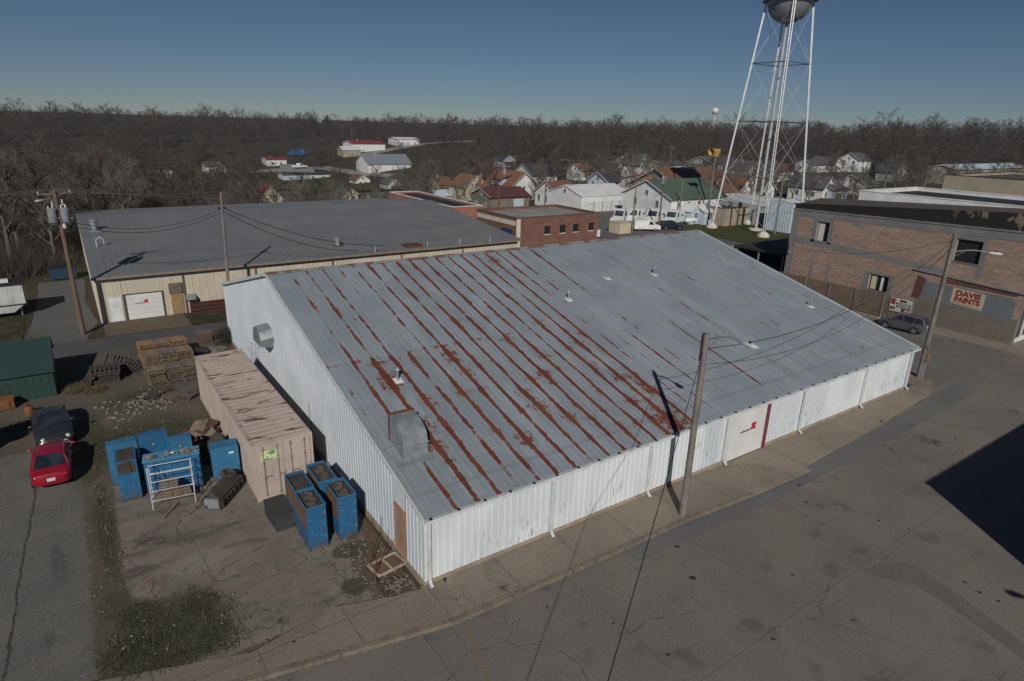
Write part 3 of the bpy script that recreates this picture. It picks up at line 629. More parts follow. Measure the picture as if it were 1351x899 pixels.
mb = MB(); mb.ext([(hx0-.45, y0-.35, zroof(y0-.35)+.035), (hx1+.1, y0-.35, zroof(y0-.35)+.035), (hx1+.1, y0-.0, zroof(y0)+.035), (hx0-.45, y0, zroof(y0)+.035)], (0, 0, .02)); mb.tube((hx0-.5, y0+.2, zroof(y0+.2)+.04), (hx0-.5, y0+.9, zroof(y0+.9)+.04), .03); mb.tube((hx0-.5, y0+.9, zroof(y0+.9)+.04), (hx0-.1, y0+.95, zroof(y0+.95)+.04), .03)
mb.build('flashing', M['galv'], hood)
for x, y, hh_ in ((2.61, 7.72, .55), (16.49, 12.08, .5), (25.71, 13.49, .55), (34.65, 6.29, .5), (21.43, 13.89, .18)):
    z = zroof(y); v = MB(); v.tube((x, y, z-.05), (x, y, z+hh_), .055, n=10)
    if hh_ > .3: v.lathe([(.05, 0), (.13, .02), (.10, .1), (.02, .16)], 12, (x, y, z+hh_))
    o = v.build('roof_vent', M['galv'], wh, smooth=40)
    f = MB(); f.ext([(x-.2, y-.25, zroof(y-.25)+.03), (x+.2, y-.25, zroof(y-.25)+.03), (x+.2, y+.2, zroof(y+.2)+.03), (x-.2, y+.2, zroof(y+.2)+.03)], (0, 0, .02)); f.build('flashing', M['white'], o)
# thin conduit on the gable
mb = MB(); mb.tube((-.08, 13.2, .4), (-.08, 13.2, 2.6), .03); mb.build('conduit', M['alu'], wh)
mb = MB(); mb.tube((-.3, 1.2, .5), (-.3, 1.2, 2.0), .012, n=5)

# ------------------------------------------------------------------ the beige warehouse behind
BX0, BX1, BY0, BYR, BY1, BEH, BRH = -8.1, 34.6, 43.5, 66.2, 88, 3.95, 6.0
bw = thing('warehouse', 'beige metal warehouse with wide plain dark grey roof across the alley', 'warehouse', group=None)
mb = MB(); ribbed(mb, 'x', BY0, BX0, -6.28, .0, lambda u: BEH, .6, .06, .03); ribbed(mb, 'x', BY0, -3.2, BX1, .0, lambda u: BEH, .6, .06, .03); mb.bx(-6.28, -3.2, BY0-.01, BY0+.1, 2.3, BEH)
zb_ = lambda y: BEH+(BRH-BEH)*(y-BY0)/(BYR-BY0) if y < BYR else BRH+(BEH-BRH)*(y-BYR)/(BY1-BYR)
for xx, sg in ((BX0, -1), (BX1, 1)):
    ribbed(mb, 'y', xx, BY0, BYR, 0, zb_, .6, .06, .03, sg); ribbed(mb, 'y', xx, BYR, BY1, 0, zb_, .6, .06, .03, sg)
ribbed(mb, 'x', BY1, BX0, BX1, 0, lambda u: BEH, .6, .06, .03, 1)
mb.build('wall', M['beige'], bw)
mb = MB()
def bsheet(y0, y1):
    prof = []; t = BX0-.15
    while t < BX1: prof += [(t, 0), (t+.54, 0), (t+.56, .03), (t+.59, .03)]; t += .61
    prof.append((BX1+.15, 0)); vs = []
    for u, d in prof: vs += [(u, y0, zb_(y0)+.04+d), (u, y1, zb_(y1)+.04+d)]
    mb.add(vs, [(2*i, 2*i+2, 2*i+3, 2*i+1) for i in range(len(prof)-1)])
bsheet(BY0-.3, BYR); bsheet(BYR, BY1+.3); mb.build('roof', M['broof'], bw)
mb = MB(); mb.bx(BX0-.2, BX1+.2, BY0-.46, BY0-.31, BEH-.16, BEH+.05); mb.build('gutter', mat('tan_gutter', (.25, .2, .15), (.18, .15, .12), 2, .6), bw)
for xd in (-1.55, 4.6, 12, 19.5, 27): 
    d = MB(); d.bx(xd-.06, xd+.06, BY0-.16, BY0-.04, .1, BEH-.1); d.build('downspout', mat('brown_downspout', (.16, .12, .09)) if xd < 0 else bpy.data.materials['brown_downspout'], bw)
dr = MB()
for k in range(5): dr.bx(-6.1, -3.35, BY0-.0, BY0+.06, .02+k*.44, .02+(k+1)*.44-.012)
door = dr.build('garage_door', mat('white_garage_door', (.66, .67, .64), (.6, .61, .59), 1, .5, fine=.1), bw)
mb = MB(); mb.bx(-6.28, -6.1, BY0-.05, BY0+.08, 0, 2.3); mb.bx(-3.35, -3.2, BY0-.05, BY0+.08, 0, 2.3); mb.bx(-6.1, -3.35, BY0-.05, BY0+.08, 2.22, 2.3); mb.build('frame', mat('dark_door_frame', (.07, .06, .055)), door)
emblem('door_emblem', door, -4.75, BY0-.008, 1.38, .3)
mb = MB(); mb.bx(-7.3, -6.48, BY0-.05, BY0-.02, .03, 2.05); dd = mb.build('door', mat('white_steel_door', (.68, .71, .71)), bw)
mb = MB(); mb.bx(-7.37, -7.3, BY0-.06, BY0-.015, 0, 2.12); mb.bx(-6.48, -6.41, BY0-.06, BY0-.015, 0, 2.12); mb.bx(-7.3, -6.48, BY0-.06, BY0-.015, 2.05, 2.12); mb.build('frame', M['trim'], dd)
mb = MB(); mb.lathe([(.03, 0), (.035, .04), (.01, .06)], 8, (-6.56, BY0-.05, 1.02), Matrix.Rotation(R(90), 3, 'X')); mb.build('handle', M['chrome'], dd)
mb = MB(); mb.bx(-2.75, -1.7, BY0-.14, BY0-.035, 1.95, 2.85); lv = mb.build('louvre_box', mat('brown_louvre', (.14, .105, .075)), bw)
mb = MB(); 
for k in range(8): mb.bx(-2.7, -1.75, BY0-.17, BY0-.14, 2.0+k*.1, 2.06+k*.1)
mb.build('slats', M['wood'], lv)
mb = MB(); 
for k in range(9): mb.bx(-2.68+k*.108, -2.68+k*.108+.1, BY0-.07-(k % 2)*.008, BY0-.033, .05, 1.95)
mb.build('wood_panel', mat('yellow_brown_boards', (.34, .225, .11), (.25, .165, .085), 2, .85), bw)
mb = MB(); mb.ext([(-1.5, BY0-.03, 1.75), (-1.5, BY0-.6, 1.6), (-1.5, BY0-.62, 1.3), (-1.5, BY0-.03, 1.2)], (.75, 0, 0)); mb.build('wall_hood', M['galv'], bw)
for px, py, hh_, r in ((127, 305, .9, .28), (443, 326, .55, .3), (446, 326, .01, .1)):
    if hh_ < .1: continue
    y = 59.5 if px < 200 else 47; x = -7.0 if px < 200 else 13.9; z = zb_(y)
    v = MB(); v.tube((x, y, z), (x, y, z+hh_), r, n=14); v.lathe([(r, 0), (r+.1, .05), (r+.1, .2), (r*.4, .33)], 14, (x, y, z+hh_)); o = v.build('roof_vent', M['galv'], bw, smooth=40)
    f = MB(); f.bx(x-.5, x+.5, y-.5, y+.5, z-.03, z+.09); f.build('flashing', M['rust'] if px > 200 else M['galv'], o)
v = MB(); v.path([(-7.2, 53, zb_(53)), (-7.2, 53, zb_(53)+.7), (-6.9, 53, zb_(53)+.95), (-6.6, 53, zb_(53)+.7), (-6.6, 53, zb_(53)+.3)], .07, 8); v.build('vent_pipe', M['alu'], bw, smooth=50)
for x in (22.5, 26.5, 30.5, 16.5): v = MB(); v.tube((x, BY0-.3, BEH), (x, BY0-.3, BEH+.75), .06); v.build('vent_pipe', M['alu'], bw)
v = MB(); v.bx(20.3, 22.2, BY0+.2, BY0+1.6, BEH+.0, BEH+.35); v.build('roof_curb', M['rust'], bw)
# ------------------------------------------------------------------ shipping container
def cont_roof():
    s = Sh('container_paint_rusty'); co = s.co(); x, y, z = s.xyz(co)
    col = s.mix(s.ss(.4, .6, s.noise(co, .7, 5)), (.46, .385, .335), (.40, .335, .29))
    n = s.noise(s.mp(co, (.9, 3.2, .6)), 1, 6, .65)
    up = s.M('GREATER_THAN', z, 2.86)
    bands = s.noise(s.mp(co, (.0, .9, 0), (0, 4, 0)), 1, 2)
    r = s.ss(.60, .66, s.M('MULTIPLY_ADD', s.ss(.45, .7, bands), .12, n))
    col = s.mix(s.M('MULTIPLY', r, up), col, (.12, .05, .032))
    col = s.mix(s.ss(.55, .75, s.noise(s.mp(co, (4, 4, .4)), 1, 4), 0, .3), col, (.27, .2, .16))
    col = s.mix(s.ss(.6, .7, s.noise(co, 2.2, 5), 0, .4), col, (.52, .43, .34))
    s.set(Base_Color=col, Roughness=.7); return s.m
ct = thing('shipping_container', 'long beige shipping container with rust streaks on top beside the white gable', 'container', (-3.866, 9.234, 0), .009)
CP = cont_roof(); CW, CLn, CH = 2.7, 13.6, 2.9
mb = MB()
for sx, sg in ((.03, -1), (CW-.03, 1)):
    prof = []; t = .15
    while t < CLn-.15: prof += [(t, 0), (t+.07, .036), (t+.14, .036), (t+.21, 0), (t+.28, 0)]; t += .28
    vs = []
    for u, d in prof: vs += [(sx-sg*(.036-d)-0*sg, u, .16), (sx-sg*(.036-d), u, CH-.11)]
    mb.add(vs, [(2*i, 2*i+2, 2*i+3, 2*i+1) for i in range(len(prof)-1)])
prof = []; t = .15; vs = []
while t < CLn-.15: prof += [(t, 0), (t+.06, .02), (t+.3, .02), (t+.36, 0), (t+.45, 0)]; t += .45
for u, d in prof: vs += [(.06, u, CH-.03+d), (CW-.06, u, CH-.03+d)]
mb.add(vs, [(2*i, 2*i+2, 2*i+3, 2*i+1) for i in range(len(prof)-1)])
mb.bx(.05, CW-.05, CLn-.06, CLn-.02, .15, CH-.1)
mb.build('body', CP, ct)
mb = MB()
for x in (0, CW-.1):
    mb.bx(x, x+.1, .001, CLn-.001, CH-.11, CH+.004); mb.bx(x, x+.1, .001, CLn-.001, .03, .17)
    for y in (0, CLn-.12): mb.bx(x-.004, x+.104, y, y+.12, .0, CH+.012)
for y in (0, CLn-.1): mb.bx(.1, CW-.1, y+.002, y+.1, CH-.12, CH+.002); mb.bx(.1, CW-.1, y+.002, y+.1, .03, .18)
mb.build('frame', CP, ct)
RODM = mat('container_rod_paint', (.30, .225, .17), (.18, .12, .09), 3, .7)
mb = MB(); mb.bx(.1, CW-.1, .055, .075, .18, CH-.12); mb.build('door_gap', M['dark'], ct)
for k in (0, 1):
    x0 = .11+k*(CW-.22)/2; x1 = x0+(CW-.22)/2-.015
    mb = MB(); mb.bx(x0, x1, .02, .06, .19, CH-.13)
    for q in range(5): mb.bx(x0+.06, x1-.06, .005, .02, .26+q*.5, .26+q*.5+.40)
    d = mb.build('door', CP, ct)
    for q in (.26, .78):
        r = MB(); xx = x0+(x1-x0)*q; r.tube((xx, -.025, .2), (xx, -.025, CH-.14), .02, n=8)
        for zz in (.3, 1.1, 1.9, 2.6): r.bx(xx-.05, xx+.05, -.04, .006, zz, zz+.06)
        r.bx(xx-.02, xx+.3, -.055, -.03, 1.2, 1.24); r.build('lock_rod', RODM, d)
st = Sh('green_yellow_sticker'); co = st.co(); x, y, z = st.xyz(co)
st.set(Base_Color=st.mix(st.ss(.5, .53, st.noise(st.mp(co, (3, 1, 9)), 1, 2)), (.72, .70, .42), (.10, .36, .12)), Roughness=.5)
mb = MB(); mb.bx(.32, 1.12, -.006, .003, 2.05, 2.5); mb.build('sticker', st.m, ct)

# ------------------------------------------------------------------ blue machine cabinets
def worn_paint(name, a, b, rustc=(.09, .045, .025)):
    s = Sh(name); co = s.co(); x, y, z = s.xyz(co)
    c = s.mix(s.ss(.36, .64, s.noise(co, 1.3, 5)), a, b)
    n = s.noise(s.mp(co, (6, 6, 1.2)), 1, 6, .68)
    c = s.mix(s.ss(.56, .68, n, 0, .45), c, tuple(v*.45 for v in a))
    c = s.mix(s.ss(.60, .66, s.noise(s.mp(co, (14, 14, 5), (4, 2, 9)), 1, 5, .6), 0, .5), c, (.24, .27, .30))
    low = s.ss(.55, .05, z); c = s.mix(s.M('MULTIPLY', s.ss(.44, .54, s.noise(co, 7, 6, .7)), low), c, rustc)
    c = s.mix(s.ss(.665, .69, s.noise(s.mp(co, loc=(7, 1, 3)), 5, 6, .68)), c, rustc)
    s.set(Base_Color=c, Roughness=s.ss(.3, .7, n, .42, .75)); s.bump(s.noise(co, 2.4, 3), .35, .06); return s.m
BLUE = worn_paint('blue_cabinet_paint', (.016, .125, .27), (.02, .10, .215))
BLUEM = worn_paint('scuffed_blue_paint', (.025, .165, .31), (.035, .135, .25))
_unused = lambda: mat('blue_cabinet_paint', (.012, .125, .29), (.014, .105, .245), .9, .5, fine=.12, streak=((.02, .06, .11), .4))
BLUEL = mat('faded_blue_paint', (.10, .27, .40), (.07, .22, .35), 1.4, .6, fine=.2, streak=((.3, .32, .33), .3))
INNER = mat('sooty_metal', (.04, .035, .03), (.09, .075, .06), 4, .9, fine=.5)
GRIME = mat('brown_insulation', (.17, .10, .06), (.06, .045, .035), 3, .95, fine=.5)
def fan_cabinet(label, loc, w, d, h, coils, side=True, rz=0, rings=True):
    t = thing('machine_cabinet', label, 'machine cabinet', loc, rz, 'blue machine cabinets')
    mb = MB(); e = .035
    mb.bx(0, w, 0, e, .12, h); mb.bx(0, w, d-e, d, .12, h); mb.bx(w-e, w, e, d-e, .12, h)
    mb.bx(0, e, e, d-e, .12, h*.45)
    for x in (0, w-.07):
        for y in (0, d-.07): mb.bx(x+.004, x+.066, y+.004, y+.066, 0, .12)
    mb.build('body', BLUE, t)
    mb = MB(); mb.bx(.06, w-.06, -.012, -.001, .22, h*.52); mb.bx(.06, w-.06, -.012, -.001, h*.52+.025, h-.1); mb.build('front_panel', BLUE, t)
    for zz in (.5, h-.4): mb = MB(); mb.tube((w-.05, -.02, zz), (w-.05, -.02, zz+.12), .016, n=6); mb.build('hinge', M['galv'], t)
    mb = MB(); mb.bx(.008, e, e, d-e, h*.45, h-.05); mb.build('side_panel', GRIME if side else BLUE, t)
    mb = MB(); mb.bx(e, w-e, e, d-e, h-.16, h-.10)
    mb.build('top_plate', INNER, t)
    for cy in coils:
        mb = MB(); r = w*.3
        mb.lathe([(r, -.10), (r, .03), (r*.9, .045), (r*.86, 0), (r*.86, -.08)], 20, (w/2, cy, h-.06))
        mb.lathe([(.0, -.03), (.09, -.03), (.09, .01), (0, .015)], 10, (w/2, cy, h-.07))
        for k in range(5):
            M_ = Matrix.Rotation(k*2*math.pi/5, 3, 'Z') @ Matrix.Rotation(R(25), 3, 'X'); mb.box(Vector((w/2, cy, h-.075))+M_@Vector((r*.45, 0, 0)), (r*.62, .12, .012), M=M_)
        mb.build('fan_ring', mat('fan_metal', (.16, .14, .12), (.07, .06, .05), 6, .6, .4) if 'fan_metal' not in bpy.data.materials else bpy.data.materials['fan_metal'], t, smooth=40)
    mb = MB(); mb.bx(-.012, w+.012, -.012, .04, h-.03, h+.015); mb.bx(-.012, w+.012, d-.04, d+.012, h-.03, h+.015); mb.bx(-.012, .03, .04, d-.04, h-.03, h+.015); mb.bx(w-.03, w+.012, .04, d-.04, h-.03, h+.015)
    mb.build('rim', BLUEM, t)
    return t
fan_cabinet('tall blue cabinet with one round fan opening, front left of the four beside the container', (-3.03, 4.42, 0), .80, 1.5, 2.05, (.55, 1.05))
fan_cabinet('blue cabinet with pale dusty open top, rear left of the four beside the container', (-2.98, 6.02, 0), .80, 1.62, 2.0, (), True)
fan_cabinet('tall blue cabinet with two round fan holes, front right of the four by the gable', (-1.72, 4.45, 0), .80, 1.5, 2.08, (.42, 1.05))
fan_cabinet('blue cabinet with debris in its open top, rear right beside the gable wall', (-1.93, 6.12, 0), .80, 1.75, 2.05, (.5, 1.2))
# low dark box
t = thing('dump_box', 'low dark grey metal box in front of the container doors', 'box', (-3.78, 6.45, 0), R(3))
dk = mat('dark_grey_box_paint', (.052, .055, .052), (.04, .042, .04), 1.2, .6, fine=.2)
mb = MB(); mb.bx(0, .85, .0, 1.6, .02, .74); mb.build('body', dk, t); mb = MB(); mb.bx(-.025, .875, -.025, 1.625, .74, .80); mb.build('lid', dk, t)
# left group of cabinets
t = thing('machine_cabinet', 'narrow tall blue cabinet with black mesh opening, farthest left', 'machine cabinet', (-9.05, 12.45, 0), R(-3), 'blue machine cabinets')
mb = MB(); e = .03; w, d, h = .82, 1.35, 2.05
mb.bx(0, w, e, d, .1, h-.0); 
mb.bx(0, w, 0, e, .1, 1.42); mb.bx(0, .07, 0, e, 1.42, h); mb.bx(w-.07, w, 0, e, 1.42, h); mb.bx(.07, w-.07, 0, e, h-.07, h)
for x in (.01, w-.09): mb.bx(x, x+.08, .01, .1, 0, .1); mb.bx(x, x+.08, d-.1, d-.01, 0, .1)
mb.build('body', BLUE, t)
mb = MB(); mb.bx(.08, w-.08, .06, d-.06, h-.0, h+.012); mb.build('top_opening', INNER, t)
mb = MB(); mb.bx(.07, w-.07, .012, .028, 1.42, h-.07)
for k in range(2): mb.lathe([(.16, 0), (.19, .02), (.15, .05)], 14, (w/2, .012, 1.58+k*.28), Matrix.Rotation(R(90), 3, 'X'))
mb.build('mesh_panel', INNER, t)
def slab(label, loc, w, d, h, m, tilt=0, rz=0, hole=None):
    t = thing('cabinet_panel', label, 'metal panel', loc, rz, 'loose blue panels')
    Rm = Matrix.Rotation(tilt, 4, 'X'); mb = MB(); mb.bx(0, w, 0, d, 0, h); mb.bx(-.012, w+.012, -.012, .0, h-.06, h+.01); mb.bx(-.012, .03, -.012, 0, 0, h-.06); mb.bx(w-.03, w+.012, -.012, 0, 0, h-.06)
    mb.v = [tuple(Rm @ Vector(v)) for v in mb.v]; mb.build('panel', m, t)
    mb = MB(); mb.lathe([(.05, 0), (.06, .03), (.02, .05)], 10, (w*.5, -.0, h*.75), Matrix.Rotation(R(90), 3, 'X')); mb.v = [tuple(Rm @ Vector(v)) for v in mb.v]; mb.build('handle', M['galv'], t)
slab('tall blue metal panel standing behind the narrow cabinet', (-9.28, 14.2, .02), 1.22, .5, 2.15, BLUEM, 0)
slab('wide blue metal panel standing beside the scuffed one, at the back', (-7.98, 14.3, .02), 1.25, .45, 2.2, BLUE, 0, R(2))
slab('short blue metal panel at the rear, behind the junk-topped cabinet', (-6.75, 13.9, .02), 1.0, .4, 1.9, BLUEM, 0, R(3))
# big blue cabinet with junk on top
t = thing('machine_cabinet', 'wide blue cabinet with pale top, junk lying on it, behind a white rack', 'machine cabinet', (-8.0, 12.28, 0), R(-8), 'blue machine cabinets')
mb = MB(); mb.bx(0, 2.3, 0, .75, .12, 1.82)
for x in (0.02, 2.18):
    for y in (.02, .63): mb.bx(x, x+.1, y, y+.1, 0, .12)
for k in range(4): mb.bx(.06+k*.56, .06+k*.56+.5, -.02, 0, .2, 1.6)
mb.build('body', BLUE, t); mb = MB(); mb.bx(-.03, 2.33, -.03, .78, 1.82, 1.87); mb.build('top', BLUEL, t)
mb = MB()
for k in range(3): mb.tube((.35+k*.75, -.035, .9), (.35+k*.75, -.035, 1.2), .018)
mb.build('handle', M['chrome'], t)
def junk(name, label, loc, rz, n, sx, sy, sz, mats, seed, group=None):
    rr = random.Random(seed); t = thing(name, label, 'scrap pile', loc, rz, group)
    for q, m in enumerate(mats):
        mb = MB()
        for k in range(n):
            d = (rr.uniform(.12, .55)*sx, rr.uniform(.06, .4)*sy, rr.uniform(.02, .35)*sz)
            x, y = rr.uniform(-.5, .5)*sx, rr.uniform(-.5, .5)*sy; f = max(0, 1-(abs(x)/sx*1.6)**2-(abs(y)/sy*1.6)**2)
            Mx = Matrix.Rotation(rr.uniform(-3, 3), 3, 'Z') @ Matrix.Rotation(rr.uniform(-.5, .5), 3, 'X') @ Matrix.Rotation(rr.uniform(-.4, .4), 3, 'Y')
            z = max(d[2]/2+.02, rr.uniform(.1, .9)*sz*f)
            if rr.random() < .3: mb.tube(Vector((x, y, z))-Mx@Vector((d[0]/2, 0, 0)), Vector((x, y, z))+Mx@Vector((d[0]/2, 0, 0)), .03+.05*rr.random()*sz, n=7)
            else: mb.box((x, y, z), d, M=Mx)
        mb.build(['scrap_metal', 'scrap_board', 'scrap_casting'][q], m, t)
    return t
CARD = mat('stained_board', (.26, .2, .14), (.15, .12, .09), 3, .9, fine=.4)
for q, (x, y, s) in enumerate(((-7.65, 12.55, .42), (-7.0, 12.5, .46), (-6.35, 12.42, .5), (-5.98, 12.4, .36))):
    lab = ('small heap of pale boards on the left end of the blue cabinet', 'heap of metal scraps on the pale cabinet top, second from left', 'heap of grey plates on the pale cabinet top, second from right', 'little brown heap on the right end of the pale cabinet top')[q]
    junk('scrap_heap', lab, (x, y-.03*q, 1.87+.012*0), 0, 5, s, s, .22, (CARD, M['galv']), 20+q, 'heaps on the blue cabinet')
# white steel rack
t = thing('steel_rack', 'white tubular steel rack with two board shelves in front of the blue cabinet', 'rack', (-7.95, 11.05, 0), R(-8))
for x in (0, 1.72):
    for y in (0, .85): mb = MB(); mb.tube((x, y, 0), (x, y, 2.15 if y == 0 else 1.85), .021); mb.build('post', M['lampw'], t)
for z in (.45, .95, 1.4, 1.8): mb = MB(); mb.tube((0, 0, z), (1.72, 0, z), .016); mb.tube((0, .85, z), (1.72, .85, z), .016); mb.tube((0, 0, z), (0, .85, z), .02); mb.tube((1.72, 0, z), (1.72, .85, z), .02); mb.build('rail', M['lampw'], t)
for z in (.48, 1.0):
    mb = MB()
    for k in range(4 if z < .6 else 2): mb.box((.25+k*.38+(.3 if z > .6 else 0), .42, z+.02), (.36, .8, .03), rz=.06*(k-1))
    mb.build('shelf', CARD, t)
# right leaning cabinet, engine
t = thing('machine_cabinet', 'blue cabinet with white label standing against the container side', 'machine cabinet', (-5.2, 12.1, 0), R(-4), 'blue machine cabinets')
mb = MB(); mb.bx(0, 1.22, .0, .75, .08, 1.75); mb.ext([(0, .0, 1.75), (1.22, 0, 1.75), (1.22, .75, 1.75), (0, .75, 1.75)], (0, .0, .04)); mb.bx(.02, .12, .02, .12, 0, .08); mb.bx(1.1, 1.2, .02, .12, 0, .08); mb.bx(.02, .12, .6, .7, 0, .08); mb.bx(1.1, 1.2, .6, .7, 0, .08)
mb.build('body', BLUEM, t); mb = MB(); mb.bx(.78, 1.0, -.006, .0, 1.38, 1.48); mb.build('label', M['white'], t)
mb = MB(); mb.bx(.05, 1.17, -.02, .0, .15, .8); mb.build('door', BLUEM, t)
t = thing('engine_block', 'dark greasy engine block lying in front of the leaning blue cabinet', 'machine part', (-5.05, 10.55, 0), R(52))
mb = MB(); mb.bx(-1.1, 1.1, -.38, .38, .05, .55); mb.ext([(-1.05, -.3, .55), (1.05, -.3, .55), (.95, -.05, .8), (-.95, -.05, .8)], (0, .25, 0))
for k in range(6): mb.bx(-1.0+k*.36, -.8+k*.36, -.46, -.38, .12, .45); mb.tube((-.9+k*.36, .2, .55), (-.9+k*.36, .2, .72), .07)
mb.build('block', INNER, t); mb = MB(); mb.lathe([(.3, -.1), (.36, -.05), (.36, .05), (.3, .1), (.22, .1), (.2, 0)], 20, (.75, .1, .78), Matrix.Rotation(R(20), 3, 'X')); mb.build('flywheel', INNER, t, smooth=40)
mb = MB(); mb.bx(-1.2, -1.08, -.35, .3, .3, .6); mb.bx(-1.13, -1.101, -.3, .2, .1, .26); mb.build('end_plate', M['galv'], t)
junk('scrap_pile', 'pile of dark rusty scrap and tarps against the container side', (-4.75, 16.6, 0), 0, 16, 1.5, 2.6, 1.15, (INNER, CARD, M['rust']), 3)
junk('scrap_pile', 'low heap of rusty red metal behind the blue panels', (-6.2, 15.9, 0), 0, 9, 1.3, 1.0, .5, (M['rust'], M['brownrust']), 5)
t = thing('metal_hopper', 'dark pointed metal hopper with white tag between container and leaning cabinet', 'hopper', (-4.5, 14.4, 0), 0)
mb = MB(); mb.loft([[(-.45, -.45, .02), (.45, -.45, .02), (.45, .45, .02), (-.45, .45, .02)], [(-.45, -.45, .9), (.45, -.45, .9), (.45, .45, .9), (-.45, .45, .9)], [(-.1, -.1, 1.5), (.1, -.1, 1.5), (.1, .1, 1.5), (-.1, .1, 1.5)]]); mb.build('body', INNER, t)
mb = MB(); mb.bx(-.15, .12, -.46, -.452, .45, .8); mb.build('tag', M['galv'], t)
for q, (x, y, a, l) in enumerate(((-7.3, 10.6, 55, 1.3), (-6.3, 10.2, 40, 1.2), (-6.1, 10.6, 60, 1.0))):
    mb = MB(); mb.box((0, 0, .06), (l, .09, .05)); o = setp(mb.build('plank', M['wood'], None), ('grey plank lying under the left end of the white rack', 'grey plank lying on bare concrete in front of the white rack', 'short plank lying at the right foot of the white rack')[q], 'plank', 'planks by the rack'); o.location = (x, y, .0); o.rotation_euler = (0, 0, R(a))

# ------------------------------------------------------------------ pallets
PAL = [mat('pallet_wood_orange', (.29, .18, .085), (.22, .14, .07), 2, .9, fine=.4), mat('pallet_wood_tan', (.225, .165, .11), (.16, .12, .085), 2, .9, fine=.4), mat('pallet_wood_grey', (.155, .13, .105), (.105, .09, .075), 2, .9, fine=.4), mat('pallet_wood_dark', (.065, .055, .05), (.045, .04, .037), 2, .9, fine=.4)]
def pallet(mi, label, L=1.2, Wd=1.0, nb=7, gaps=True):
    t = thing('pallet', label, 'pallet', group='stacked wooden pallets')
    mb = MB(); w = .095
    for k in range(nb): mb.bx(-L/2+k*(L-w)/(nb-1), -L/2+k*(L-w)/(nb-1)+w, -Wd/2, Wd/2, .115, .135)
    mb.build('top_boards', PAL[mi], t)
    mb = MB()
    for y in (-Wd/2+.02, -.02, Wd/2-.06): mb.bx(-L/2, L/2, y, y+.04, .02, .115)
    mb.build('stringers', PAL[mi], t)
    mb = MB()
    for k in range(4): mb.bx(-L/2+k*(L-w)/3, -L/2+k*(L-w)/3+w, -Wd/2, Wd/2, .0, .02)
    mb.build('bottom_boards', PAL[mi], t); return t
pp = {}
rr = random.Random(5)
def pstack(x, y, n, mis, label, rz=0):
    for k in range(n):
        mi = rr.choice(mis)
        if mi not in pp: t = pp[mi] = pallet(mi, label); t.location = (0, 0, 0)
        else: t = None
        loc = (x+rr.uniform(-.09, .09), y+rr.uniform(-.1, .1), .02+k*.1375); a = rz+rr.uniform(-.1, .1)+R(90)
        if t: t.location = loc; t.rotation_euler = (0, 0, a); t['label'] = label
        else: copy_thing(pp[mi], loc, a, label=label)
for i, x in enumerate((-5.85, -4.8, -3.9)):
    nm = ('left', 'middle', 'right')[i]
    x = -5.9+i*1.03
    pstack(x, 26.95, 8, (1, 1, 2, 2), f'greyish wooden pallet in the {nm} stack of the front row by the container')
    pstack(x, 29.0, 11, (1, 2, 0, 1), f'tan wooden pallet in the {nm} stack of the middle row by the alley')
    pstack(x+.05, 32.3, 9, (0, 0, 1), f'orange-brown wooden pallet in the {nm} stack of the rear row beside the alley')
    pstack(x+.02, 30.4, 7, (0, 1), f'yellow-brown wooden pallet in the low {nm} stack before the rear row')
# blackened pallets
pp[3] = pallet(3, 'blackened pallet lying flat in the low pile by the green shed')
for k in range(6): copy_thing(pp[3], (-8.7+rr.uniform(-.1, .1), 29.4+rr.uniform(-.1, .1), .02+.1375*k), rr.uniform(-.1, .1), (1.45, 1.5, 1)) if k else None
pp[3].location = (-8.7, 29.4, .02); pp[3].scale = (1.45, 1.5, 1)
def lean(o, loc, ex, ey, ez, label, sc=1): o.location = loc; o.rotation_euler = (ex, ey, ez); o['label'] = label; o.scale = (sc,)*3; return o
lb = ('blackened pallet leaning on the left side of the dark pile', 'blackened pallet leaning steeply behind the dark pile', 'blackened pallet slumped on the right of the dark pile', 'blackened pallet slumped farthest right, its slats splayed')
for k, (x, y, z, ex, ey, ez) in enumerate(((-9.75, 29.0, .05, 0, -.95, .1), (-7.9, 31.3, .35, .9, .2, -.5), (-7.4, 30.9, .2, .5, .35, -.6), (-7.0, 30.4, .12, .25, .4, -.7))):
    c = copy_thing(pp[3], (0, 0, 0)); lean(c, (x, y, z), ex, ey, ez, lb[k], 1.3)
for k, (x, y, z, ex, ey, ez, lab) in enumerate(((-5.2, 24.2, .03, .03, .0, .3, 'broken grey pallet lying lowest in the heap before the front stacks'), (-4.6, 23.6, .16, .1, .12, .9, 'broken grey pallet lying tilted on the heap, near the container'), (-4.35, 24.1, .3, .2, .25, .5, 'broken grey pallet on top of the heap beside the container'))):
    c = copy_thing(pp[2], (0, 0, 0)); lean(c, (x, y, z), ex, ey, ez, lab, 1.0); c['group'] = 'broken pallets in a heap'
for nm, lab, x, y, a in (('plank', 'loose dark planks lying left of the broken pallet heap', -6.0, 24.6, 15),):
    t = thing('plank_pile', lab, 'planks', (x, y, .0), R(a))
    mb = MB()
    for k in range(7): mb.box((rr.uniform(-.3, .3), rr.uniform(-.35, .35), .05+.03*k), (rr.uniform(1.2, 2), .1, .03), rz=rr.uniform(-.5, .5))
    mb.build('boards', PAL[3], t)
t = thing('wooden_crate', 'dark brown wooden crate standing by the alley edge near the white wall', 'crate', (-1.65, 34.55, 0), R(-3))
mb = MB(); mb.bx(-.5, .5, -.4, .4, .06, .75); mb.build('body', mat('dark_brown_boards', (.10, .06, .042), (.075, .048, .036), 2, .9), t)
mb = MB(); 
for k in range(5): mb.bx(-.52+k*.21, -.52+k*.21+.19, -.42, .42, .75, .78)
mb.build('lid', PAL[2], t)
for xx in (-.45, .3): mb = MB(); mb.bx(xx, xx+.15, -.4, .4, 0, .06); mb.build('skid', PAL[3], t)
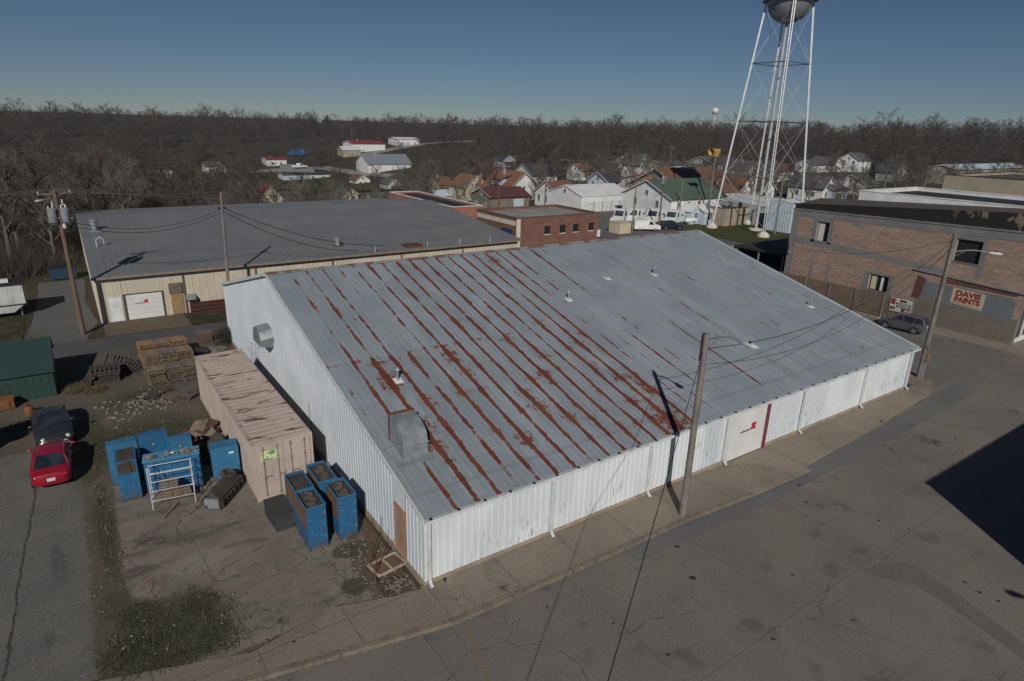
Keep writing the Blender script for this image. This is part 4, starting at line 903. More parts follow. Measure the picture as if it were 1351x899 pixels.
def lump(name, label, cat, loc, sx, sy, sz, m, seed, kind=None):
    bm = bmesh.new(); bmesh.ops.create_icosphere(bm, subdivisions=4, radius=1); rr = random.Random(seed)
    ph = [rr.uniform(0, 9) for _ in range(6)]
    for v in bm.verts:
        c = v.co; q = 1+.14*math.sin(c.x*3+ph[0])+.12*math.sin(c.y*4+ph[1])+.1*math.sin(c.z*5+c.x*6+ph[2])+.07*math.sin(c.y*11+ph[3])*math.sin(c.x*9+ph[4])
        v.co = Vector((c.x*sx*q, c.y*sy*q, max(-.02, c.z*sz*q)))
    me = bpy.data.meshes.new(name); bm.to_mesh(me); bm.free(); me.materials.append(m)
    o = bpy.data.objects.new(name, me); COL.objects.link(o); o.location = loc; setp(o, label, cat, kind=kind); return o
lump('tarp_heap', 'black tarp heap lying between the pallet stacks and the container', 'tarp', (-2.55, 31.6, 0), .75, .7, .5, M['tar'], 2)
lump('gravel_heap', 'small grey gravel heap by the container end', 'heap', (-1.3, 31.9, 0), .75, .7, .3, mat('grey_gravel', (.13, .125, .115), (.09, .087, .08), 6, .95, fine=.5), 7)
# rubble stones as loose ground cover
def rubble():
    rr = random.Random(12); V = []; F = []
    ic = bmesh.new(); bmesh.ops.create_icosphere(ic, subdivisions=1, radius=1); bv = [v.co.copy() for v in ic.verts]; bf = [[v.index for v in f.verts] for f in ic.faces]
    def put(x, y, s):
        n = len(V); sx, sy, sz = s*rr.uniform(.7, 1.4), s*rr.uniform(.7, 1.4), s*rr.uniform(.35, .7); a = rr.uniform(0, 6)
        for c in bv:
            q = rr.uniform(.75, 1.2); X, Y = c.x*sx*q, c.y*sy*q
            V.append((x+X*math.cos(a)-Y*math.sin(a), y+X*math.sin(a)+Y*math.cos(a), .03+max(-.02, c.z*sz*q)))
        for f in bf: F.append([i+n for i in f])
    for _ in range(200): put(rr.gauss(-6.8, 1.2), rr.gauss(24.0, .9), rr.uniform(.03, .13))
    for _ in range(170): put(rr.uniform(-9.8, -4.2), rr.uniform(14.8, 28), rr.uniform(.015, .06))
    for _ in range(40): put(rr.gauss(-8.9, .8), rr.gauss(3.2, 1.4), rr.uniform(.015, .06))
    for _ in range(40): put(rr.gauss(-6.3, .35), rr.gauss(2.2, 1.1), rr.uniform(.015, .06))
    for _ in range(190): put(rr.uniform(-1.9, -.15), rr.uniform(.2, 4.2), rr.uniform(.02, .07))
    for _ in range(70): put(rr.uniform(-10.6, -9.2), rr.uniform(5, 15), rr.uniform(.015, .05))
    for _ in range(60): put(-7.2+rr.gauss(0, 1), 20.3+rr.gauss(0, 1.5), rr.uniform(.02, .06))
    return fast_mesh('rubble', V, F, M['stone'])
setp(rubble(), 'pale broken stones scattered over the yard dirt and grass', 'rubble', kind='stuff')
def blades(name, label, areas, n, hmin, hmax, m, seed, w=.02):
    """areas: (cx, cy, sx, sy, weight) gaussian clumps"""
    rg = np.random.default_rng(seed); ws = np.array([a[4] for a in areas], float); ws /= ws.sum(); idx = rg.choice(len(areas), n, p=ws)
    A = np.array([a[:4] for a in areas]); c = A[idx]; cl = rg.normal(size=(n, 2))
    rad = np.linalg.norm(cl, axis=1, keepdims=True); cl = cl/rad*np.minimum(rad, rg.uniform(1.1, 1.9, (n, 1))); p = c[:, :2]+cl*c[:, 2:4]; h = rg.uniform(hmin, hmax, n); a = rg.uniform(0, 6.28, n); b = rg.normal(size=(n, 2))*h[:, None]*.45
    V = np.zeros((n, 3, 3)); V[:, 0, 0] = p[:, 0]-np.cos(a)*w; V[:, 0, 1] = p[:, 1]-np.sin(a)*w; V[:, 1, 0] = p[:, 0]+np.cos(a)*w; V[:, 1, 1] = p[:, 1]+np.sin(a)*w
    V[:, 2, :2] = p+b; V[:, 2, 2] = h; V[:, :2, 2] = .01
    o = fast_mesh(name, V.reshape(-1, 3), np.arange(3*n).reshape(-1, 3), m); return setp(o, label, 'grass', kind='stuff')
blades('grass', 'short dark green grass in the yard patches', [(-8.3, 2.6, .95, .85, 2.2), (-9.6, 2.3, .55, .5, .8), (-7.0, 1.5, .45, .5, .7), (-9.2, 4.2, .4, .45, .6), (-7.3, 3.7, .4, .4, .5), (-8.6, 1.2, .8, .25, .5), (-7.3, 18.6, 1.7, 1.4, 4), (-9.8, 20, .4, 2.2, 1), (-9.8, 10, .18, 2.6, .25), (-1.25, 3.6, .35, .35, .35), (-1.0, .7, .4, .3, .3), (-6.4, 25.4, 1, .5, .5), (-2.4, 2.0, .3, .8, .2)], 20000, .02, .075, M['grass'], 3)
blades('weeds', 'dry straw-coloured weeds along the shed and the yard edges', [(-10.4, 28.4, .4, .5, 2), (-12.3, 23.6, .9, .8, 2), (-9.4, 27.5, .4, .3, 1), (-.6, 33.2, .4, .8, 1), (-9.8, 12, .2, 3, .25), (-8.5, 3.5, 1.2, 1, .25), (-13, 40, .8, 2, 1)], 2600, .1, .45, M['drygrass'], 4, .016)
blades('brush', 'dark leafless brush under the trees left of the beige warehouse', [(-14, 72, 3, 4, 2), (-20, 70, 4, 6, 3), (-27, 74, 5, 6, 2), (-15, 84, 5, 5, 2.5), (-10.5, 92, 4, 6, 2), (-24, 86, 6, 6, 2)], 15000, .8, 3.6, mat('dark_brush_twigs', (.075, .06, .05), (.05, .04, .034), .4, .95), 14, .03)
# ------------------------------------------------------------------ broken frame, stair rods by the plywood door
t = thing('window_frame', 'rusty white two-pane window frame lying by the plywood door', 'window frame', (-.78, 1.75, .22), R(8))
mb = MB()
for x in (-.62, 0, .62): mb.bx(x-.04, x+.04, -.42, .42, 0, .07)
for y in (-.42, .42): mb.bx(-.579, .579, y-.04, y+.04, .004, .066)
mb.build('frame', mat('chipped_white_frame', (.46, .40, .34), (.30, .2, .14), 5, .8), t)
mb = MB(); mb.bx(-.56, .56, -.38, .38, .01, .02); mb.build('pane', GRIME, t)
t = thing('iron_rods', 'thin rusty iron rods propped up beside the plywood door', 'iron rods', (-.75, 1.9, 0))
mb = MB()
for x0, y0, x1, y1, z1 in ((-.75, -.7, -.05, .3, 1.5), (-.5, .5, -.45, .6, 1.7), (-.25, .65, -.2, .75, 1.9), (-.65, .1, -.6, .15, 1.3), (-.9, -.4, .35, .25, 1.0), (-.8, -1.0, -.7, -.2, .9)): mb.tube((x0, y0, .0), (x1, y1, z1), .016, n=6)
mb.build('rods', M['rust'], t)
junk('debris_heap', 'small heap of pale litter and broken bits by the warehouse corner', (-.75, .75, .03), 0, 7, .9, .7, .13, (M['stone'], CARD), 31)
t = thing('steel_beams', 'stack of maroon rusty steel beams along the beige wall', 'steel beams', (-1.35, 42.75, 0))
for k in range(3):
    mb = MB(); y = 0
    for z0 in (0,): mb.bx(0, 3.6, -.12, .12, .02+k*.36, .07+k*.36); mb.bx(0, 3.6, -.12, .12, .30+k*.36, .35+k*.36); mb.bx(0, 3.6, -.02, .02, .07+k*.36, .30+k*.36)
    mb.build('beam', M['brownrust'], t)
# bush and sapling by the gable end
def twiggy(name, label, cat, loc, h, n, seed, m, leaf=None):
    rg = np.random.default_rng(seed); t = thing(name, label, cat, loc); mb = MB(); rr = random.Random(seed)
    for k in range(7):
        a = rr.uniform(0, 6.28); mb.tube((0, 0, 0), (math.cos(a)*h*.28, math.sin(a)*h*.28, h*rr.uniform(.6, 1)), .018, .006, 5)
    mb.build('stem', m, t)
    c = rg.normal(size=(n, 3))*np.array([h*.2, h*.2, h*.22])+np.array([0, 0, h*.5]); c[:, 2] = np.clip(c[:, 2], .05, h*1.05)
    d = rg.normal(size=(n, 3))*.09*(1 if leaf else 2.2); e = rg.normal(size=(n, 3))*(.03 if leaf else .008)
    V = np.stack([c-d, c+d, c+e+d*.2], 1).reshape(-1, 3); fast_mesh('foliage' if leaf else 'twigs', V, np.arange(3*n).reshape(-1, 3), leaf or m, t); return t
evg = mat('evergreen_needles', (.04, .052, .025), (.025, .035, .018), 2, .9)
brn = mat('bare_twig_bark', (.15, .12, .095), (.10, .082, .066), 2, .95)
twiggy('shrub', 'small dark evergreen shrub at the far corner of the white gable', 'shrub', (-.55, 32.9, 0), 1.5, 1500, 3, brn, evg)
twiggy('sapling', 'leafless sapling standing between the container end and the white gable', 'sapling', (-.5, 24.2, 0), 3.2, 130, 5, brn)
# ------------------------------------------------------------------ green shed, trailer and clutter at the left edge
t = thing('green_shed', 'long dark green metal shed with sloping roof at the left edge', 'shed', (0, 0, 0))
gr1 = mat('dark_green_sheet', (.018, .05, .04), (.016, .042, .035), .6, .6, fine=.15); gr2 = mat('green_roof_sheet', (.030, .064, .060), (.026, .055, .052), .6, .55, fine=.15)
mb = MB(); ribbed(mb, 'x', 28.0, -24, -11.35, 0, lambda u: 1.68, .4, .05, .02); mb.ext([(-24, 28.05, 0), (-24, 33.4, 0), (-24, 33.4, 1.5), (-24, 31.9, 2.68), (-24, 28.05, 1.68)], (12.63, 0, 0)); mb.build('wall', gr1, t)
mb = MB(); mb.ext([(-24.2, 27.8, 1.65), (-24.2, 31.9, 2.70), (-24.2, 33.7, 1.4), (-24.2, 33.7, 1.46), (-24.2, 31.9, 2.76), (-24.2, 27.8, 1.71)], (12.95, 0, 0)); mb.build('roof', gr2, t)
ORG = mat('orange_rust_box', (.22, .085, .022), (.13, .055, .02), 2.5, .85, fine=.4)
t = thing('orange_chest', 'orange-brown rusty chest in front of the green shed', 'chest', (-14.1, 27.2, 0), R(6)); mb = MB(); mb.bx(-.65, .65, -.3, .3, .04, .62); mb.build('body', ORG, t); mb = MB(); mb.bx(-.68, .68, -.33, .33, .62, .68); mb.build('lid', ORG, t)
mb = MB(); mb.bx(-.5, -.4, -.31, -.3, .1, .6); mb.bx(.4, .5, -.31, -.3, .1, .6); mb.build('strap', M['rust'], t)
t = thing('orange_canister', 'small orange canister beside the dark car', 'canister', (-12.7, 25.6, 0)); mb = MB(); mb.lathe([(.0, 0), (.24, .0), (.25, .1), (.25, .42), (.16, .52), (0, .52)], 14); mb.build('body', ORG, t, smooth=40); mb = MB(); mb.tube((0, 0, .52), (0, 0, .6), .06); mb.build('cap', M['dark'], t)
t = thing('rusty_tank', 'brown rusty tank cut off by the left edge beside the cars', 'tank', (-15.25, 21.3, 0), R(15)); mb = MB(); mb.lathe([(.0, -1.6), (.55, -1.5), (.8, -1.25), (.8, 1.25), (.55, 1.5), (0, 1.6)], 22, (0, 0, 1.35), Matrix.Rotation(R(90), 3, 'Y')); mb.build('body', M['rust'], t, smooth=40)
for xx in (-1, .8): mb = MB(); mb.bx(xx, xx+.2, -.5, .5, 0, .75); mb.build('skid', INNER, t)
lump('blue_bag', 'small blue bag lying by the dark car', 'bag', (-13.0, 22.9, .0), .28, .2, .14, flat('blue_plastic', (.03, .12, .2)), 4)
t = thing('camper_trailer', 'boxy white camper trailer with dark roof at the left edge', 'trailer', (-16.6, 48.9, 0), R(2))
mb = MB(); mb.bx(-3.6, 3.5, 0, 2.3, 1.05, 2.75); mb.ext([(-3.6, 0.002, .42), (2.5, 0.002, .42), (3.3, .002, 1.05), (-3.6, 0.002, 1.05)], (0, 2.29, 0)); mb.build('body', mat('weathered_white_panels', (.50, .52, .51), (.38, .40, .40), .8, .6, streak=((.2, .2, .19), .6)), t)
mb = MB(); mb.bx(-3.65, 3.6, -.06, 2.36, 2.75, 2.86); mb.build('roof', M['tar'], t); mb = MB(); mb.bx(-3.6, 3.5, -.012, 0, 1.0, 1.12); mb.bx(3.4, 3.512, -.012, 0, 1.12, 2.75); mb.build('trim', M['dark'], t)
mb = MB(); mb.bx(1.6, 2.5, .9, 1.6, 2.86, 3.1); mb.build('roof_unit', M['white'], t)
for x in (-1.2, -.3): mb = MB(); mb.lathe([(.2, -.1), (.33, -.1), (.35, 0), (.33, .1), (.2, .1)], 18, (x, .2, .35), Matrix.Rotation(R(90), 3, 'X')); mb.build('wheel', M['dark'], t)
for yy in (.4, 1.9): mb = MB(); mb.tube((3.0, yy, 0), (3.0, yy, .95), .05); mb.build('jack', M['galv'], t)
t = thing('blue_dumpster', 'dark blue dumpster at the end of the driveway', 'dumpster', (-10.4, 63.2, 0)); mb = MB(); mb.ext([(-1.1, -.6, .1), (1.1, -.6, .1), (1.25, -.6, 1.25), (-1.25, -.6, 1.25)], (0, 1.4, 0)); mb.build('body', flat('dark_blue_steel', (.015, .04, .075)), t); mb = MB(); mb.bx(-1.28, 1.28, -.65, .85, 1.25, 1.32); mb.build('lid', M['dark'], t)
lump('blue_tarp', 'bright turquoise tarp lying beyond the driveway', 'tarp', (-9.9, 76, 0), 1.0, .6, .35, flat('turquoise_tarp', (.05, .26, .33)), 9)
lump('red_tarp', 'small red tarp bundle under the trees behind the trailer', 'tarp', (-17.5, 79, 0), .8, .7, .6, flat('dull_red_tarp', (.16, .03, .035)), 10)
# ------------------------------------------------------------------ vehicles
TYRE = flat('tyre_rubber', (.015, .015, .016), .8); RIM = flat('wheel_rim', (.38, .39, .40), .35, .8)
HEAD = flat('clear_headlamp', (.6, .62, .62), .15, .2); TAIL = flat('red_tail_lamp', (.35, .01, .012), .2); PLATE = flat('licence_plate_white', (.62, .64, .66), .4)
def wheel(par, x, y, r, sg, w=.2):
    Mx = Matrix.Rotation(R(90)*-sg, 3, 'X')
    mb = MB(); mb.lathe([(r*.62, 0), (r*.93, .0), (r, .04), (r, w-.03), (r*.93, w), (r*.62, w)], 22, (x, y-sg*w*.92, r), Mx); t = mb.build('wheel', TYRE, par, smooth=40)
    mb = MB(); mb.lathe([(0, w-.05), (r*.25, w-.04), (r*.28, w-.07), (r*.58, w-.05), (r*.64, w+.004), (r*.6, w+.006)], 18, (x, y-sg*w*.92, r), Mx); mb.build('rim', RIM, t, smooth=40)
def car(name, label, loc, rz, paint, L=4.5, Wd=1.75, kind='coupe', group=None, plate=True, cat='car'):
    t = thing(name, label, cat, loc, rz, group); h = Wd/2; r = .32; wb = L*.3
    # lower body stations: x, z under, z deck, half width
    if kind == 'coupe': st = [(-.5, .45, .74, .66), (-.485, .30, .86, .80), (-.44, .24, .93, .93), (-.30, .2, .95, 1.0), (-.1, .18, .93, 1.0), (.12, .18, .91, 1.0), (.24, .2, .87, .99), (.38, .22, .80, .95), (.46, .25, .70, .86), (.49, .3, .60, .70), (.5, .4, .52, .55)]; cb = [(-.36, .93, .93, .80), (-.19, .93, 1.30, .62), (-.06, .93, 1.36, .63), (.04, .92, 1.33, .62), (.23, .88, .90, .80)]
    elif kind == 'roadster': st = [(-.5, .45, .7, .6), (-.485, .30, .84, .8), (-.43, .24, .92, .95), (-.27, .2, .93, 1.0), (-.1, .18, .90, .98), (.10, .18, .90, .99), (.24, .2, .88, 1.0), (.38, .22, .80, .97), (.46, .25, .68, .86), (.49, .3, .56, .7), (.5, .38, .48, .5)]; cb = [(-.36, .92, .95, .76), (-.2, .92, 1.24, .60), (-.09, .9, 1.29, .62), (.0, .9, 1.25, .60), (.2, .88, .90, .78)]
    else: st = [(-.5, .45, .92, .78), (-.49, .32, 1.0, .90), (-.46, .26, 1.02, .96), (-.30, .22, 1.0, 1.0), (-.1, .2, .98, 1.0), (.12, .2, .96, 1.0), (.25, .22, .93, .99), (.38, .24, .86, .95), (.46, .28, .76, .85), (.49, .33, .64, .7), (.5, .4, .54, .55)]; cb = [(-.485, 1.0, 1.04, .84), (-.43, 1.0, 1.48, .72), (-.1, .98, 1.55, .70), (.06, .96, 1.50, .68), (.25, .92, .95, .82)]
    rings = []
    for x, zb, zd, w in st:
        w *= h; x *= L; m = zb+.45*(zd-zb)
        half = [(w*.55, zb), (w*.92, zb+.03), (w*.985, m-.08), (w, m), (w*.97, zd-.06), (w*.88, zd-.015), (w*.45, zd+.015)]
        rings.append([(x, y, z) for y, z in half]+[(x, -y, z) for y, z in reversed(half)])
    mb = MB(); mb.loft(rings); body = mb.build('body', paint, t, smooth=35)
    rg = []
    for x, z0, z1, w in cb:
        w0 = h*.90; w1 = w*h
        half = [(w0*.96, z0-.05), (w0*.93, z0+.01), (w1+(w0*.93-w1)*.15 if z1-z0 > .1 else w0*.9, z1-.06 if z1-z0 > .1 else z0+.015), (w1*.84, z1-.008), (w1*.4, z1+.012)]
        rg.append([(x*L, y, z) for y, z in half]+[(x*L, -y, z) for y, z in reversed(half)])
    mb = MB(); mb.loft(rg); mb.build('windows', M['glass'], t, smooth=30)
    mb = MB(); top = rg[1:4]; 
    def up(r_): return [(x, y*1.015, z+.012) for x, y, z in r_]
    rr = [[up(q)[i] for i in (2, 3, 4, 5, 6, 7)] for q in top]
    x0, x1 = top[0][0][0], top[2][0][0]
    mb.loft(rr, closed=False, caps=False)
    mb.loft([[(x, y, z-.05) for x, y, z in q] for q in rr], closed=False, caps=False)
    mb.build('roof', paint, t, smooth=40)
    for sg in (0, 1):
        mb = MB()
        i = 2 if sg == 0 else -3
        def P(k, e=.012): v = rg[k][i]; return Vector((v[0], v[1]+(e if sg == 0 else -e), v[2]+.01))
        j = 1 if sg == 0 else -2
        def Q(k): v = rg[k][j]; return Vector((v[0], v[1]+(.01 if sg == 0 else -.01), v[2]))
        mb.tube(Q(4), P(3), .035, n=6); mb.tube(Q(0), P(1), .06, .04, n=6); mb.tube(P(1), P(2), .03, n=6); mb.tube(P(2), P(3), .03, n=6)
        xm = (cb[1][0]+cb[2][0])/2*L if kind != 'hatch' else -.02*L
        mb.tube((xm, Q(2).y, Q(2).z), (xm-.05, P(2).y, P(2).z-.02), .035, n=6)
        if kind == 'hatch': mb.tube((-.26*L, Q(2).y, Q(2).z+.03), (-.27*L, P(2).y, P(2).z-.04), .035, n=6)
        mb.build('pillar', paint, t, smooth=40)
    for x in (-wb, wb):
        for sg in (-1, 1):
            wheel(t, x, sg*h*.985, r, sg)
            mb = MB(); Mx = Matrix.Rotation(R(90)*-sg, 3, 'X'); mb.lathe([(r*1.02, 0), (r*1.14, .0), (r*1.14, .2), (r*1.02, .2)], 22, (x, sg*(h*.985-.185), r+.02), Mx); mb.build('wheel_arch', M['dark'], t)
    zf = {'coupe': .62, 'roadster': .62, 'hatch': .70}[kind]; zr_ = {'coupe': .74, 'roadster': .72, 'hatch': .92}[kind]
    for sg in (-1, 1):
        mb = MB(); mb.lathe([(.0, -.05), (.08, -.03), (.115, .02), (.09, .06), (0, .08)], 12, (L*.462, sg*h*.62, zf), Matrix.Rotation(R(70), 3, 'Y') @ Matrix.Rotation(R(sg*20), 3, 'X')); mb.build('headlight', HEAD, t, smooth=50)
        mb = MB(); mb.lathe([(.0, -.05), (.08, -.03), (.12, .02), (.09, .05), (0, .07)], 12, (-L*.478, sg*h*.70, zr_), Matrix.Rotation(R(-80), 3, 'Y')); mb.build('tail_light', TAIL, t, smooth=50)
        mb = MB(); mb.lathe([(0, -.1), (.06, -.07), (.075, 0), (.05, .09), (0, .1)], 10, (cb[4][0]*L*.78, sg*(h+.06), .98), Matrix.Rotation(R(90), 3, 'X')); mb.tube((cb[4][0]*L*.78, sg*(h*.86), .93), (cb[4][0]*L*.78, sg*(h+.04), .96), .025); mb.build('mirror', paint, t, smooth=50)
    if plate: mb = MB(); mb.box((-L*.5-.004 if kind == 'hatch' else -L*.4985, 0, .6 if kind != 'hatch' else .7), (.02, .32, .16)); mb.build('licence_plate', PLATE, t)
    mb = MB(); mb.box((L*.497, 0, .38), (.03, h*.9, .12)); mb.build('grille', M['dark'], t)
    sm = M['dark']; mb = MB(); mb.box((-L*.4935, 0, zr_-.2), (.03, h*1.5, .012)); mb.box((-L*.487, 0, .42), (.05, h*1.35, .05)); mb.build('bumper_seam', sm, t)
    for sg in (-1, 1):
        for xx in (cb[3][0]*L+.35, -.16*L):
            mb = MB(); mb.box((xx, sg*h*.975, .62), (.012, .055, .56)); mb.build('door_seam', sm, t)
        mb = MB(); mb.box((0, sg*h*.955, .235), (L*.5, .06, .05)); mb.build('sill', sm, t)
        mb = MB(); mb.tube((-.05*L, sg*h*.985, .80), (.0*L, sg*h*.985, .80), .014); mb.build('door_handle', paint, t)
    return t
RED = flat('red_car_paint', (.30, .006, .022), .3, 0, .8); GRY = flat('graphite_car_paint', (.035, .038, .045), .3, .2, .8); SIL = flat('silver_car_paint', (.115, .13, .15), .3, .4, .7)
a = R(86)
car('car', 'red coupe seen from behind, parked nose to nose with the dark car', (-11.55, 17.35, .016), R(88), RED, 4.25, 1.66, 'coupe')
car('car', 'dark graphite sports car facing the viewer behind the red coupe', (-11.55, 21.9, .016), R(-86), GRY, 4.3, 1.74, 'roadster')
car('car', 'silver hatchback parked along the brown fence and brick building', (52.6, 7.3, .02), R(97), SIL, 3.95, 1.75, 'hatch')
def boxvan(name, label, loc, rz, L, Wd, prof, paint, wind, group=None, wheels=(.2, .8), cat='van', sidew=None, stripe=None, lights=.75):
    """prof: side outline (x, z) as fractions of L and metres, nose at +x; wind: two outline points of the windscreen"""
    t = thing(name, label, cat, loc, rz, group); mb = MB(); mb.ext([(x*L, -Wd/2, z) for x, z in prof], (0, Wd, 0)); mb.build('body', paint, t)
    (xa, za), (xb, zb) = wind; d = Vector((xb*L-xa*L, 0, zb-za)); nrm = Vector((d.z, 0, -d.x)).normalized()
    if nrm.x < 0: nrm = -nrm
    mb = MB(); o = nrm*.012; A = Vector((xa*L, 0, za))+d*.06+o; B = Vector((xa*L, 0, za))+d*.94+o; w = Wd/2*.88
    mb.ext([A+Vector((0, -w, 0)), A+Vector((0, w, 0)), B+Vector((0, w*.94, 0)), B+Vector((0, -w*.94, 0))], nrm*-.03); mb.build('windscreen', M['glassb'], t)
    for sg in (-1, 1):
        if sidew:
            mb = MB(); q = [(x*L, sg*(Wd/2+.008), z) for x, z in sidew]; mb.ext(q, (0, -sg*.03, 0)); mb.build('side_window', M['glass'], t)
        if stripe: mb = MB(); mb.bx(stripe[0]*L, stripe[1]*L, sg*(Wd/2+.006)-.004, sg*(Wd/2+.006)+.004, stripe[2], stripe[3]); mb.build('side_emblem', flat('blue_emblem', (.03, .12, .35)) if 'blue_emblem' not in bpy.data.materials else bpy.data.materials['blue_emblem'], t)
        for x in wheels: wheel(t, (x-.5)*L, sg*(Wd/2-.02), .34, sg)
        xm = max(p[0] for p in prof)*L
        mb = MB(); mb.box((xm-.01, sg*Wd*.36, lights), (.06, .2, .14)); mb.build('headlight', HEAD, t)
    mb = MB(); mb.box((max(p[0] for p in prof)*L+.02, 0, .45), (.1, Wd*.98, .16)); mb.build('bumper', M['dark'], t)
    return t
MAILP = [(-.5, .5), (-.5, 2.55), (.10, 2.62), (.17, 2.5), (.26, 1.35), (.46, 1.12), (.5, .95), (.5, .45)]
for k, (px, py, lab) in enumerate(((813, 296.5, 'white delivery truck, leftmost of the parked row behind the warehouse roof'), (831, 295.5, 'white delivery truck, second from the left in the parked row'), (857, 296.5, 'white delivery truck, third in the row, behind the small white van'), (882, 298, 'white delivery truck at the right end of the row, beside the lawn'))):
    p = G(px, py, z=0); boxvan('delivery_truck', lab, (p.x+1.9, p.y+.7, .01), R(-163), 4.8, 2.1, MAILP, M['white'], ((.26, 1.37), (.17, 2.48)), 'white delivery trucks', sidew=[(.0, 1.5), (.16, 1.5), (.11, 2.35), (.0, 2.35)], stripe=(-.4, -.22, 1.5, 1.9), lights=.8)
boxvan('cargo_van', 'small white cargo van parked in front of the delivery trucks', (73.5, 60.0, .01), R(-28), 4.7, 1.9, [(-.5, .4), (-.5, 1.5), (-.47, 1.88), (.1, 1.9), (.17, 1.82), (.31, 1.2), (.47, 1.0), (.5, .75), (.5, .38)], M['white'], ((.31, 1.22), (.17, 1.8)), None, sidew=[(.05, 1.15), (.25, 1.15), (.16, 1.68), (.05, 1.68)], lights=.8)
car('car', 'dark blue car parked between the last delivery truck and the roof edge', (79.0, 59.3, .01), R(-20), flat('dark_blue_paint', (.012, .02, .035), .3, 0, .7), 4.5, 1.75, 'hatch')

# ------------------------------------------------------------------ poles and wires
def polep(name, label, base, top, r0=.16, r1=.11, m='pole', cat='utility pole', group=None):
    t = thing(name, label, cat, base, 0, group); b = Vector(base); q = Vector(top)-b
    mb = MB(); mb.path([q*k/6 for k in range(7)], [r0+(r1-r0)*k/6 for k in range(7)], 12); mb.build('pole', M[m], t, smooth=50); return t, q
def arm(t, q, f, half, ang, m='pole', n=3):
    c = q*f; d = Vector((math.cos(ang), math.sin(ang), 0)); mb = MB(); side = Vector((-d.y, d.x, 0))*.13
    mb.box(c+side, (half*2, .09, .11), rz=ang); o = mb.build('crossarm', M[m], t)
    mb = MB()
    for k in range(n):
        u = -half*.92+half*1.84*k/(n-1); mb.lathe([(.02, 0), (.05, .03), (.05, .08), (.03, .12), (.05, .15), (.0, .2)], 8, c+side+d*u+Vector((0, 0, .05)))
    mb.build('insulator', M['lampw'], o, smooth=50)
def transformer(t, p, h=.95, r=.28):
    mb = MB(); mb.lathe([(0, 0), (r*.9, 0), (r, .05), (r, h-.06), (r*1.06, h-.05), (r*1.06, h), (r*.6, h+.08), (0, h+.1)], 16, p); o = mb.build('transformer', M['galv'], t, smooth=40)
    mb = MB()
    for k in range(2): a = 1+k*2.4; mb.lathe([(.05, 0), (.07, .05), (.04, .1), (.07, .15), (.03, .25), (0, .3)], 8, Vector(p)+Vector((math.cos(a)*r*.6, math.sin(a)*r*.6, h+.04)))
    mb.tube(Vector(p)+Vector((r, .0, h*.3)), Vector(p)+Vector((r+.12, 0, h*.3)), .03); mb.build('bushing', M['lampw'], o, smooth=50)
def lamparm(t, q, f, d, ln, rise, m='alu'):
    d = Vector((*d, 0)).normalized(); s0 = q*f; pts = [s0+d*(ln*u)+Vector((0, 0, rise*math.sin(u*math.pi*.5)+.12*math.sin(u*math.pi))) for u in (0, .2, .4, .6, .8, 1)]
    mb = MB(); mb.path(pts, .042, 7); mb.tube(s0+Vector((0, 0, -.45)), pts[2], .015); o = mb.build('lamp_arm', M['galv'], t, smooth=50)
    e = pts[-1]; mb = MB(); sd = Vector((-d.y, d.x, 0)); rings = []
    for u, w, a, b in ((-.05, .05, .04, -.03), (.1, .10, .07, -.06), (.35, .15, .07, -.09), (.55, .14, .05, -.08), (.66, .05, .02, -.04)):
        c = e+d*u; rings.append([c+sd*w, c+sd*w*.7+Vector((0, 0, a)), c-sd*w*.7+Vector((0, 0, a)), c-sd*w, c-sd*w*.7+Vector((0, 0, b)), c+sd*w*.7+Vector((0, 0, b))])
    mb.loft(rings); lo = mb.build('lamp_head', M['lampw'], o, smooth=50); mb = MB(); mb.tube(e+d*.3+Vector((0, 0, .06)), e+d*.3+Vector((0, 0, .16)), .045); mb.build('photocell', M['dark'], lo)
p1, q1 = polep('utility_pole', 'weathered wooden pole with curved street lamp in front of the white warehouse', (12.06, -2.15, .05), (11.87, -2.3, 9.0), .17, .12)
lamparm(p1, q1, .965, (.0, -1), 1.75, .42)
mb = MB(); mb.bx(-.05, .05, .12, .2, 7.6, 8.9); mb.tube((-.1, .12, 7.9), (.1, .12, 7.9), .03); mb.build('bracket', M['galv'], p1); mb = MB(); mb.path([(.14, .06, .1), (.11, .08, 3), (.05, .07, 6), (.0, .04, 8.2)], .025, 6); mb.build('conduit', M['alu'], p1)
p2, q2 = polep('utility_pole', 'brown wooden pole with transformers and street light by the driveway', (-9.5, 40.9, 0), (-9.55, 40.95, 11.2), .2, .13, 'polebrown')
arm(p2, q2, .985, 1.1, R(15)); lamparm(p2, q2, .93, (-.8, -.6), .9, .25)
for dx, dy in ((-.42, -.2), (.38, -.3)): transformer(p2, q2*.80+Vector((dx, dy, 0)), 1.0, .30)
mb = MB(); mb.tube(q2*.76+Vector((.2, -.25, 0)), q2*.76+Vector((.2, -.25, .3)), .12); mb.box(q2*.785, (1.1, .08, .1), rz=R(-5)); mb.tube(q2*.9+Vector((.35, -.1, .1)), q2*.9+Vector((.35, -.1, .55)), .05); mb.tube(q2*.9+Vector((-.3, -.1, .1)), q2*.9+Vector((-.3, -.1, .55)), .05); mb.build('fuse_cutout', M['lampw'], p2)
pm, qm = polep('utility_pole', 'slim grey pole rising behind the white gable, wires fanning from its top', (1.35, 39.6, 0), (1.75, 40.0, 10.9), .14, .10)
mb = MB(); mb.box(qm*.88, (.5, .1, .2), rz=.1); mb.tube(qm*.88+Vector((-.4, 0, 0)), qm*.88+Vector((.4, 0, .0)), .03); mb.build('bracket', M['dark'], pm); mb = MB(); mb.tube(qm*.9+Vector((-.13, -.05, 0)), qm*.995+Vector((-.1, -.05, 0)), .05); mb.build('riser', M['rust'], pm)
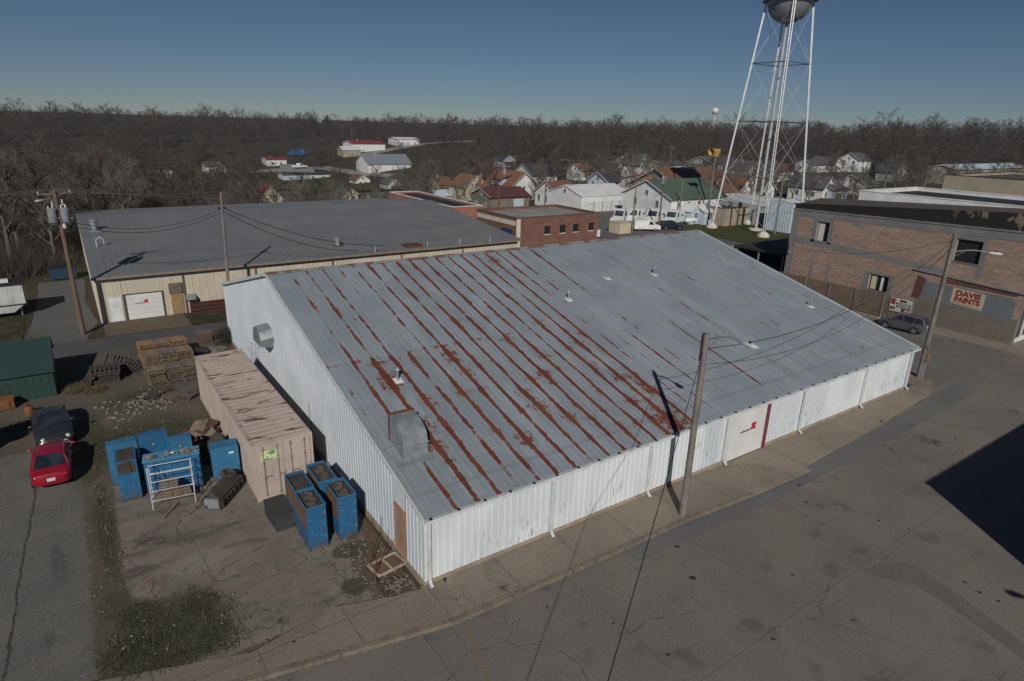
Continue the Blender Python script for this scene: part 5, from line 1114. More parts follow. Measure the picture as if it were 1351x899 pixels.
p3, q3 = polep('utility_pole', 'grey pole with meter box and street lamp at the far street corner', (40.7, .5, 0), (40.35, .3, 10.75), .17, .12)
lamparm(p3, q3, .88, (.55, -1), 2.2, .2)
mb = MB(); mb.box((.02, -.26, 1.75), (.42, .2, .7)); mb.box((.02, -.37, 1.85), (.3, .03, .4)); mb.build('meter_box', mat('brown_meter_box', (.22, .16, .09), (.17, .125, .07)), p3); mb = MB(); mb.tube((.1, -.2, 0), (.1, -.2, 1.5), .04); mb.tube((-.12, -.2, 0), (-.12, -.2, 1.5), .03); mb.path([(-.1, -.2, 2.1), (-.3, -.25, 2.6), (-.1, -.2, 3.2), (0, -.15, 6)], .02, 6); mb.build('conduit', M['galv'], p3)
# street lamp across the street, outside the picture, whose shadow falls on the concrete
sx, sy = 19.3-14.4*math.cos(SUN_AZ), -12.6-14.4*math.sin(SUN_AZ)
pl_, ql = polep('street_lamp', 'slim grey street lamp across the street, throwing its shadow on the concrete', (sx+.9, sy-1.6, 0), (sx+.9, sy-1.6, 8.7), .09, .06, 'alu', 'street lamp')
lamparm(pl_, ql, .985, (-.5, 1), 1.5, .3)
def sagwire(name, label, a, b, sag, r=.014, n=14, m='wire', group=None, multi=0):
    a = Vector(a); b = Vector(b); pts = []
    for k in range(n+1): u = k/n; pts.append(a.lerp(b, u)+Vector((0, 0, -sag*4*u*(1-u))))
    mb = MB(); mb.path(pts, r, 5)
    return mb.build(name, M[m], None, smooth=60, label=label, cat='cable', group=group)
T1 = Vector((11.87, -2.25, 0)); T2 = Vector((-9.55, 40.95, 0)); TM = Vector((1.72, 39.95, 0)); T3 = Vector((40.36, .3, 0))
sagwire('power_cable', 'upper black cable from the street lamp pole to the corner pole', T1+Vector((.1, 0, 8.3)), T3+Vector((0, 0, 10.4)), 1.6, .016)
sagwire('power_cable', 'lower black cable sagging from the street lamp pole over the roof', T1+Vector((.1, 0, 7.6)), T3+Vector((0, 0, 9.9)), 2.0, .012)
sagwire('power_cable', 'black cable running from the lamp pole down to the bottom edge', T1+Vector((-.1, -.05, 8.2)), (-13.3, -18.9, 4.0), .25, .014)
sagwire('power_cable', 'black cable from the corner pole to the far end of the brick wall', T3+Vector((0, 0, 10.3)), (56.2, 22.0, 5.2), 1.0, .014)
sagwire('power_cable', 'thin cable from the corner pole to the middle of the brick wall', T3+Vector((0, 0, 9.9)), (56.2, 8.8, 5.4), .8, .01)
for k, z in enumerate((9.5, 9.2)):
    sagwire('power_cable', ('upper', 'lower')[k]+' thick cable drooping between transformer pole and slim grey pole', T2+Vector((.2, -.1, z-.4)), TM+Vector((-.1, 0, z+.0)), 1.1, .03)
    sagwire('power_cable', ('upper', 'lower')[k]+' thick cable falling right from the slim pole to the beige eave', TM+Vector((.1, 0, z+.1)), (14.5, 43.0, 4.6-.2*k) if k else (17.5, 43.0, 4.7), .9, .028)
for k, (dx, dz) in enumerate(((-.9, 0), (0, .05), (.9, .0))):
    sagwire('power_line', ('thin overhead line on the left end of the transformer pole crossarm, running right', 'thin overhead line at the middle of the transformer pole crossarm, running right', 'thin overhead line on the right end of the transformer pole crossarm')[k], T2+Vector((dx, dx*.26, 11.4)), TM+Vector((dx*.3, 0, 10.9-.25*k)), .25, .01, m='wireg')
    sagwire('power_line', ('upper', 'middle', 'lower')[k]+' thin overhead line leading right over the beige warehouse roof', TM+Vector((dx*.3, 0, 10.9-.25*k)), (62+dx, 58, 9.4+.2*k), 1.8, .01, m='wireg')
    sagwire('power_line', ('upper', 'middle', 'lower')[k]+' thin overhead line leaving the transformer pole to the left', T2+Vector((dx, dx*.26, 11.4)), (-40, 39+dx, 11.0), .8, .01, m='wireg')

# ------------------------------------------------------------------ brick building with the painted sign
BX = 56.3
bb = thing('brick_building', 'long two-storey worn brick building with grey patches and paint sign', 'building')
BR = brick('weathered_brick', (.33, .215, .165), (.24, .158, .124), (.28, .24, .21), wear=(.37, .285, .23))
CEM = mat('grey_cement_render', (.20, .20, .195), (.155, .158, .16), .6, .9, fine=.3)
CEMB = mat('blue_grey_render', (.145, .165, .18), (.12, .135, .15), .8, .9, fine=.3, streak=((.2, .17, .14), .35))
DIRTB = mat('bare_dirty_brick', (.175, .15, .125), (.12, .105, .09), 1.2, .95, fine=.5, bump=.3)
DEPX = 11; YE = 22.2
def ztop(y): return 9.55-.55*(y/YE)
# street-facing side wall in pieces round its openings: (y0, y1, z0, z1)
op = [(17.95, 19.3, 6.05, 8.1), (3.95, 6.05, 6.35, 8.35), (11.0, 12.9, 2.2, 3.75)]
mb = MB()
ys = sorted({0, YE, *[o[0] for o in op], *[o[1] for o in op]})
for a_, b_ in zip(ys[:-1], ys[1:]):
    holes = sorted((o[2], o[3]) for o in op if o[0] <= a_ and o[1] >= b_); z = 0
    for h0, h1 in holes: mb.ext([(BX, a_, z), (BX, b_, z), (BX, b_, h0), (BX, a_, h0)], (.35, 0, 0)); z = h1
    mb.ext([(BX, a_, z), (BX, b_, z), (BX, b_, ztop(b_)), (BX, a_, ztop(a_))], (.35, 0, 0))
mb.build('side_wall', BR, bb)
DX = 11.7
mb = MB(); mb.ext([(BX+.35, YE-.3, 0), (BX+DX, YE+3.6, 0), (BX+DX, YE+3.6, 9.2), (BX+.35, YE-.3, 9.0)], (0, .3, 0)); mb.ext([(BX+DX, 0, 0), (BX+DX, YE+3.6, 0), (BX+DX, YE+3.6, 9.2), (BX+DX, 0, 10.6)], (.3, 0, 0)); mb.ext([(BX+.35, 0, 4.6), (34+BX, 0, 4.6), (34+BX, 0, 9.7), (BX+.35, 0, 9.55)], (0, .35, 0)); mb.build('rear_wall', BR, bb)
bl = Sh('peeling_tar'); co = bl.co(); x, y, z = bl.xyz(co)
pe = bl.ss(.55, .58, bl.noise(bl.mp(co, (.9, .9, .5)), 1, 6, .6)); pe = bl.M('MULTIPLY', pe, bl.ss(9, 4, y))
bl.set(Base_Color=bl.mix(pe, (.010, .010, .011), (.17, .13, .085)), Roughness=.8)
mb = MB(); mb.ext([(BX+.42, -.0, 8.6), (BX+.42, YE+.2, 8.4), (BX+.42, YE+.2, 9.62), (BX+.42, 0, 11.2)], (.25, 0, 0)); mb.build('parapet', bl.m, bb)
BRN = mat('brown_gravel_roof', (.085, .07, .055), (.06, .05, .042), .5, .95, fine=.4)
mb = MB(); mb.ext([(BX+.67, 0, 11.05), (BX+DX+.2, 0, 10.75), (BX+DX+.2, YE+4, 9.3), (BX+.67, YE+.2, 9.5)], (0, 0, .05))
rr = random.Random(9)
for k in range(60):
    y = rr.uniform(0, YE); z = 11.1-1.55*y/YE; mb.bx(BX+.6, BX+.85, y, y+rr.uniform(.2, .7), z-.1, z+rr.uniform(.02, .12))
mb.build('roof', BRN, bb)
# grey bands, patches and coping
mb = MB()
def patch(y0, y1, z0a, z1a, z0b=None, z1b=None, e=.012, d=.02):
    z0b = z0a if z0b is None else z0b; z1b = z1a if z1b is None else z1b
    mb.ext([(BX-e, y0, z0a), (BX-e, y1, z0b), (BX-e, y1, z1b), (BX-e, y0, z1a)], (d*.5, 0, 0))
patch(-.0, YE+.02, ztop(0)-.72, ztop(0)+.02, ztop(YE)-.62, ztop(YE)+.02, .03, .04)
patch(21.45, YE+.01, 1.5, ztop(YE)-.63, 1.5, ztop(YE)-.63, .016)
patch(6.5, 21.44, 5.0, 5.55, 5.55, 6.25)
patch(17.5, 17.94, 5.9, 8.45, 5.9, 8.45); patch(19.31, 19.75, 5.9, 8.45); patch(17.95, 19.3, 8.12, 8.45)
patch(3.5, 3.94, 5.2, 8.7); patch(6.06, 6.5, 5.2, 8.7); patch(3.95, 6.05, 8.37, 8.7)
patch(10.5, 10.99, 1.6, 4.0); patch(12.91, 13.4, 1.6, 4.0); patch(11.0, 12.9, 3.77, 4.0); patch(17.1, 17.4, 2, 4.0); patch(18.95, 19.25, 2, 4.0); patch(14.4, 15.5, 8.15, 8.4)
mb.build('render_patch', CEM, bb)
mb = MB(); mb.ext([(BX-.1, -.1, ztop(0)), (BX-.1, YE+.08, ztop(YE)), (BX-.1, YE+.08, ztop(YE)+.10), (BX-.1, -.1, ztop(0)+.10)], (.55, 0, 0)); mb.build('coping', CEM, bb)
mb = MB(); mb.ext([(BX-.02, .5, 1.95), (BX-.02, 7.2, 2.45), (BX-.02, 7.95, 2.6), (BX-.02, 7.7, 3.85), (BX-.02, 7.6, 4.1), (BX-.02, .9, 4.05), (BX-.02, .45, 3.7)], (.012, 0, 0)); mb.build('blue_render', CEMB, bb)
mb = MB(); mb.ext([(BX-.016, .02, .0), (BX-.016, 8.3, .0), (BX-.016, 8.3, 2.7), (BX-.016, .02, 2.3)], (.01, 0, 0)); mb.build('dirty_plinth', DIRTB, bb)
mb = MB(); mb.ext([(BX-.02, 8.0, 2.3), (BX-.02, 8.7, 2.3), (BX-.02, 8.5, 4.5), (BX-.02, 7.7, 4.3)], (.012, 0, 0)); mb.ext([(BX-.02, .5, 4.2), (BX-.02, 6.5, 4.25), (BX-.02, 6.5, 4.6), (BX-.02, .5, 4.5)], (.012, 0, 0)); mb.build('red_patch', mat('dark_red_brick', (.12, .05, .04), (.09, .04, .033), 2, .9, fine=.4), bb)
mb = MB(); mb.ext([(BX-.14, -.4, 4.5), (BX-.14, 9.0, 4.95), (BX-.14, 9.0, 5.05), (BX-.14, -.4, 4.62)], (.13, 0, 0)); mb.build('ledge', CEM, bb)
for i, (y0, y1, z0, z1) in enumerate(op):
    mb = MB(); mb.bx(BX+.26, BX+.28, y0, y1, z0, z1); w = mb.build('window', M['dark'], bb)
    mb = MB(); 
    for yy in (y0, y1-.08): mb.bx(BX+.12, BX+.2, yy, yy+.08, z0, z1)
    mb.bx(BX+.12, BX+.2, y0+.08, y1-.08, z1-.08, z1)
    mb.build('frame', M['greyw'], w); mb = MB(); mb.bx(BX-.06, BX+.2, y0-.05, y1+.05, z0-.09, z0); mb.build('sill', CEM, w)
    if i == 0: mb = MB(); mb.bx(BX+.2, BX+.24, 18.55, 19.15, 6.1, 8.0); mb.build('board', M['offw'], w)
    if i == 2:
        for yy in (12.2, 11.55): mb = MB(); mb.bx(BX+.18, BX+.22, yy, yy+.5 if yy > 12 else yy+.22, 2.25, 3.7); mb.build('curtain', M['cream'] if yy > 12 else M['white'], w)
# painted sign
def text3d(txt, size, m, parent, loc, xdir, name='lettering', bold=.02, sx=1.0):
    cu = bpy.data.curves.new('lettering', 'FONT'); cu.body = txt; cu.size = size; cu.extrude = .004; cu.offset = bold; cu.align_x = 'CENTER'; cu.align_y = 'CENTER'
    o = bpy.data.objects.new('lettering', cu); COL.objects.link(o); bpy.context.view_layer.update()
    me = bpy.data.meshes.new_from_object(o.evaluated_get(bpy.context.evaluated_depsgraph_get())); bpy.data.objects.remove(o)
    xd = Vector(xdir); zd = Vector((0, 0, 1)); nd = xd.cross(zd)
    Mx = Matrix((xd*sx, zd, nd)).transposed().to_4x4(); Mx.translation = Vector(loc); me.transform(Mx)
    me.materials.clear(); me.materials.append(m); q = bpy.data.objects.new(name, me); COL.objects.link(q); q.parent = parent; return q
mb = MB(); mb.ext([(BX-.035, 2.75, 2.38), (BX-.035, 5.35, 2.6), (BX-.035, 5.35, 4.02), (BX-.035, 2.75, 3.88)], (.015, 0, 0)); sg = mb.build('painted_sign', mat('faded_cream_sign', (.46, .42, .30), (.38, .33, .24), 1.8, .9, fine=.25), bb)
sr = mat('faded_red_lettering', (.27, .02, .022), (.20, .025, .025), 3, .9)
text3d('DAVIS', .66, sr, sg, (BX-.043, 4.05, 3.56), (0, -1, 0), bold=.034, sx=1.12); text3d('PAINTS', .62, sr, sg, (BX-.043, 4.05, 3.0), (0, -1, 0), bold=.034, sx=1.0)
mb = MB()
for k in range(13): mb.bx(BX-.041, BX-.036, 3.1+k*.16, 3.1+k*.16+.11, 2.52+k*.008, 2.66+k*.008)
mb.build('small_lettering', mat('orange_faded_lettering', (.42, .24, .12), (.40, .30, .18), 4, .9), sg)
# shop front facing the main street
mb = MB(); mb.bx(BX+.4, BX+34, -.02, .3, 4.25, 4.62); mb.bx(BX, BX+.38, -.06, .0, 0, 4.5); mb.build('shop_lintel', CEM, bb)
for k in range(6):
    x0 = BX+.6+k*3.2
    mb = MB(); mb.bx(x0, x0+2.8, .12, .16, .5, 4.1); w = mb.build('shop_window', M['glass'], bb)
    mb = MB(); 
    for xx in (x0-.16, x0+1.32, x0+2.8): mb.bx(xx, xx+.16, .02, .2, .0, 4.24)
    mb.bx(x0, x0+2.8, .04, .2, 0, .5); mb.build('frame', M['white'] if k < 2 else M['greyw'], w)
    mb = MB(); mb.bx(x0+.1, x0+1.2, .18, .22, .6, 3.0); mb.build('blind', M['offw'], w)
for k in range(4):
    x0 = BX+3+k*6; mb = MB(); mb.bx(x0, x0+1.3, -.015, .1, 6.0, 8.3); w = mb.build('window', M['glass'], bb); mb = MB(); mb.bx(x0-.1, x0+1.4, -.06, -.016, 5.9, 6.0); mb.build('sill', CEM, w)
mb = MB(); mb.tube((BX-.1, 21.9, 4.6), (BX-.1, 21.9, 5.3), .06); mb.box((BX-.12, 21.9, 4.4), (.16, .3, .3)); mb.build('service_box', M['galv'], bb)

# brown fence with its sign
ft = thing('board_fence', 'brown horizontal board fence in front of the brick wall', 'fence')
fm = mat('brown_fence_boards', (.16, .12, .085), (.115, .09, .066), .8, .9, fine=.35, streak=((.07, .055, .04), .5))
mb = MB()
for k in range(10): mb.bx(54.78, 54.81, 7.6, 25, .2+k*.215, .2+k*.215+.2)
mb.build('boards', fm, ft)
for y in (7.62, 10.3, 13.1, 15.8, 18.5, 21.2, 24): mb = MB(); mb.bx(54.70, 54.778, y, y+.13, 0, 2.42); mb.build('post', M['pole'], ft)
sg2 = thing('fence_sign', 'black, white and red advertising sign hung on the board fence', 'sign', (54.69, 7.75, 1.0), 0)
def sb(name, m, y0, y1, z0, z1, e, par=None): mb = MB(); mb.bx(-e, -e+.008, y0, y1, z0, z1); return mb.build(name, m, par or sg2)
WS = flat('sign_white', (.55, .55, .52)); BS = flat('sign_black', (.02, .02, .022)); RS = flat('sign_red', (.28, .03, .025))
mb = MB(); mb.bx(0, .02, 0, 1.95, 0, 1.3); mb.build('board', WS, sg2)
sb('red_block', RS, 1.5, 1.88, .66, 1.22, .01); sb('red_block', RS, .08, .72, .06, .42, .01); sb('black_bar', BS, .5, 1.1, 1.0, 1.2, .01); sb('black_bar', BS, .08, 1.4, .72, .9, .01); sb('black_bar', BS, .08, 1.35, .45, .64, .01); sb('black_bar', BS, 1.42, 1.88, .15, .42, .01); sb('black_bar', BS, .72, .85, .06, .42, .0102)
rq = random.Random(8)
for z0, y0, y1, hh_ in ((.745, .2, 1.3, .13), (.48, .25, 1.3, .12), (.2, 1.5, 1.82, .1), (.1, .9, 1.3, .28), (.14, .15, .65, .2)):
    u = y0; mb = MB()
    while u < y1-.05: w = rq.uniform(.04, .1); mb.bx(-.016, -.009, u, min(u+w, y1), z0+rq.uniform(0, .02), z0+hh_-rq.uniform(0, .04)); u += w+.035
    mb.build('script', WS, sg2)
# ------------------------------------------------------------------ buildings placed by their front eave
BOXES = []          # picture boxes of buildings, kept free of nearer trees
def keep(x0, y0, x1, y1, d): BOXES.append((x0, y0, x1, y1, d))
def building(label, eL, eR, he, depth, rh, wall, roof, ridge='along', ov=.45, fw=2, sw=2, cat='house', name='house', chim=None, group=None, flatroof=False, door=False, ww=.95, wh=1.25, wz=None, two=False, clear=True, frame=True, porch=False, base=None, rz=None, L=None):
    a = G(*eL, h=he); rz = rz or 0.0; d = Vector((math.cos(rz), math.sin(rz), 0))
    if L is None:
        lo, hi = .5, 60
        for _ in range(30):
            L = (lo+hi)/2
            if PX(a+d*L)[0] < eR[0]: lo = L
            else: hi = L
    z0 = TH(a.x, a.y)-(.25 if TH(a.x, a.y) else 0)
    t = thing(name, label, cat, (a.x, a.y, z0), rz, group); mb = MB(); he += (.25 if TH(a.x, a.y) else 0)
    if flatroof:
        mb.bx(0, L, 0, .25, 0, he); mb.bx(0, L, depth-.25, depth, 0, he); mb.bx(0, .25, .25, depth-.25, 0, he); mb.bx(L-.25, L, .25, depth-.25, 0, he); mb.build('wall', wall, t)
        mb = MB(); mb.bx(.25, L-.25, .25, depth-.25, he-.45, he-.3); mb.build('roof', roof, t)
        mb = MB(); mb.bx(-.06, L+.06, -.06, .3, he, he+.1); mb.bx(-.06, L+.06, depth-.3, depth+.06, he, he+.1); mb.bx(-.06, .3, .3, depth-.3, he, he+.1); mb.bx(L-.3, L+.06, .3, depth-.3, he, he+.1); mb.build('coping', M['greyw'] if flatroof is True else flatroof, t)
    elif ridge == 'along':
        mb.ext([(0, 0, 0), (0, depth, 0), (0, depth, he), (0, depth/2, he+rh-.05), (0, 0, he)], (L, 0, 0)); mb.build('wall', wall, t)
        k = rh/(depth/2); mb = MB()
        mb.ext([(-ov, -ov, he-k*ov), (-ov, depth/2, he+rh), (-ov, depth+ov, he-k*ov), (-ov, depth+ov, he-k*ov+.16), (-ov, depth/2, he+rh+.17), (-ov, -ov, he-k*ov+.16)], (L+2*ov, 0, 0)); ro = mb.build('roof', roof, t)
        for xx in (-ov-.03, L+ov-.03): mb = MB(); mb.ext([(xx, -ov, he-k*ov-.05), (xx, depth/2, he+rh-.05), (xx, depth+ov, he-k*ov-.05), (xx, depth+ov, he-k*ov+.12), (xx, depth/2, he+rh+.12), (xx, -ov, he-k*ov+.12)], (.06, 0, 0)); mb.build('barge_board', M['trim'], t)
    else:
        mb.ext([(0, 0, 0), (L, 0, 0), (L, 0, he), (L/2, 0, he+rh-.05), (0, 0, he)], (0, depth, 0)); mb.build('wall', wall, t)
        k = rh/(L/2); mb = MB()
        mb.ext([(-ov, -ov, he-k*ov), (L/2, -ov, he+rh), (L+ov, -ov, he-k*ov), (L+ov, -ov, he-k*ov+.16), (L/2, -ov, he+rh+.17), (-ov, -ov, he-k*ov+.16)], (0, depth+2*ov, 0)); ro = mb.build('roof', roof, t)
        for yy in (-ov-.03, depth+ov-.03): mb = MB(); mb.ext([(-ov, yy, he-k*ov-.05), (L/2, yy, he+rh-.05), (L+ov, yy, he-k*ov-.05), (L+ov, yy, he-k*ov+.12), (L/2, yy, he+rh+.12), (-ov, yy, he-k*ov+.12)], (0, .06, 0)); mb.build('barge_board', M['trim'], t)
    rows = [wz if wz else min(1.1, he-wh-.3)]
    if two: rows.append(he-wh-.35)
    def win(x0, x1, y0, y1, z0_, z1_):
        mb = MB(); mb.bx(x0, x1, y0, y1, z0_, z1_); w = mb.build('window', M['glass'], t)
        if frame:
            mb = MB(); e = .09; ax = abs(x1-x0) > abs(y1-y0); f = -.03
            if ax:
                for p, q in ((x0-e, x0), (x1, x1+e), ((x0+x1)/2-.025, (x0+x1)/2+.025)): mb.bx(p, q, y0-.03, y0+.02, z0_, z1_)
                mb.bx(x0-e, x1+e, y0-.035, y0+.02, z1_, z1_+e); mb.bx(x0-e, x1+e, y0-.05, y0+.02, z0_-e, z0_)
            else:
                for p, q in ((y0-e, y0), (y1, y1+e), ((y0+y1)/2-.025, (y0+y1)/2+.025)): mb.bx(x0-.03, x0+.02, p, q, z0_, z1_)
                mb.bx(x0-.035, x0+.02, y0-e, y1+e, z1_, z1_+e); mb.bx(x0-.05, x0+.02, y0-e, y1+e, z0_-e, z0_)
            mb.build('frame', M['white'], w)
    for z in rows:
        for k in range(fw): c = L*(k+.7)/(fw+.4); win(c-ww/2, c+ww/2, -.02, .03, z, z+wh)
        for k in range(sw): c = depth*(k+.6)/(sw+.2); win(-.02, .03, c-ww/2, c+ww/2, z, z+wh)
    if rh > 1.6 and not flatroof:
        if ridge == 'along': win(-.02, .03, depth/2-.4, depth/2+.4, he+.15, he+1.05)
        else: win(L/2-.4, L/2+.4, -.02, .03, he+.15, he+1.05)
    if porch:
        mb = MB(); mb.ext([(.0, -2.1, 2.3), (L*.8, -2.1, 2.3), (L*.8, -ov-.05, 2.75), (0, -ov-.05, 2.75)], (0, 0, .12)); po = mb.build('porch_roof', roof, t)
        for q in range(4): mb = MB(); mb.bx(.1+q*(L*.8-.3)/3, .22+q*(L*.8-.3)/3, -2.0, -1.88, 0, 2.32); mb.build('post', M['white'], po)
        mb = MB(); mb.bx(0, L*.8, -2.1, -.05, 0, .35); mb.build('porch_floor', M['greyw'], t)
    if not flatroof and cat == 'house' and not chim and len(label) % 2:
        mb = MB(); cx = L*.3; cy = depth*.5; mb.bx(cx-.3, cx+.3, cy-.3, cy+.3, he+rh*.4, he+rh+.7); mb.build('chimney', M['rbrick'] if len(label) % 4 == 1 else M['greyw'], t)
    if door:
        mb = MB(); mb.bx(L*.5-.45, L*.5+.45, -.03, .03, .15, 2.15); mb.build('door', M['maroon'], t)
    if chim:
        x, y, hh_, m = chim; mb = MB(); mb.bx(x*L-.35, x*L+.35, y*depth-.3, y*depth+.3, he*.6, he+hh_); mb.bx(x*L-.42, x*L+.42, y*depth-.37, y*depth+.37, he+hh_, he+hh_+.15); mb.build('chimney', m, t)
    if clear:
        ps = [PX(t.matrix_basis @ Vector((xx, yy, zz))) for xx in (0, L) for yy in (0, depth) for zz in (.0, he+rh)]
        keep(min(p[0] for p in ps), min(p[1] for p in ps), max(p[0] for p in ps), max(p[1] for p in ps), (a-CPOS).length)
    return t, L, he
# --- the near rows behind the white warehouse
t, L, he = building('long low red brick garage with pale flat roof behind the white warehouse', (682, 289), (791, 281), 5.0, 10.2, 0, M['rbrick'], M['flatroof'], flatroof=mat('dark_coping', (.13, .10, .085)), fw=0, sw=0, cat='garage', name='brick_garage')
for x in (5.2, 7.9, 10.3, 13.2):
    mb = MB(); mb.bx(x-.5, x+.5, -.015, .03, 2.6, 3.7); w = mb.build('window', M['dark'], t); mb = MB(); mb.bx(x-.6, x+.6, -.07, -.016, 2.48, 2.6); mb.build('sill', M['offw'], w)
mb = MB(); mb.bx(-.04, .02, .3, 10, 4.0, 4.6); mb.bx(-.05, .6, -.05, -.001, 0, 4.9); mb.build('pale_band', M['offw'], t)
for y, m in ((.9, flat('blue_door_paint', (.02, .06, .14))), (4.6, M['rbrick']), (6.6, M['shgn'])):
    if m is M['rbrick']: continue
    mb = MB(); mb.bx(-.03, .02, y, y+2.8, 0, 3.4); mb.build('garage_door', m, t)
mb = MB(); mb.bx(14.4, 14.9, -.2, -.02, 1.6, 2.6); mb.build('meter_box', M['white'], t)
t, L, he = building('low orange brick building with white fascia and black flat roof behind the beige warehouse', (597, 274), (637, 268), 4.2, 24, 0, M['obrick'], M['tar'], flatroof=M['white'], fw=0, sw=0, cat='building', name='flat_building')
t, L, he = building('weathered grey barn with maroon metal roof and blue door', (648, 260.5), (698, 256), 3.4, 9, 1.7, M['wood'], M['shm'], fw=0, sw=2, cat='barn', name='barn', ww=.8, wh=.9)
mb = MB(); mb.bx(L-4.6, L-1.6, -.06, -.01, .1, 3.0); mb.build('sliding_door', M['bluew'], t); mb = MB(); mb.bx(L-8.2, L-5.6, -.06, -.01, .1, 2.9); mb.build('barn_door', M['wood'], t)
t, L, he = building('white gabled house with orange shingle roof and side dormer', (669, 252), (713, 249.5), 3.6, 13, 4.6, M['white'], M['sho'], 'across', .6, 2, 2, chim=None)
mb = MB(); mb.ext([(.6, 4.2, he+1.1), (.6, 9.0, he+1.1), (.6, 9.0, he+2.6), (.6, 4.2, he+2.6)], (3.2, 0, 0)); dm = mb.build('dormer', M['bluew'], t); mb = MB(); mb.ext([(.2, 3.8, he+2.5), (.2, 9.4, he+2.5), (L/2, 9.4, he+4.3), (L/2, 3.8, he+4.3)], (0, 0, .16)); mb.build('dormer_roof', M['sho'], dm)
t, L, he = building('small white house with brown shingle roof and arched windows on its gable side', (735, 257), (763, 254), 3.0, 8.5, 2.6, M['white'], M['shb'], fw=1, sw=3, wh=1.5)
t, L, he = building('long white metal shed with red base strip and white roof', (767.5, 259.5), (832, 252), 3.7, 11, 1.7, M['white'], M['wroof'], fw=0, sw=0, cat='shed', name='metal_shed', ov=.15)
mb = MB(); mb.bx(-.03, .0, -.02, 11, 0, 1.1); mb.bx(L-3, L-1, -.03, 0, .1, 1.6); mb.build('red_base', flat('red_base_paint', (.30, .02, .03)), t)
for k in range(5): mb = MB(); mb.bx(.9+k*L/5.6, .9+k*L/5.6+2.6, -.04, -.005, .1, 2.8); d = mb.build('roll_door', mat('white_roll_door', (.64, .66, .66)) if k == 0 else bpy.data.materials['white_roll_door'], t)
bx = thing('storage_box', 'plain tan block storage box left of the wooden pole and white van', 'storage box', (G(817, 309, z=0).x, G(817, 309, z=0).y, 0), R(0))
mb = MB(); mb.bx(-0.0, 2.6, 0, 2.6, 0, 1.75); mb.build('body', M['cream'], bx); mb = MB(); mb.bx(-.06, 2.66, -.06, 2.66, 1.75, 1.82); mb.build('lid', M['beige'], bx)
t, L, he = building('tall white gabled building with green shingle roof beside the water tower', (886.5, 263), (957, 258), 4.4, 13, 2.9, M['white'], M['shgn'], fw=5, sw=2, cat='building', name='gabled_building', two=False, wz=2.4, ww=.8, wh=1.3, chim=(.15, .65, 3.6, M['obrick']))
mb = MB(); mb.bx(1, 2.6, -.04, 0, .1, 2.2); mb.build('door', M['greyw'], t)
# small sheds, tank and low buildings round the tower
t, L, he = building('small pale blue gabled shed nearest the siren pole', (912, 279.5), (926, 279), 2.4, 4.2, 1.1, M['bluew'], M['wroof'], 'across', .2, 1, 0, cat='shed', name='garden_shed', ww=.8)
t, L, he = building('pale blue shed with white roof under the left tower leg', (930, 280), (956, 279), 2.4, 4.5, 1.1, M['bluew'], M['wroof'], fw=2, sw=0, cat='shed', name='garden_shed', ov=.2)
p = G(911, 296, z=0); t = thing('propane_tank', 'white horizontal propane tank on the lawn beside the sheds', 'tank', (p.x, p.y, 0), R(-8)); mb = MB(); mb.lathe([(0, -1.35), (.3, -1.28), (.45, -1.05), (.45, 1.05), (.3, 1.28), (0, 1.35)], 18, (0, 0, .75), Matrix.Rotation(R(90), 3, 'Y')); mb.build('body', M['white'], t, smooth=40); mb = MB(); mb.bx(-.8, -.6, -.3, .3, 0, .45); mb.build('foot', M['galv'], t); mb = MB(); mb.bx(.6, .8, -.3, .3, 0, .45); mb.build('foot', M['galv'], t); mb = MB(); mb.tube((0, 0, 1.15), (0, 0, 1.35), .12); mb.build('valve', M['galv'], t)
t, L, he = building('tan block building with dark flat roof and brown trim behind the tower', (958, 276), (1000, 274), 3.2, 14, 0, M['tanw'], M['tar'], flatroof=M['brownrust'], fw=0, sw=0, cat='building', name='low_building')
for k in range(3): mb = MB(); mb.bx(1.5+k*3.6, 1.8+k*3.6, -.12, 0, 0, 3.2); mb.build('pilaster', M['brownrust'], t)
t, L, he = building('grey block building with white flat roof right of the tan one', (1001, 271), (1062, 268), 3.8, 16, 0, M['greyw'], M['wroof'], flatroof=M['white'], fw=2, sw=0, cat='building', name='low_building')
t, L, he = building('pale blue ribbed metal building at the back end of the brick building', (1047, 269), None, 5.2, 4.6, .3, M['bluew'], M['wroof'], fw=0, sw=0, cat='building', name='metal_building', rz=0, L=4, ov=.05)
mb = MB()
for k in range(8): mb.bx(-.05, 0, .15+k*.54, .3+k*.54, 0, 5.1)
for k in range(7): mb.bx(.2+k*.54, .35+k*.54, -.05, 0, 0, 5.1)
mb.build('ribs', M['bluew'], t)
p = G(985, 336, h=0); t = thing('low_wall_shed', 'low tan block shed with pale flat top at the lawn edge', 'shed', (62.6, 33.2, 0), 0)
mb = MB(); mb.bx(0, 6.4, 0, 2.4, 0, 2.0); mb.build('wall', M['tanw'], t); mb = MB(); mb.bx(-.15, 6.55, -.15, 2.55, 2.0, 2.12); mb.build('roof', M['flatroof'], t); mb = MB(); mb.bx(5.2, 5.9, -.03, 0, .6, 1.3); mb.build('sign_plate', M['white'], t)
t = thing('carport', 'black flat carport roof between the lawn and the brick building', 'carport', (59.5, 24.5, 0), 0)
mb = MB(); mb.bx(0, 12, 0, 7, 3.1, 3.3); mb.build('roof', M['tar'], t)
mb = MB(); mb.bx(.0, 12, 6.8, 7, .0, 3.1); mb.bx(11.8, 12, 0, 6.8, 0, 3.1); mb.build('wall', M['tar'], t)
for x, y in ((.1, .1), (.1, 3.4), (.1, 6.5), (5.5, .1), (11.6, .1)): mb = MB(); mb.bx(x, x+.14, y, y+.14, 0, 3.1); mb.build('post', M['galv'], t)
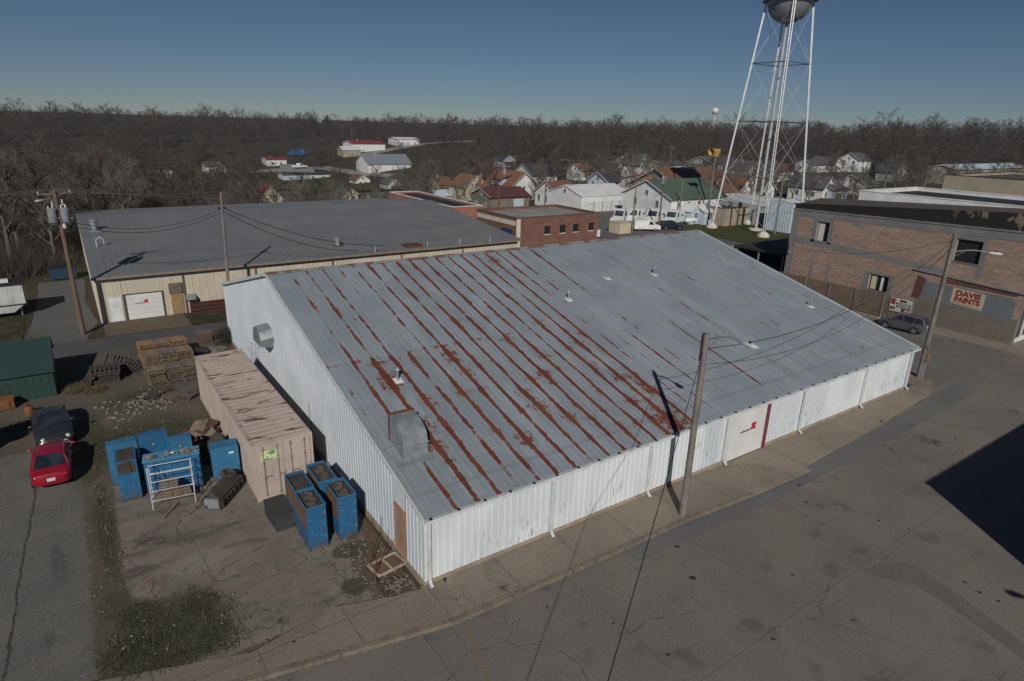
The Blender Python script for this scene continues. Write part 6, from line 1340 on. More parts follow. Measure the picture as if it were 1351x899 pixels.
# houses further back: label, front eave left, right, eave height, depth, ridge height, wall, roof, ridge, extras
H = [
 ('tan house with orange roof and tall red brick chimney left of the barn', (612, 247), (645, 246), 4.4, 9, 3.2, M['cream'], M['sho'], 'across', dict(chim=(.62, -.04, 3.6, M['obrick']))),
 ('low house with pale blue-grey roof behind the black flat roof', (577, 259), (611, 257), 2.6, 8, 1.3, M['offw'], M['bluew'], 'along', {}),
 ('white house with dark charcoal roof behind the orange-roofed house', (703, 232), (735, 231), 3.2, 12, 3.4, M['offw'], M['shd'], 'along', {}),
 ('small blue-white two-storey house with dark windows behind the white shed', (803, 240), (817, 239), 5.6, 7, 1.8, M['bluew'], M['shd'], 'along', dict(two=True)),
 ('low white building with bright red metal roof left of the green roof', (857, 241.5), (890, 240), 3.0, 12, 1.6, M['offw'], M['shr'], 'along', {}),
 ('wide house with big brown shingle roof behind the green roof', (900, 250), (968, 247), 3.4, 17, 4.2, M['tanw'], M['shb'], 'along', dict(ov=.8)),
 ('brown-roofed porch house with tan walls left of the white gable', (958, 258), (980, 257), 2.8, 9, 1.8, M['cream'], M['shb'], 'along', {}),
 ('white gabled cottage with brown roof seen between the tower legs', (977, 249), (998, 248), 3.4, 12, 3.0, M['white'], M['shb'], 'across', {}),
 ('second white gable with brown roof just right of the central tower pipe', (1004, 250), (1022, 249.5), 3.2, 10, 2.6, M['white'], M['shb'], 'across', {}),
 ('large grey two-storey house with porch on the far slope', (940, 216), (977, 216), 5.2, 11, 2.0, M['greyw'], M['shg'], 'along', dict(two=True, fw=4, porch=True)),
 ('tan gabled house on the slope right of the large grey house', (988, 224), (1006, 224), 4.0, 10, 2.6, M['tanw'], M['shg'], 'across', dict(porch=True)),
 ('white house with grey roof among trees right of the tan slope house', (1010, 228), (1030, 228), 3.4, 9, 2.2, M['white'], M['shg'], 'along', {}),
 ('white house with maroon roof behind the tower riser', (1031, 226), (1048, 225), 3.2, 9, 2.2, M['offw'], M['maroon'], 'along', {}),
 ('white L-gabled house with grey roof right of the tower', (1087, 248), (1101, 247), 3.6, 10, 2.6, M['white'], M['shg'], 'across', {}),
 ('pale blue house with grey roof and red porch beside the white L-gabled one', (1102, 251), (1119, 250), 3.2, 9, 2.0, M['bluew'], M['shg'], 'along', dict(door=True)),
 ('small white cottage on the far slope near the right leg of the tower', (1074, 218), (1086, 218), 3.0, 8, 1.8, M['white'], M['shg'], 'along', {}),
 ('white house half hidden by trees on the slope, gable to the viewer', (1100, 217), (1112, 217), 3.2, 10, 2.4, M['white'], M['shg'], 'across', {}),
 ('tall narrow white gabled house on the slope above the white shed', (845, 216), (853, 216), 5.0, 9, 3.0, M['white'], M['shg'], 'across', dict(two=True)),
 ('small white house with pale roof left of the tall narrow gable', (829, 215), (839, 215), 3.4, 8, 2.0, M['offw'], M['bluew'], 'along', {}),
 ('long pale low building on the slope right of the tall narrow gable', (876, 218), (904, 217), 3.6, 9, 1.2, M['cream'], M['shg'], 'along', dict(fw=5)),
 ('orange brick ranch house with grey roof behind the beige warehouse at left', (251, 273), (303, 270), 2.9, 10, 2.0, M['obrick'], M['shg'], 'along', dict(fw=5, chim=None)),
 ('cream gabled house with red-brown roof behind the beige warehouse', (343, 263), (373, 262), 4.6, 11, 4.0, M['cream'], M['maroon'], 'across', dict(fw=2)),
 ('brick porch gable with white trim in front of the cream house', (338, 277.5), (369, 276.5), 2.7, 7, 1.9, M['rbrick'], M['shd'], 'across', dict(fw=0, sw=0)),
 ('small tan cottage with dark green roof by the lawn', (452, 256), (472, 255), 3.0, 8, 2.0, M['cream'], M['shgn'], 'across', {}),
 ('white flat-fronted shop with red roof by the far road', (352, 211), (378, 210), 3.4, 10, .9, M['white'], M['shr'], 'along', dict(fw=2, sw=0)),
 ('white house with pale roof among bare trees far left', (271, 220), (292, 219), 3.4, 9, 1.8, M['white'], M['shg'], 'along', {}),
 ('long white store with red roof edge on the far side of town', (465, 190), (508, 189.5), 5.0, 16, 1.6, M['white'], M['shr'], 'along', dict(fw=0, sw=0)),
 ('tan garage with pale roof in front of the long white store', (453, 198), (476, 197), 4.0, 10, 1.6, M['tanw'], M['wroof'], 'along', dict(fw=1, sw=0)),
 ('big pale metal barn with white gable end in the middle distance', (486, 217), (543, 213), 4.6, 16, 4.2, M['white'], M['galv'], 'along', dict(fw=0, sw=0)),
 ('low teal-roofed building beyond the road at left', (374, 231), (436, 228), 3.0, 9, .7, M['bluew'], M['shd'], 'along', dict(fw=4)),
 ('low brown house with grey roof half hidden by trees behind the beige roof', (493, 266), (530, 264), 2.8, 9, 2.2, M['obrick'], M['shg'], 'along', {}),
 ('white bungalow with pale roof behind bare trees near the big barn', (512, 243), (530, 242), 3.0, 8, 1.8, M['white'], M['shg'], 'across', {}),
 ('tiny white house on the wooded skyline', (417, 158), (424, 158), 4.0, 9, 2.4, M['white'], M['shg'], 'across', {}),
 ('small white house with brown roof and porch behind the white shed, amid trees', (770, 226), (786, 225), 3.2, 9, 2.2, M['white'], M['shb'], 'along', dict(porch=True)),
 ('grey cottage with dark roof at the foot of the wood above the orange roofs', (664, 212), (680, 212), 3.2, 8, 2.2, M['greyw'], M['shd'], 'across', dict(porch=True)),
 ('cream cottage with brown roof left of the tan chimney house', (580, 244), (598, 243), 3.2, 9, 2.2, M['cream'], M['shb'], 'along', dict(porch=True)),
 ('white cottage with green roof far right of the tower, below the wood', (1142, 243), (1158, 243), 3.2, 9, 2.2, M['white'], M['shgn'], 'along', dict(porch=True)),
 ('pale grey house with charcoal roof on the slope at right', (1180, 228), (1197, 228), 3.2, 9, 2.4, M['greyw'], M['shd'], 'across', {}),
 ('white farmhouse half way up the right slope, above the white cottage', (1135, 212), (1150, 212), 4.6, 9, 2.6, M['white'], M['shg'], 'along', dict(two=True)),
 ('small tan house with grey roof right of the slope road', (918, 226), (932, 226), 3.0, 8, 2.0, M['cream'], M['shg'], 'along', {}),
 ('blue-grey bungalow left of the small white farm shop road', (300, 224), (318, 223), 3.0, 9, 1.8, M['greyw'], M['shd'], 'along', {}),
 ('white trailer home in the trees at far left', (205, 228), (226, 227), 2.6, 4, .5, M['white'], M['wroof'], 'along', dict(fw=3)),
 ('brown-roofed white cottage beyond the green-roofed cottage', (470, 238), (488, 237), 3.0, 8, 2.0, M['white'], M['shb'], 'across', {}),
 ('far white warehouse row at the right of the long white store', (523, 184), (553, 183), 4.0, 12, 1.0, M['white'], M['wroof'], 'along', dict(fw=3)),
]
for lab, eL, eR, he, dp, rh, w, r, rg, kw in H: building(lab, eL, eR, he, dp, rh, w, r, rg, **kw)
# blocks behind the brick building
def block(label, x, y, Lx, Ly, h, wall, roof, cop, name='flat_building', cat='building'):
    t = thing(name, label, cat, (x, y, 0)); mb = MB(); mb.bx(0, Lx, 0, .3, 0, h); mb.bx(0, Lx, Ly-.3, Ly, 0, h); mb.bx(0, .3, .3, Ly-.3, 0, h); mb.bx(Lx-.3, Lx, .3, Ly-.3, 0, h); mb.build('wall', wall, t)
    mb = MB(); mb.bx(.3, Lx-.3, .3, Ly-.3, h-.6, h-.4); mb.build('roof', roof, t); mb = MB(); mb.bx(-.05, Lx+.05, -.05, .35, h, h+.09); mb.bx(-.05, Lx+.05, Ly-.35, Ly+.05, h, h+.09); mb.bx(-.05, .35, .35, Ly-.35, h, h+.09); mb.bx(Lx-.35, Lx+.05, .35, Ly-.35, h, h+.09); mb.build('coping', cop, t); return t
block('long white-walled flat building behind the brown gravel roof', 70, .6, 14, 22, 10.5, M['white'], M['tar'], M['white'])
t = block('big brown flat-topped building at the right behind the white one', 120, 4, 30, 30, 10.6, M['tanw'], BRN, M['tar'])
mb = MB(); mb.bx(-.05, 0, 0, 16, 5.6, 7.6); mb.build('blue_band', flat('slate_blue_panel', (.05, .075, .11)), t)
t, L, he = building('long building with pale blue metal roof on the right above the brown one', (1262, 224), (1352, 222), 5, 9, 1.2, M['tanw'], M['bluew'], fw=0, sw=0, cat='building', name='metal_building')
# the brick block across the street whose shadow falls on the concrete
t = thing('corner_building', 'plain brick corner building across the street, its shadow lying on the concrete', 'building', (25.3-12.8*math.cos(SUN_AZ), -6.8-12.8*math.sin(SUN_AZ), 0))
mb = MB(); mb.ext([(0, 0, 0), (26, 0, 0), (26, -18, 0), (0, -18, 0)], (0, 0, 7.9)); mb.build('wall', M['rbrick'], t); mb = MB(); mb.bx(-.05, 26.05, -18.05, .05, 7.9, 8.0); mb.build('coping', M['greyw'], t)
for k in range(6): mb = MB(); mb.bx(1.5+k*4.1, 3.1+k*4.1, .0, .03, 4.6, 6.4); w = mb.build('window', M['glass'], t); mb = MB(); mb.bx(1.4+k*4.1, 3.2+k*4.1, .03, .1, 4.48, 4.6); mb.build('sill', M['offw'], w)

# ------------------------------------------------------------------ water tower
TC = Vector((93.1, 51.8, 0)); TZ = 37.2; RT = 3.5
tw = thing('water_tower', 'tall silver water tower on four slanted legs with a central riser pipe', 'water tower', TC)
STEEL = mat('silver_tower_paint', (.60, .62, .63), (.50, .52, .54), .8, .45, .15, fine=.1); STEELD = mat('dull_grey_steel', (.16, .18, .20), (.12, .135, .15), .6, .4, .4)
view = math.atan2(CPOS.y-TC.y, CPOS.x-TC.x)
angs = [view+R(10)+k*math.pi/2 for k in range(4)]
RB = 7.7
def legp(k, z): r = RB+(RT*1.02-RB)*z/TZ; return Vector((r*math.cos(angs[k]), r*math.sin(angs[k]), z))
for k in range(4):
    a, b = legp(k, .7), legp(k, TZ+.2); d = (b-a).normalized(); s1 = d.orthogonal().normalized(); s1 = Vector((-math.sin(angs[k]), math.cos(angs[k]), 0)); s2 = d.cross(s1).normalized()
    mb = MB()
    if k: mb.loft([[p+s1*u+s2*v for u, v in ((-.14, -.14), (.14, -.14), (.14, .14), (-.14, .14))] for p in (a, b)])
    for sg in ((-1, 1) if k == 0 else ()): mb.loft([[p+s1*(sg*.17+u)+s2*v for u, v in ((-.05, -.17), (.05, -.17), (.05, .17), (-.05, .17))] for p in (a, b)])
    n = 48
    for i in range(n if k == 0 else 0):
        p, q = a.lerp(b, i/n), a.lerp(b, (i+1)/n); sg = 1 if i % 2 else -1
        for off in (-.16, .16): mb.tube(p+s1*(.16*sg)+s2*off, q-s1*(.16*sg)+s2*off, .02, n=4, cap=False)
    lg = mb.build('leg', STEEL, tw)
    mb = MB(); c = legp(k, 0); mb.lathe([(1.05, -.1), (1.0, .35), (.5, .8), (.4, .85)], 8, c); mb.build('footing', M['offw'], lg)
mb = MB(); mb.tube((0, 0, 0), (0, 0, TZ-RT+.2), .24, n=14); mb.build('riser_pipe', mat('riser_paint', (.42, .45, .47), (.36, .39, .41), .7, .45), tw, smooth=40); mb = MB(); mb.lathe([(1.3, -.1), (1.3, .25), (.6, .3)], 14); mb.build('footing', M['offw'], tw)
lv = [9.5, 18.5, 27.7]
for z in lv:
    mb = MB()
    for k in range(4):
        a, b = legp(k, z), legp((k+1) % 4, z); mb.tube(a, b, .085, n=6)
    mb.build('brace', STEELD, tw)
zs = [1.2]+lv+[TZ-1]
for i in range(4):
    for k in range(4):
        mb = MB(); mb.tube(legp(k, zs[i]), legp((k+1) % 4, zs[i+1]), .02, n=5); mb.tube(legp((k+1) % 4, zs[i]), legp(k, zs[i+1]), .02, n=5); mb.build('tie_rod', STEEL, tw)
prof = [(RT*math.sin(a), TZ-RT*math.cos(a)) for a in [math.pi/2*i/14 for i in range(15)]]+[(RT, TZ+5), (RT*.75, TZ+6.6), (.4, TZ+7.4), (0, TZ+7.5)]
mb = MB(); mb.lathe(prof, 40); mb.build('tank', mat('tank_paint', (.33, .36, .38), (.28, .31, .33), .4, .32, .5, fine=.05), tw, smooth=30)
mb = MB(); mb.lathe([(RT, TZ-.25), (RT+.75, TZ-.2), (RT+.75, TZ-.08), (RT, TZ-.06)], 40); wk = mb.build('walkway', STEELD, tw)
mb = MB()
for k in range(24): a = 2*math.pi*k/24; mb.tube(((RT+.7)*math.cos(a), (RT+.7)*math.sin(a), TZ-.08), ((RT+.7)*math.cos(a), (RT+.7)*math.sin(a), TZ+1), .025, n=4)
for z in (.5, 1.0):
    for k in range(24): a, b = 2*math.pi*k/24, 2*math.pi*(k+1)/24; mb.tube(((RT+.7)*math.cos(a), (RT+.7)*math.sin(a), TZ+z), ((RT+.7)*math.cos(b), (RT+.7)*math.sin(b), TZ+z), .025, n=4)
mb.build('railing', STEEL, wk)
a, b = legp(0, .9), legp(0, TZ); mb = MB(); 
for k in range(90): p = a.lerp(b, k/90)+Vector((math.cos(angs[0]), math.sin(angs[0]), 0))*.28; s1 = Vector((-math.sin(angs[0]), math.cos(angs[0]), 0))*.15; mb.tube(p-s1, p+s1, .02, n=4)
mb.build('ladder', STEEL, tw)
keep(945, 0, 1068, 310, (TC-CPOS).length)
# far water tower on the skyline
p = Vector((0, 0, 0)); d = (G(937, 200)-CPOS); d.z = 0; d.normalize(); far = CPOS+d*900; far.z = 0
t = thing('water_tower', 'tiny far white ball water tower on the wooded skyline', 'water tower', (far.x, far.y, TH(far.x, far.y)-1))
zc = 16.9+900*(170-147.5)/CF-TH(far.x, far.y)
mb = MB(); mb.lathe([(2.2, 0), (1.5, 4), (1.4, zc-4), (2.4, zc-3)], 14); mb.build('stem', M['white'], t, smooth=50); mb = MB(); mb.lathe([(0, -4.2), (2, -3.8), (3.8, -2), (4.3, 0), (3.8, 2), (2, 3.6), (0, 4)], 18, (0, 0, zc)); mb.build('tank', M['white'], t, smooth=60)
# siren
b = G(932.7, 296.5, z=0); t, q = polep('siren_pole', 'wooden pole with yellow siren horns between the sheds and the green roof', b, b+Vector((.1, .1, 12.6)), .17, .12, cat='siren pole')
YEL = flat('yellow_siren_paint', (.50, .33, .06), .5); mb = MB(); M90 = Matrix.Rotation(R(90), 3, 'Y') @ Matrix.Rotation(0, 3, 'X')
mb.lathe([(.2, -.2), (.35, .2), (.7, 1.0), (.65, 1.0), (.3, .2)], 14, q+Vector((-.4, 0, .8)), Matrix.Rotation(R(-100), 3, 'Y')); mb.box(q+Vector((.2, 0, .75)), (1.1, .7, .7)); mb.box(q+Vector((.1, 0, .1)), (.8, .6, .7)); mb.build('siren', YEL, t)
# ------------------------------------------------------------------ distant poles
FP = [((717, 311), 238, 'grey pole with wide crossarm in front of the brick garage', 1), ((729.5, 312), 283, 'short grey pole beside the brick garage front', 0), ((834, 305), 249, 'brown wooden pole left of the white cargo van', 0), ((868.7, 303.6), 234, 'wooden pole with crossarm and transformer behind the trucks', 2), ((894.8, 295), 241, 'slim pole left of the propane tank', 0), ((904, 286), 243, 'thin pale pole against the green-roofed building', 0), ((919.7, 295), 260, 'short wooden pole right of the propane tank', 0), ((1021.6, 309.6), 238, 'dark wooden pole just right of the front tower leg', 0), ((848.6, 243), 219, 'far pole above the white shed roof', 0), ((883, 230), 194.6, 'far pole with crossarm on the wooded slope', 1), ((626.7, 278), 250, 'thin pole at the left corner of the barn', 0), ((657, 289), 246, 'pole with red flag-like rag in front of the barn', 3), ((701, 262), 228, 'pole right of the orange-roofed house gable', 0), ((762.6, 275), 233, 'pole in front of the white shed end wall', 1), ((679.5, 228), 207, 'far pole with crossarm above the orange roof', 1), ((652.4, 236.6), 210, 'far slim pole left of the orange roof', 0), ((750, 240), 211, 'pole with street light above the brown-roofed house', 4), ((440.5, 271), 237, 'slim brown pole by the green-roofed cottage', 0), ((541.5, 270), 240, 'pale pole at the far edge of the beige warehouse roof', 0), ((1216, 262), 232, 'slim far pole behind the white flat building', 0), ((465, 190), 170, 'distant pole left of the long white store', 0), ((832.5, 243), 205, 'far brown pole above the white metal shed', 0)]
for (px, py), ty, lab, kind in FP:
    b = G(px, py); dist = (b-CPOS).dot(CFW); h = (py-ty)/CF*dist*1.03; dd = (b-CPOS); 
    t, q = polep('utility_pole', lab, b, b+Vector((0, 0, h)), .15, .10, 'pole' if kind in (1, 0) else 'polebrown')
    if kind in (1, 2): arm(t, q, .93 if kind == 1 else .62, 1.15, R(-30) if px < 760 else R(-20))
    if kind == 2: transformer(t, q*.82+Vector((-.4, -.3, 0)), 1.1, .33)
    if kind == 3: mb = MB(); mb.box(q*.5+Vector((.1, -.2, 0)), (.5, .04, .9)); mb.build('rag', flat('red_rag', (.3, .05, .05)), t)
    if kind == 4: lamparm(t, q, .9, (-.9, .2), 2.2, .2)
bp = [G(px, py)+Vector((0, 0, hh_)) for px, py, hh_ in ((717, 311, 9.6), (868.7, 303.6, 11), (1021.6, 309.6, 11))]
for k in range(3):
    o = Vector((.8*(k-1), .5*(k-1), .1*k)); nm = ('near', 'middle', 'far')[k]
    sagwire('power_line', nm+' thin wire between the crossarm pole and the truck yard pole', bp[0]+o, bp[1]+o, .5, .014, m='wireg'); sagwire('power_line', nm+' thin wire from the truck yard pole to the tower leg pole', bp[1]+o, bp[2]+o, .5, .014, m='wireg')
# far vehicles
def farcar(name, label, px, py, rz, paint, kind, cat): p = G(px, py); return car(name, label, (p.x, p.y, p.z+.05), rz, paint, 4.6, 1.8, kind, cat=cat)
t = boxvan('pickup_truck', 'white pickup truck parked on the drive right of the cream house', (*G(399, 268.5)[:2], .06), R(20), 5.2, 1.9, [(-.5, .5), (-.5, 1.05), (-.12, 1.05), (-.1, 1.7), (.1, 1.72), (.22, 1.12), (.48, 1.0), (.5, .8), (.5, .45)], M['white'], ((.22, 1.14), (.1, 1.7)), sidew=[(-.08, 1.12), (.18, 1.12), (.09, 1.6), (-.07, 1.6)], cat='pickup', lights=.8)
mb = MB(); 
sheet('pickup_drive', [tuple(G(x, y)[:2]) for x, y in ((375, 278), (420, 276), (412, 264), (385, 258), (372, 260))], .02, M['flatroof'])
p = G(391, 206); t = boxvan('box_truck', 'blue box truck beside the white shop with the red roof', (p.x, p.y, p.z+.05), R(170), 9, 2.5, [(-.5, .7), (-.5, 3.4), (.25, 3.4), (.27, 2.4), (.42, 2.3), (.48, 1.4), (.5, .6)], flat('truck_blue', (.03, .11, .32)), ((.48, 1.45), (.42, 2.25)), cat='truck', lights=.9)
for k, (px, py, c, lab) in enumerate(((806, 251, GRY, 'grey car parked behind the white shed, left of two'), (826, 250, M['white'], 'white car parked behind the white shed, right of two'), (500, 192, M['white'], 'white car in front of the long white store'), (905, 303, None, ''), (1040, 258, M['white'], 'white car behind the right tower leg'), (480, 200, GRY, 'dark car beside the tan garage'))):
    if c: farcar('car', lab, px, py, R(20+40*k), c, 'hatch', 'car')
p = G(399-11, 257); t = thing('road_sign', 'small yellow diamond road sign by the far lawn', 'sign', p); mb = MB(); mb.tube((0, 0, 0), (0, 0, 2.2), .04); mb.build('post', M['galv'], t); mb = MB(); mb.ext([(-.55, -.05, 2.2), (0, -.05, 1.65), (.55, -.05, 2.2), (0, -.05, 2.75)], (0, .03, 0)); mb.build('sign_plate', flat('sign_yellow', (.55, .33, .02)), t)
t.rotation_euler = (0, 0, math.atan2(CPOS.y-p.y, CPOS.x-p.x)+R(90))
# far roads and lawns
def rpx(name, pts, w, m): sheetT(name, [tuple(G(*p)[:2]) for p in pts], m, w)
rpx('far_road', [(230, 238), (330, 226), (430, 222), (520, 232)], 9, M['flatroof']); rpx('far_road', [(330, 256), (400, 254), (470, 251), (600, 262)], 6, M['asphalt'])
rpx('far_road', [(700, 213), (760, 212), (900, 224), (960, 232)], 6, M['flatroof']); rpx('far_road', [(480, 205), (560, 190), (640, 186)], 8, M['flatroof'])
for k, pts in enumerate((((300, 236), (430, 232), (560, 245), (560, 252), (340, 250), (270, 245)), ((225, 222), (330, 212), (340, 224), (230, 236)), ((610, 222), (760, 213), (800, 222), (640, 236)), ((420, 258), (480, 254), (490, 268), (430, 272)), ((815, 226), (930, 228), (930, 236), (820, 234)))):
    mb = MB(); q = [G(*p) for p in pts]
    mb.add([(v.x, v.y, TH(v.x, v.y)+.05) for v in q], [tuple(range(len(q)))]); mb.build('far_lawn', M['lawn'], kind='structure')
# ------------------------------------------------------------------ trees
BARK = [mat('grey_brown_bark', (.13, .108, .09), (.09, .075, .062), 1.5, .95), mat('pale_grey_bark', (.17, .148, .125), (.12, .103, .087), 1.5, .95), mat('reddish_bark', (.105, .072, .057), (.075, .053, .043), 1.5, .95)]
def bare_tree(seed, h, spread, nl=11, twn=8, tww=.02):
    """a leafless tree: tapered trunk and limbs as one mesh, branches and twigs as the crown"""
    rr = random.Random(seed); tk = MB(); V = []; F = []
    def rv(a): return Vector((rr.uniform(-a, a), rr.uniform(-a, a), rr.uniform(-a, a)))
    def blade(p, q, w):
        d = (q-p); s = d.cross(rv(1)); 
        if s.length < 1e-6: return
        s.normalize(); n = len(V); V.extend([p-s*w, p+s*w, q]); F.append((n, n+1, n+2))
    th = h*rr.uniform(.28, .4); tops = []
    P = [Vector((0, 0, -.2))]
    for k in range(1, 9): P.append(Vector((rr.uniform(-.15, .15)*k/4, rr.uniform(-.15, .15)*k/4, h*.8*k/8)))
    r0 = h*.02; tk.path(P, [r0*(1-.11*k) for k in range(9)], 7)
    def at(u): k = min(7, int(u*8)); return P[k].lerp(P[k+1], u*8-k)
    br = MB()
    for i in range(nl):
        u = .28+.68*i/nl+rr.uniform(-.03, .03); a = i*2.4+rr.uniform(-.5, .5); p = at(min(.98, u)); up = rr.uniform(.5, 1.0)+.4*u
        L = h*spread*(1.0-.45*abs(u-.45))*rr.uniform(.75, 1.1); d = Vector((math.cos(a), math.sin(a), up)).normalized(); pts = [p]
        for k in range(4): d = (d+rv(.2)+Vector((0, 0, .06))).normalized(); pts.append(pts[-1]+d*L/4)
        tk.path(pts, [r0*.5*(1-.5*u)*(1-.2*k) for k in range(5)], 5)
        for j in range(9):
            v = .2+.8*j/8; k = min(3, int(v*4)); b0 = pts[k].lerp(pts[k+1], v*4-k); bd = (d+rv(.95)).normalized(); bl = L*rr.uniform(.28, .5)*(1.1-.5*v); q1 = b0+bd*bl*.5; bd = (bd+rv(.3)+Vector((0, 0, .12))).normalized(); q2 = q1+bd*bl*.5
            br.path([b0, q1, q2], [r0*.14, r0*.1, r0*.05], 3)
            for m in range(twn):
                w = rr.random(); t0 = b0.lerp(q1, w*2) if w < .5 else q1.lerp(q2, w*2-1); td = (bd+rv(1.0)+Vector((0, 0, .2))).normalized(); tl = rr.uniform(.5, 1.25)*h/13; t1 = t0+td*tl; blade(t0, t1, tww*h/13)
                for _ in range(3): x0 = t0.lerp(t1, rr.uniform(.2, .9)); blade(x0, x0+(td+rv(.9)).normalized()*tl*rr.uniform(.35, .65), tww*.75*h/13)
    n = len(br.v); Fb = [(f[0], f[1], f[2]) for f in br.f]+[(f[0], f[2], f[3]) for f in br.f if len(f) > 3]
    return tk, np.array(br.v+[tuple(v) for v in V]), np.array(Fb+[tuple(i+n for i in f) for f in F])
PROTO = []
for k in range(9):
    h = (11, 13, 12, 14, 10.5, 12.5, 9.5, 13, 11.5)[k]; tk, V, F = bare_tree(100+k, h, (.36, .33, .42, .3, .44, .36, .4, .28, .38)[k])
    m = BARK[(0, 1, 0, 2, 1, 0, 2, 0, 1)[k]]
    t = bpy.data.objects.new('bare_tree', None); a = tk.build('trunk', m, t, smooth=50); b = fast_mesh('crown', V, F, m, t); COL.objects.link(t); PROTO.append((t, a.data, b.data))
for t, a, b in PROTO:
    for c in list(t.children): bpy.data.objects.remove(c)
    bpy.data.objects.remove(t)
def blocked(x, y, h, slack=2):
    z = TH(x, y); b = PX((x, y, z)); tp = PX((x, y, z+h)); d = (Vector((x, y, z))-CPOS).length; w = h*.3/d*CF
    for x0, y0, x1, y1, dd in BOXES:
        if d < dd+4 and tp[0]+w > x0-slack and tp[0]-w < x1+slack and tp[1] < y1 and b[1] > y0+(y1-y0)*.35: return True
    return False
FOOT = [(-9.5, 42, 36, 90), (38, 48, 60, 66), (54, -10, 100, 28), (75, 42, 115, 68), (-1, -2, 39, 35), (112, -2, 152, 36), (60, 52, 90, 80)]
def free(x, y):
    if any(x0 < x < x1 and y0 < y < y1 for x0, y0, x1, y1 in FOOT): return False
    for o in HB:
        dx, dy = x-o[0], y-o[1]; c, s = math.cos(-o[2]), math.sin(-o[2]); u, v = dx*c-dy*s, dx*s+dy*c
        if -1.5 < u < o[3]+1.5 and -1.5 < v < o[4]+1.5: return False
    return True
HB = []
for o in COL.objects:
    if o.parent is None and o.type == 'EMPTY' and o.name.split('.')[0] in ('house', 'barn', 'building', 'garden_shed', 'metal_shed', 'gabled_building', 'low_building', 'metal_building', 'flat_building', 'brick_garage'):
        w = [c for c in o.children if c.name.startswith('wall')]
        if w: bb_ = [Vector(c) for c in w[0].bound_box]; HB.append((o.location.x, o.location.y, o.rotation_euler.z, max(v.x for v in bb_), max(v.y for v in bb_)))
TREES = []
def put_tree(x, y, k, s, rz, label, group):
    t = thing('bare_tree', label, 'tree', (x, y, TH(x, y)-.1), rz, group); t.scale = (s, s, s*(.92+.16*((k*37) % 10)/10))
    for nm, d in (('trunk', PROTO[k][1]), ('crown', PROTO[k][2])): o = bpy.data.objects.new(nm, d); COL.objects.link(o); o.parent = t
    TREES.append((x, y))
rt = random.Random(77)
ZONES = [  # az0, az1, r0, r1, n, label, clear building views
 (85, 97, 88, 150, 56, 'bare grey-brown tree in the thicket behind the trailer, left of the beige warehouse', 0),
 (84, 97, 150, 200, 34, 'bare tree on the lower slope far left, beyond the thicket', 0),
 (72, 85, 112, 230, 36, 'bare tree among lawns behind the left half of the beige roof', 1),
 (60, 72, 120, 250, 40, 'bare tree behind the right half of the beige roof and flat black roof', 1),
 (44, 60, 150, 250, 44, 'bare tree behind the orange-roofed houses and white shed', 1),
 (29, 44, 150, 250, 40, 'bare tree on the slope behind the water tower', 1),
 (14, 29, 150, 250, 40, 'bare tree behind the brick building at right', 1)]
for a0, a1, r0, r1, n, lab, cl in ZONES:
    c = 0; tries = 0
    while c < n and tries < n*60:
        tries += 1; a = R(rt.uniform(a0, a1)); r = math.sqrt(rt.uniform(r0*r0, r1*r1)); x, y = -9+r*math.cos(a), -18+r*math.sin(a); k = rt.randrange(9); s = rt.uniform(.75, 1.12)*(1 if cl == 0 else .85)
        if not free(x, y) or any((x-u)**2+(y-v)**2 < 12 for u, v in TREES): continue
        if cl and blocked(x, y, 12*s) and rt.random() < .6: continue
        put_tree(x, y, k, s, rt.uniform(0, 6.28), lab, lab.replace('bare tree', 'bare trees').replace('bare grey-brown tree', 'bare trees')); c += 1
# singled-out trees
for px, py, k, s, lab in ((399, 257, 7, .95, 'dense reddish young tree standing alone by the far lawn'), (425, 268, 0, .9, 'bare tree with pale trunk left of the green-roofed cottage'), (497, 263, 3, 1.05, 'reddish bare tree in front of the big pale barn'), (318, 255, 2, 1.3, 'largest broad bare tree left of the cream house'), (562, 262, 1, 1.0, 'bare tree with pale trunk right of the pale pole')):
    p = G(px, py); put_tree(p.x, p.y, k, s, k*1.3, lab, None)
def pine(label, px, py, h):
    p = G(px, py); t = thing('evergreen_tree', label, 'tree', (p.x, p.y, p.z)); mb = MB(); mb.tube((0, 0, 0), (0, 0, h), h*.025, .02, 6); mb.build('trunk', BARK[0], t)
    rg = np.random.default_rng(int(px)); n = 2600; z = rg.uniform(.08, 1, n)**.9; a = rg.uniform(0, 6.28, n); ly = .75+.25*np.cos(z*38); r = (1-z)*h*.3*np.sqrt(rg.uniform(.15, 1, n))*ly
    c = np.stack([r*np.cos(a), r*np.sin(a), z*h-r*.25], 1); d = np.stack([np.cos(a), np.sin(a), -.4*np.ones(n)], 1)*.4+rg.normal(size=(n, 3))*.15; e = rg.normal(size=(n, 3))*.12
    fast_mesh('crown', np.stack([c-e, c+e, c+d], 1).reshape(-1, 3), np.arange(3*n).reshape(-1, 3), evg, t)
pine('dark evergreen tree left of the orange brick ranch house', 253, 251, 8); pine('dark green evergreen on the wooded skyline', 433, 178, 15); pine('small dark evergreen behind the white flat building at right', 1146, 252, 8); pine('dark evergreen at the wood edge behind the orange roofs', 632, 205, 10)
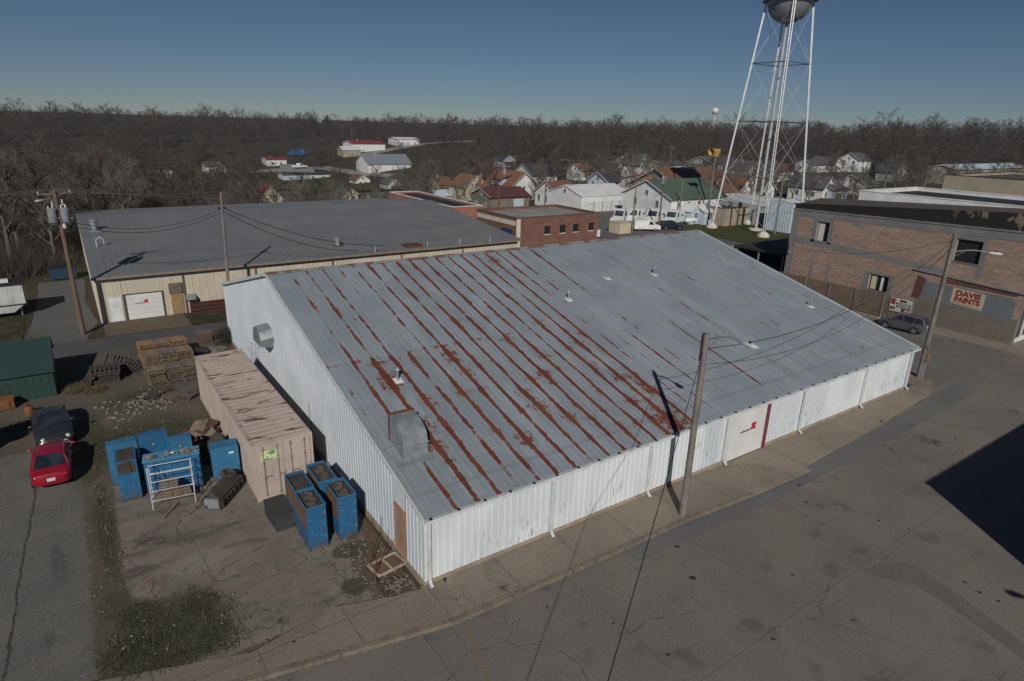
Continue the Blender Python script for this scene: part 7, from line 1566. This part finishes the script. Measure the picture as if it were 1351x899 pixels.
# the wood on the hills: far too many to count, one mass
def wood():
    protos = []
    for k in range(6):
        rr = random.Random(900+k); V = []; F = []
        def rv(a): return Vector((rr.uniform(-a, a), rr.uniform(-a, a), rr.uniform(-a, a)))
        def blade(p, q, w):
            s = (q-p).cross(rv(1)); s.normalize(); n = len(V); V.extend([p-s*w, p+s*w, q]); F.append((n, n+1, n+2))
        h = 12; blade(Vector((0, 0, -.5)), Vector((0, 0, h*.8)), .2); blade(Vector((0, 0, -.5)), Vector((.1, .1, h*.8)), .2)
        for i in range(10):
            z = h*(.2+.65*i/10); a = i*2.4+rr.uniform(-.4, .4); d = Vector((math.cos(a), math.sin(a), rr.uniform(.6, 1.3))).normalized(); L = h*rr.uniform(.28, .42)*(1-.4*abs(i/10-.4)); p = Vector((0, 0, z)); q = p+d*L; blade(p, q, .075)
            for j in range(6):
                b0 = p.lerp(q, .2+.8*j/6); bd = (d+rv(.9)).normalized(); b1 = b0+bd*L*rr.uniform(.3, .5); blade(b0, b1, .035)
                for m in range(11):
                    t0 = b0.lerp(b1, rr.uniform(.1, 1)); blade(t0, t0+(bd+rv(1)).normalized()*rr.uniform(.6, 1.4), .036)
        protos.append((np.array([tuple(v) for v in V]), np.array(F)))
    rg = np.random.default_rng(5); VV = []; FF = []; n0 = 0; cnt = 0
    while cnt < 4100:
        if cnt < 650: a = R(rg.uniform(77, 101)); r = math.sqrt(rg.uniform(135**2, 262**2))
        elif cnt < 800: a = R(rg.uniform(10, 62)); r = math.sqrt(rg.uniform(225**2, 262**2))
        else: a = R(rg.uniform(10, 102)); r = math.sqrt(rg.uniform(262**2, 680**2))
        x, y = -9+r*math.cos(a), -18+r*math.sin(a)
        # x, y = -9+r*math.cos(a), -18+r*math.sin(a)
        if not free(x, y): continue
        b = PX((x, y, TH(x, y)+4)); 
        hit = False
        for x0, y0, x1, y1, dd in BOXES:
            if r < dd+3 and x0-2 < b[0] < x1+2 and b[1] > y0-4 and b[1] < y1+6: hit = True; break
        if hit and x0 > -1 and not (x0 == 945): continue
        if 330 < b[0] < 660 and 176 < b[1] < 232 and rg.random() < .55: continue
        if 780 < b[0] < 1000 and 200 < b[1] and rg.random() < .3: continue
        V, F = protos[cnt % 6]; s = rg.uniform(.5, 1.1)*(1.3 if rg.random() < .1 else 1)*(.8+.45*math.sin(a*23+r*.021)**2); th = rg.uniform(0, 6.28); c, q = math.cos(th), math.sin(th)
        W_ = V*s; VV.append(np.stack([W_[:, 0]*c-W_[:, 1]*q+x, W_[:, 0]*q+W_[:, 1]*c+y, W_[:, 2]+TH(x, y)-.3], 1)); FF.append(F+n0); n0 += len(V); cnt += 1
    s = Sh('winter_wood'); co = s.co(); n = s.noise(co, .035, 4, .6)
    s.set(Base_Color=s.mix(s.ss(.38, .62, n), (.098, .074, .058), (.074, .062, .053)), Roughness=.95, Specular_IOR_Level=.1)
    o = fast_mesh('woodland', np.concatenate(VV), np.concatenate(FF), s.m); setp(o, 'leafless brown wood covering the hills up to the skyline', 'woodland', kind='stuff')
wood()
# ------------------------------------------------------------------ thin air haze round the whole scene
hz = bpy.data.materials.new('thin_haze'); hz.use_nodes = True; t_ = hz.node_tree; t_.nodes.clear()
vo = t_.nodes.new('ShaderNodeVolumePrincipled'); oo = t_.nodes.new('ShaderNodeOutputMaterial'); t_.links.new(vo.outputs[0], oo.inputs['Volume'])
vo.inputs['Color'].default_value = (.52, .72, 1, 1); vo.inputs['Density'].default_value = .00013; vo.inputs['Anisotropy'].default_value = .1
mb = MB(); mb.bx(-900, 1100, -700, 1100, -17, 70); mb.build('haze', hz, kind='stuff', label='thin pale air haze over the town')
SC.cycles.volume_bounces = 0
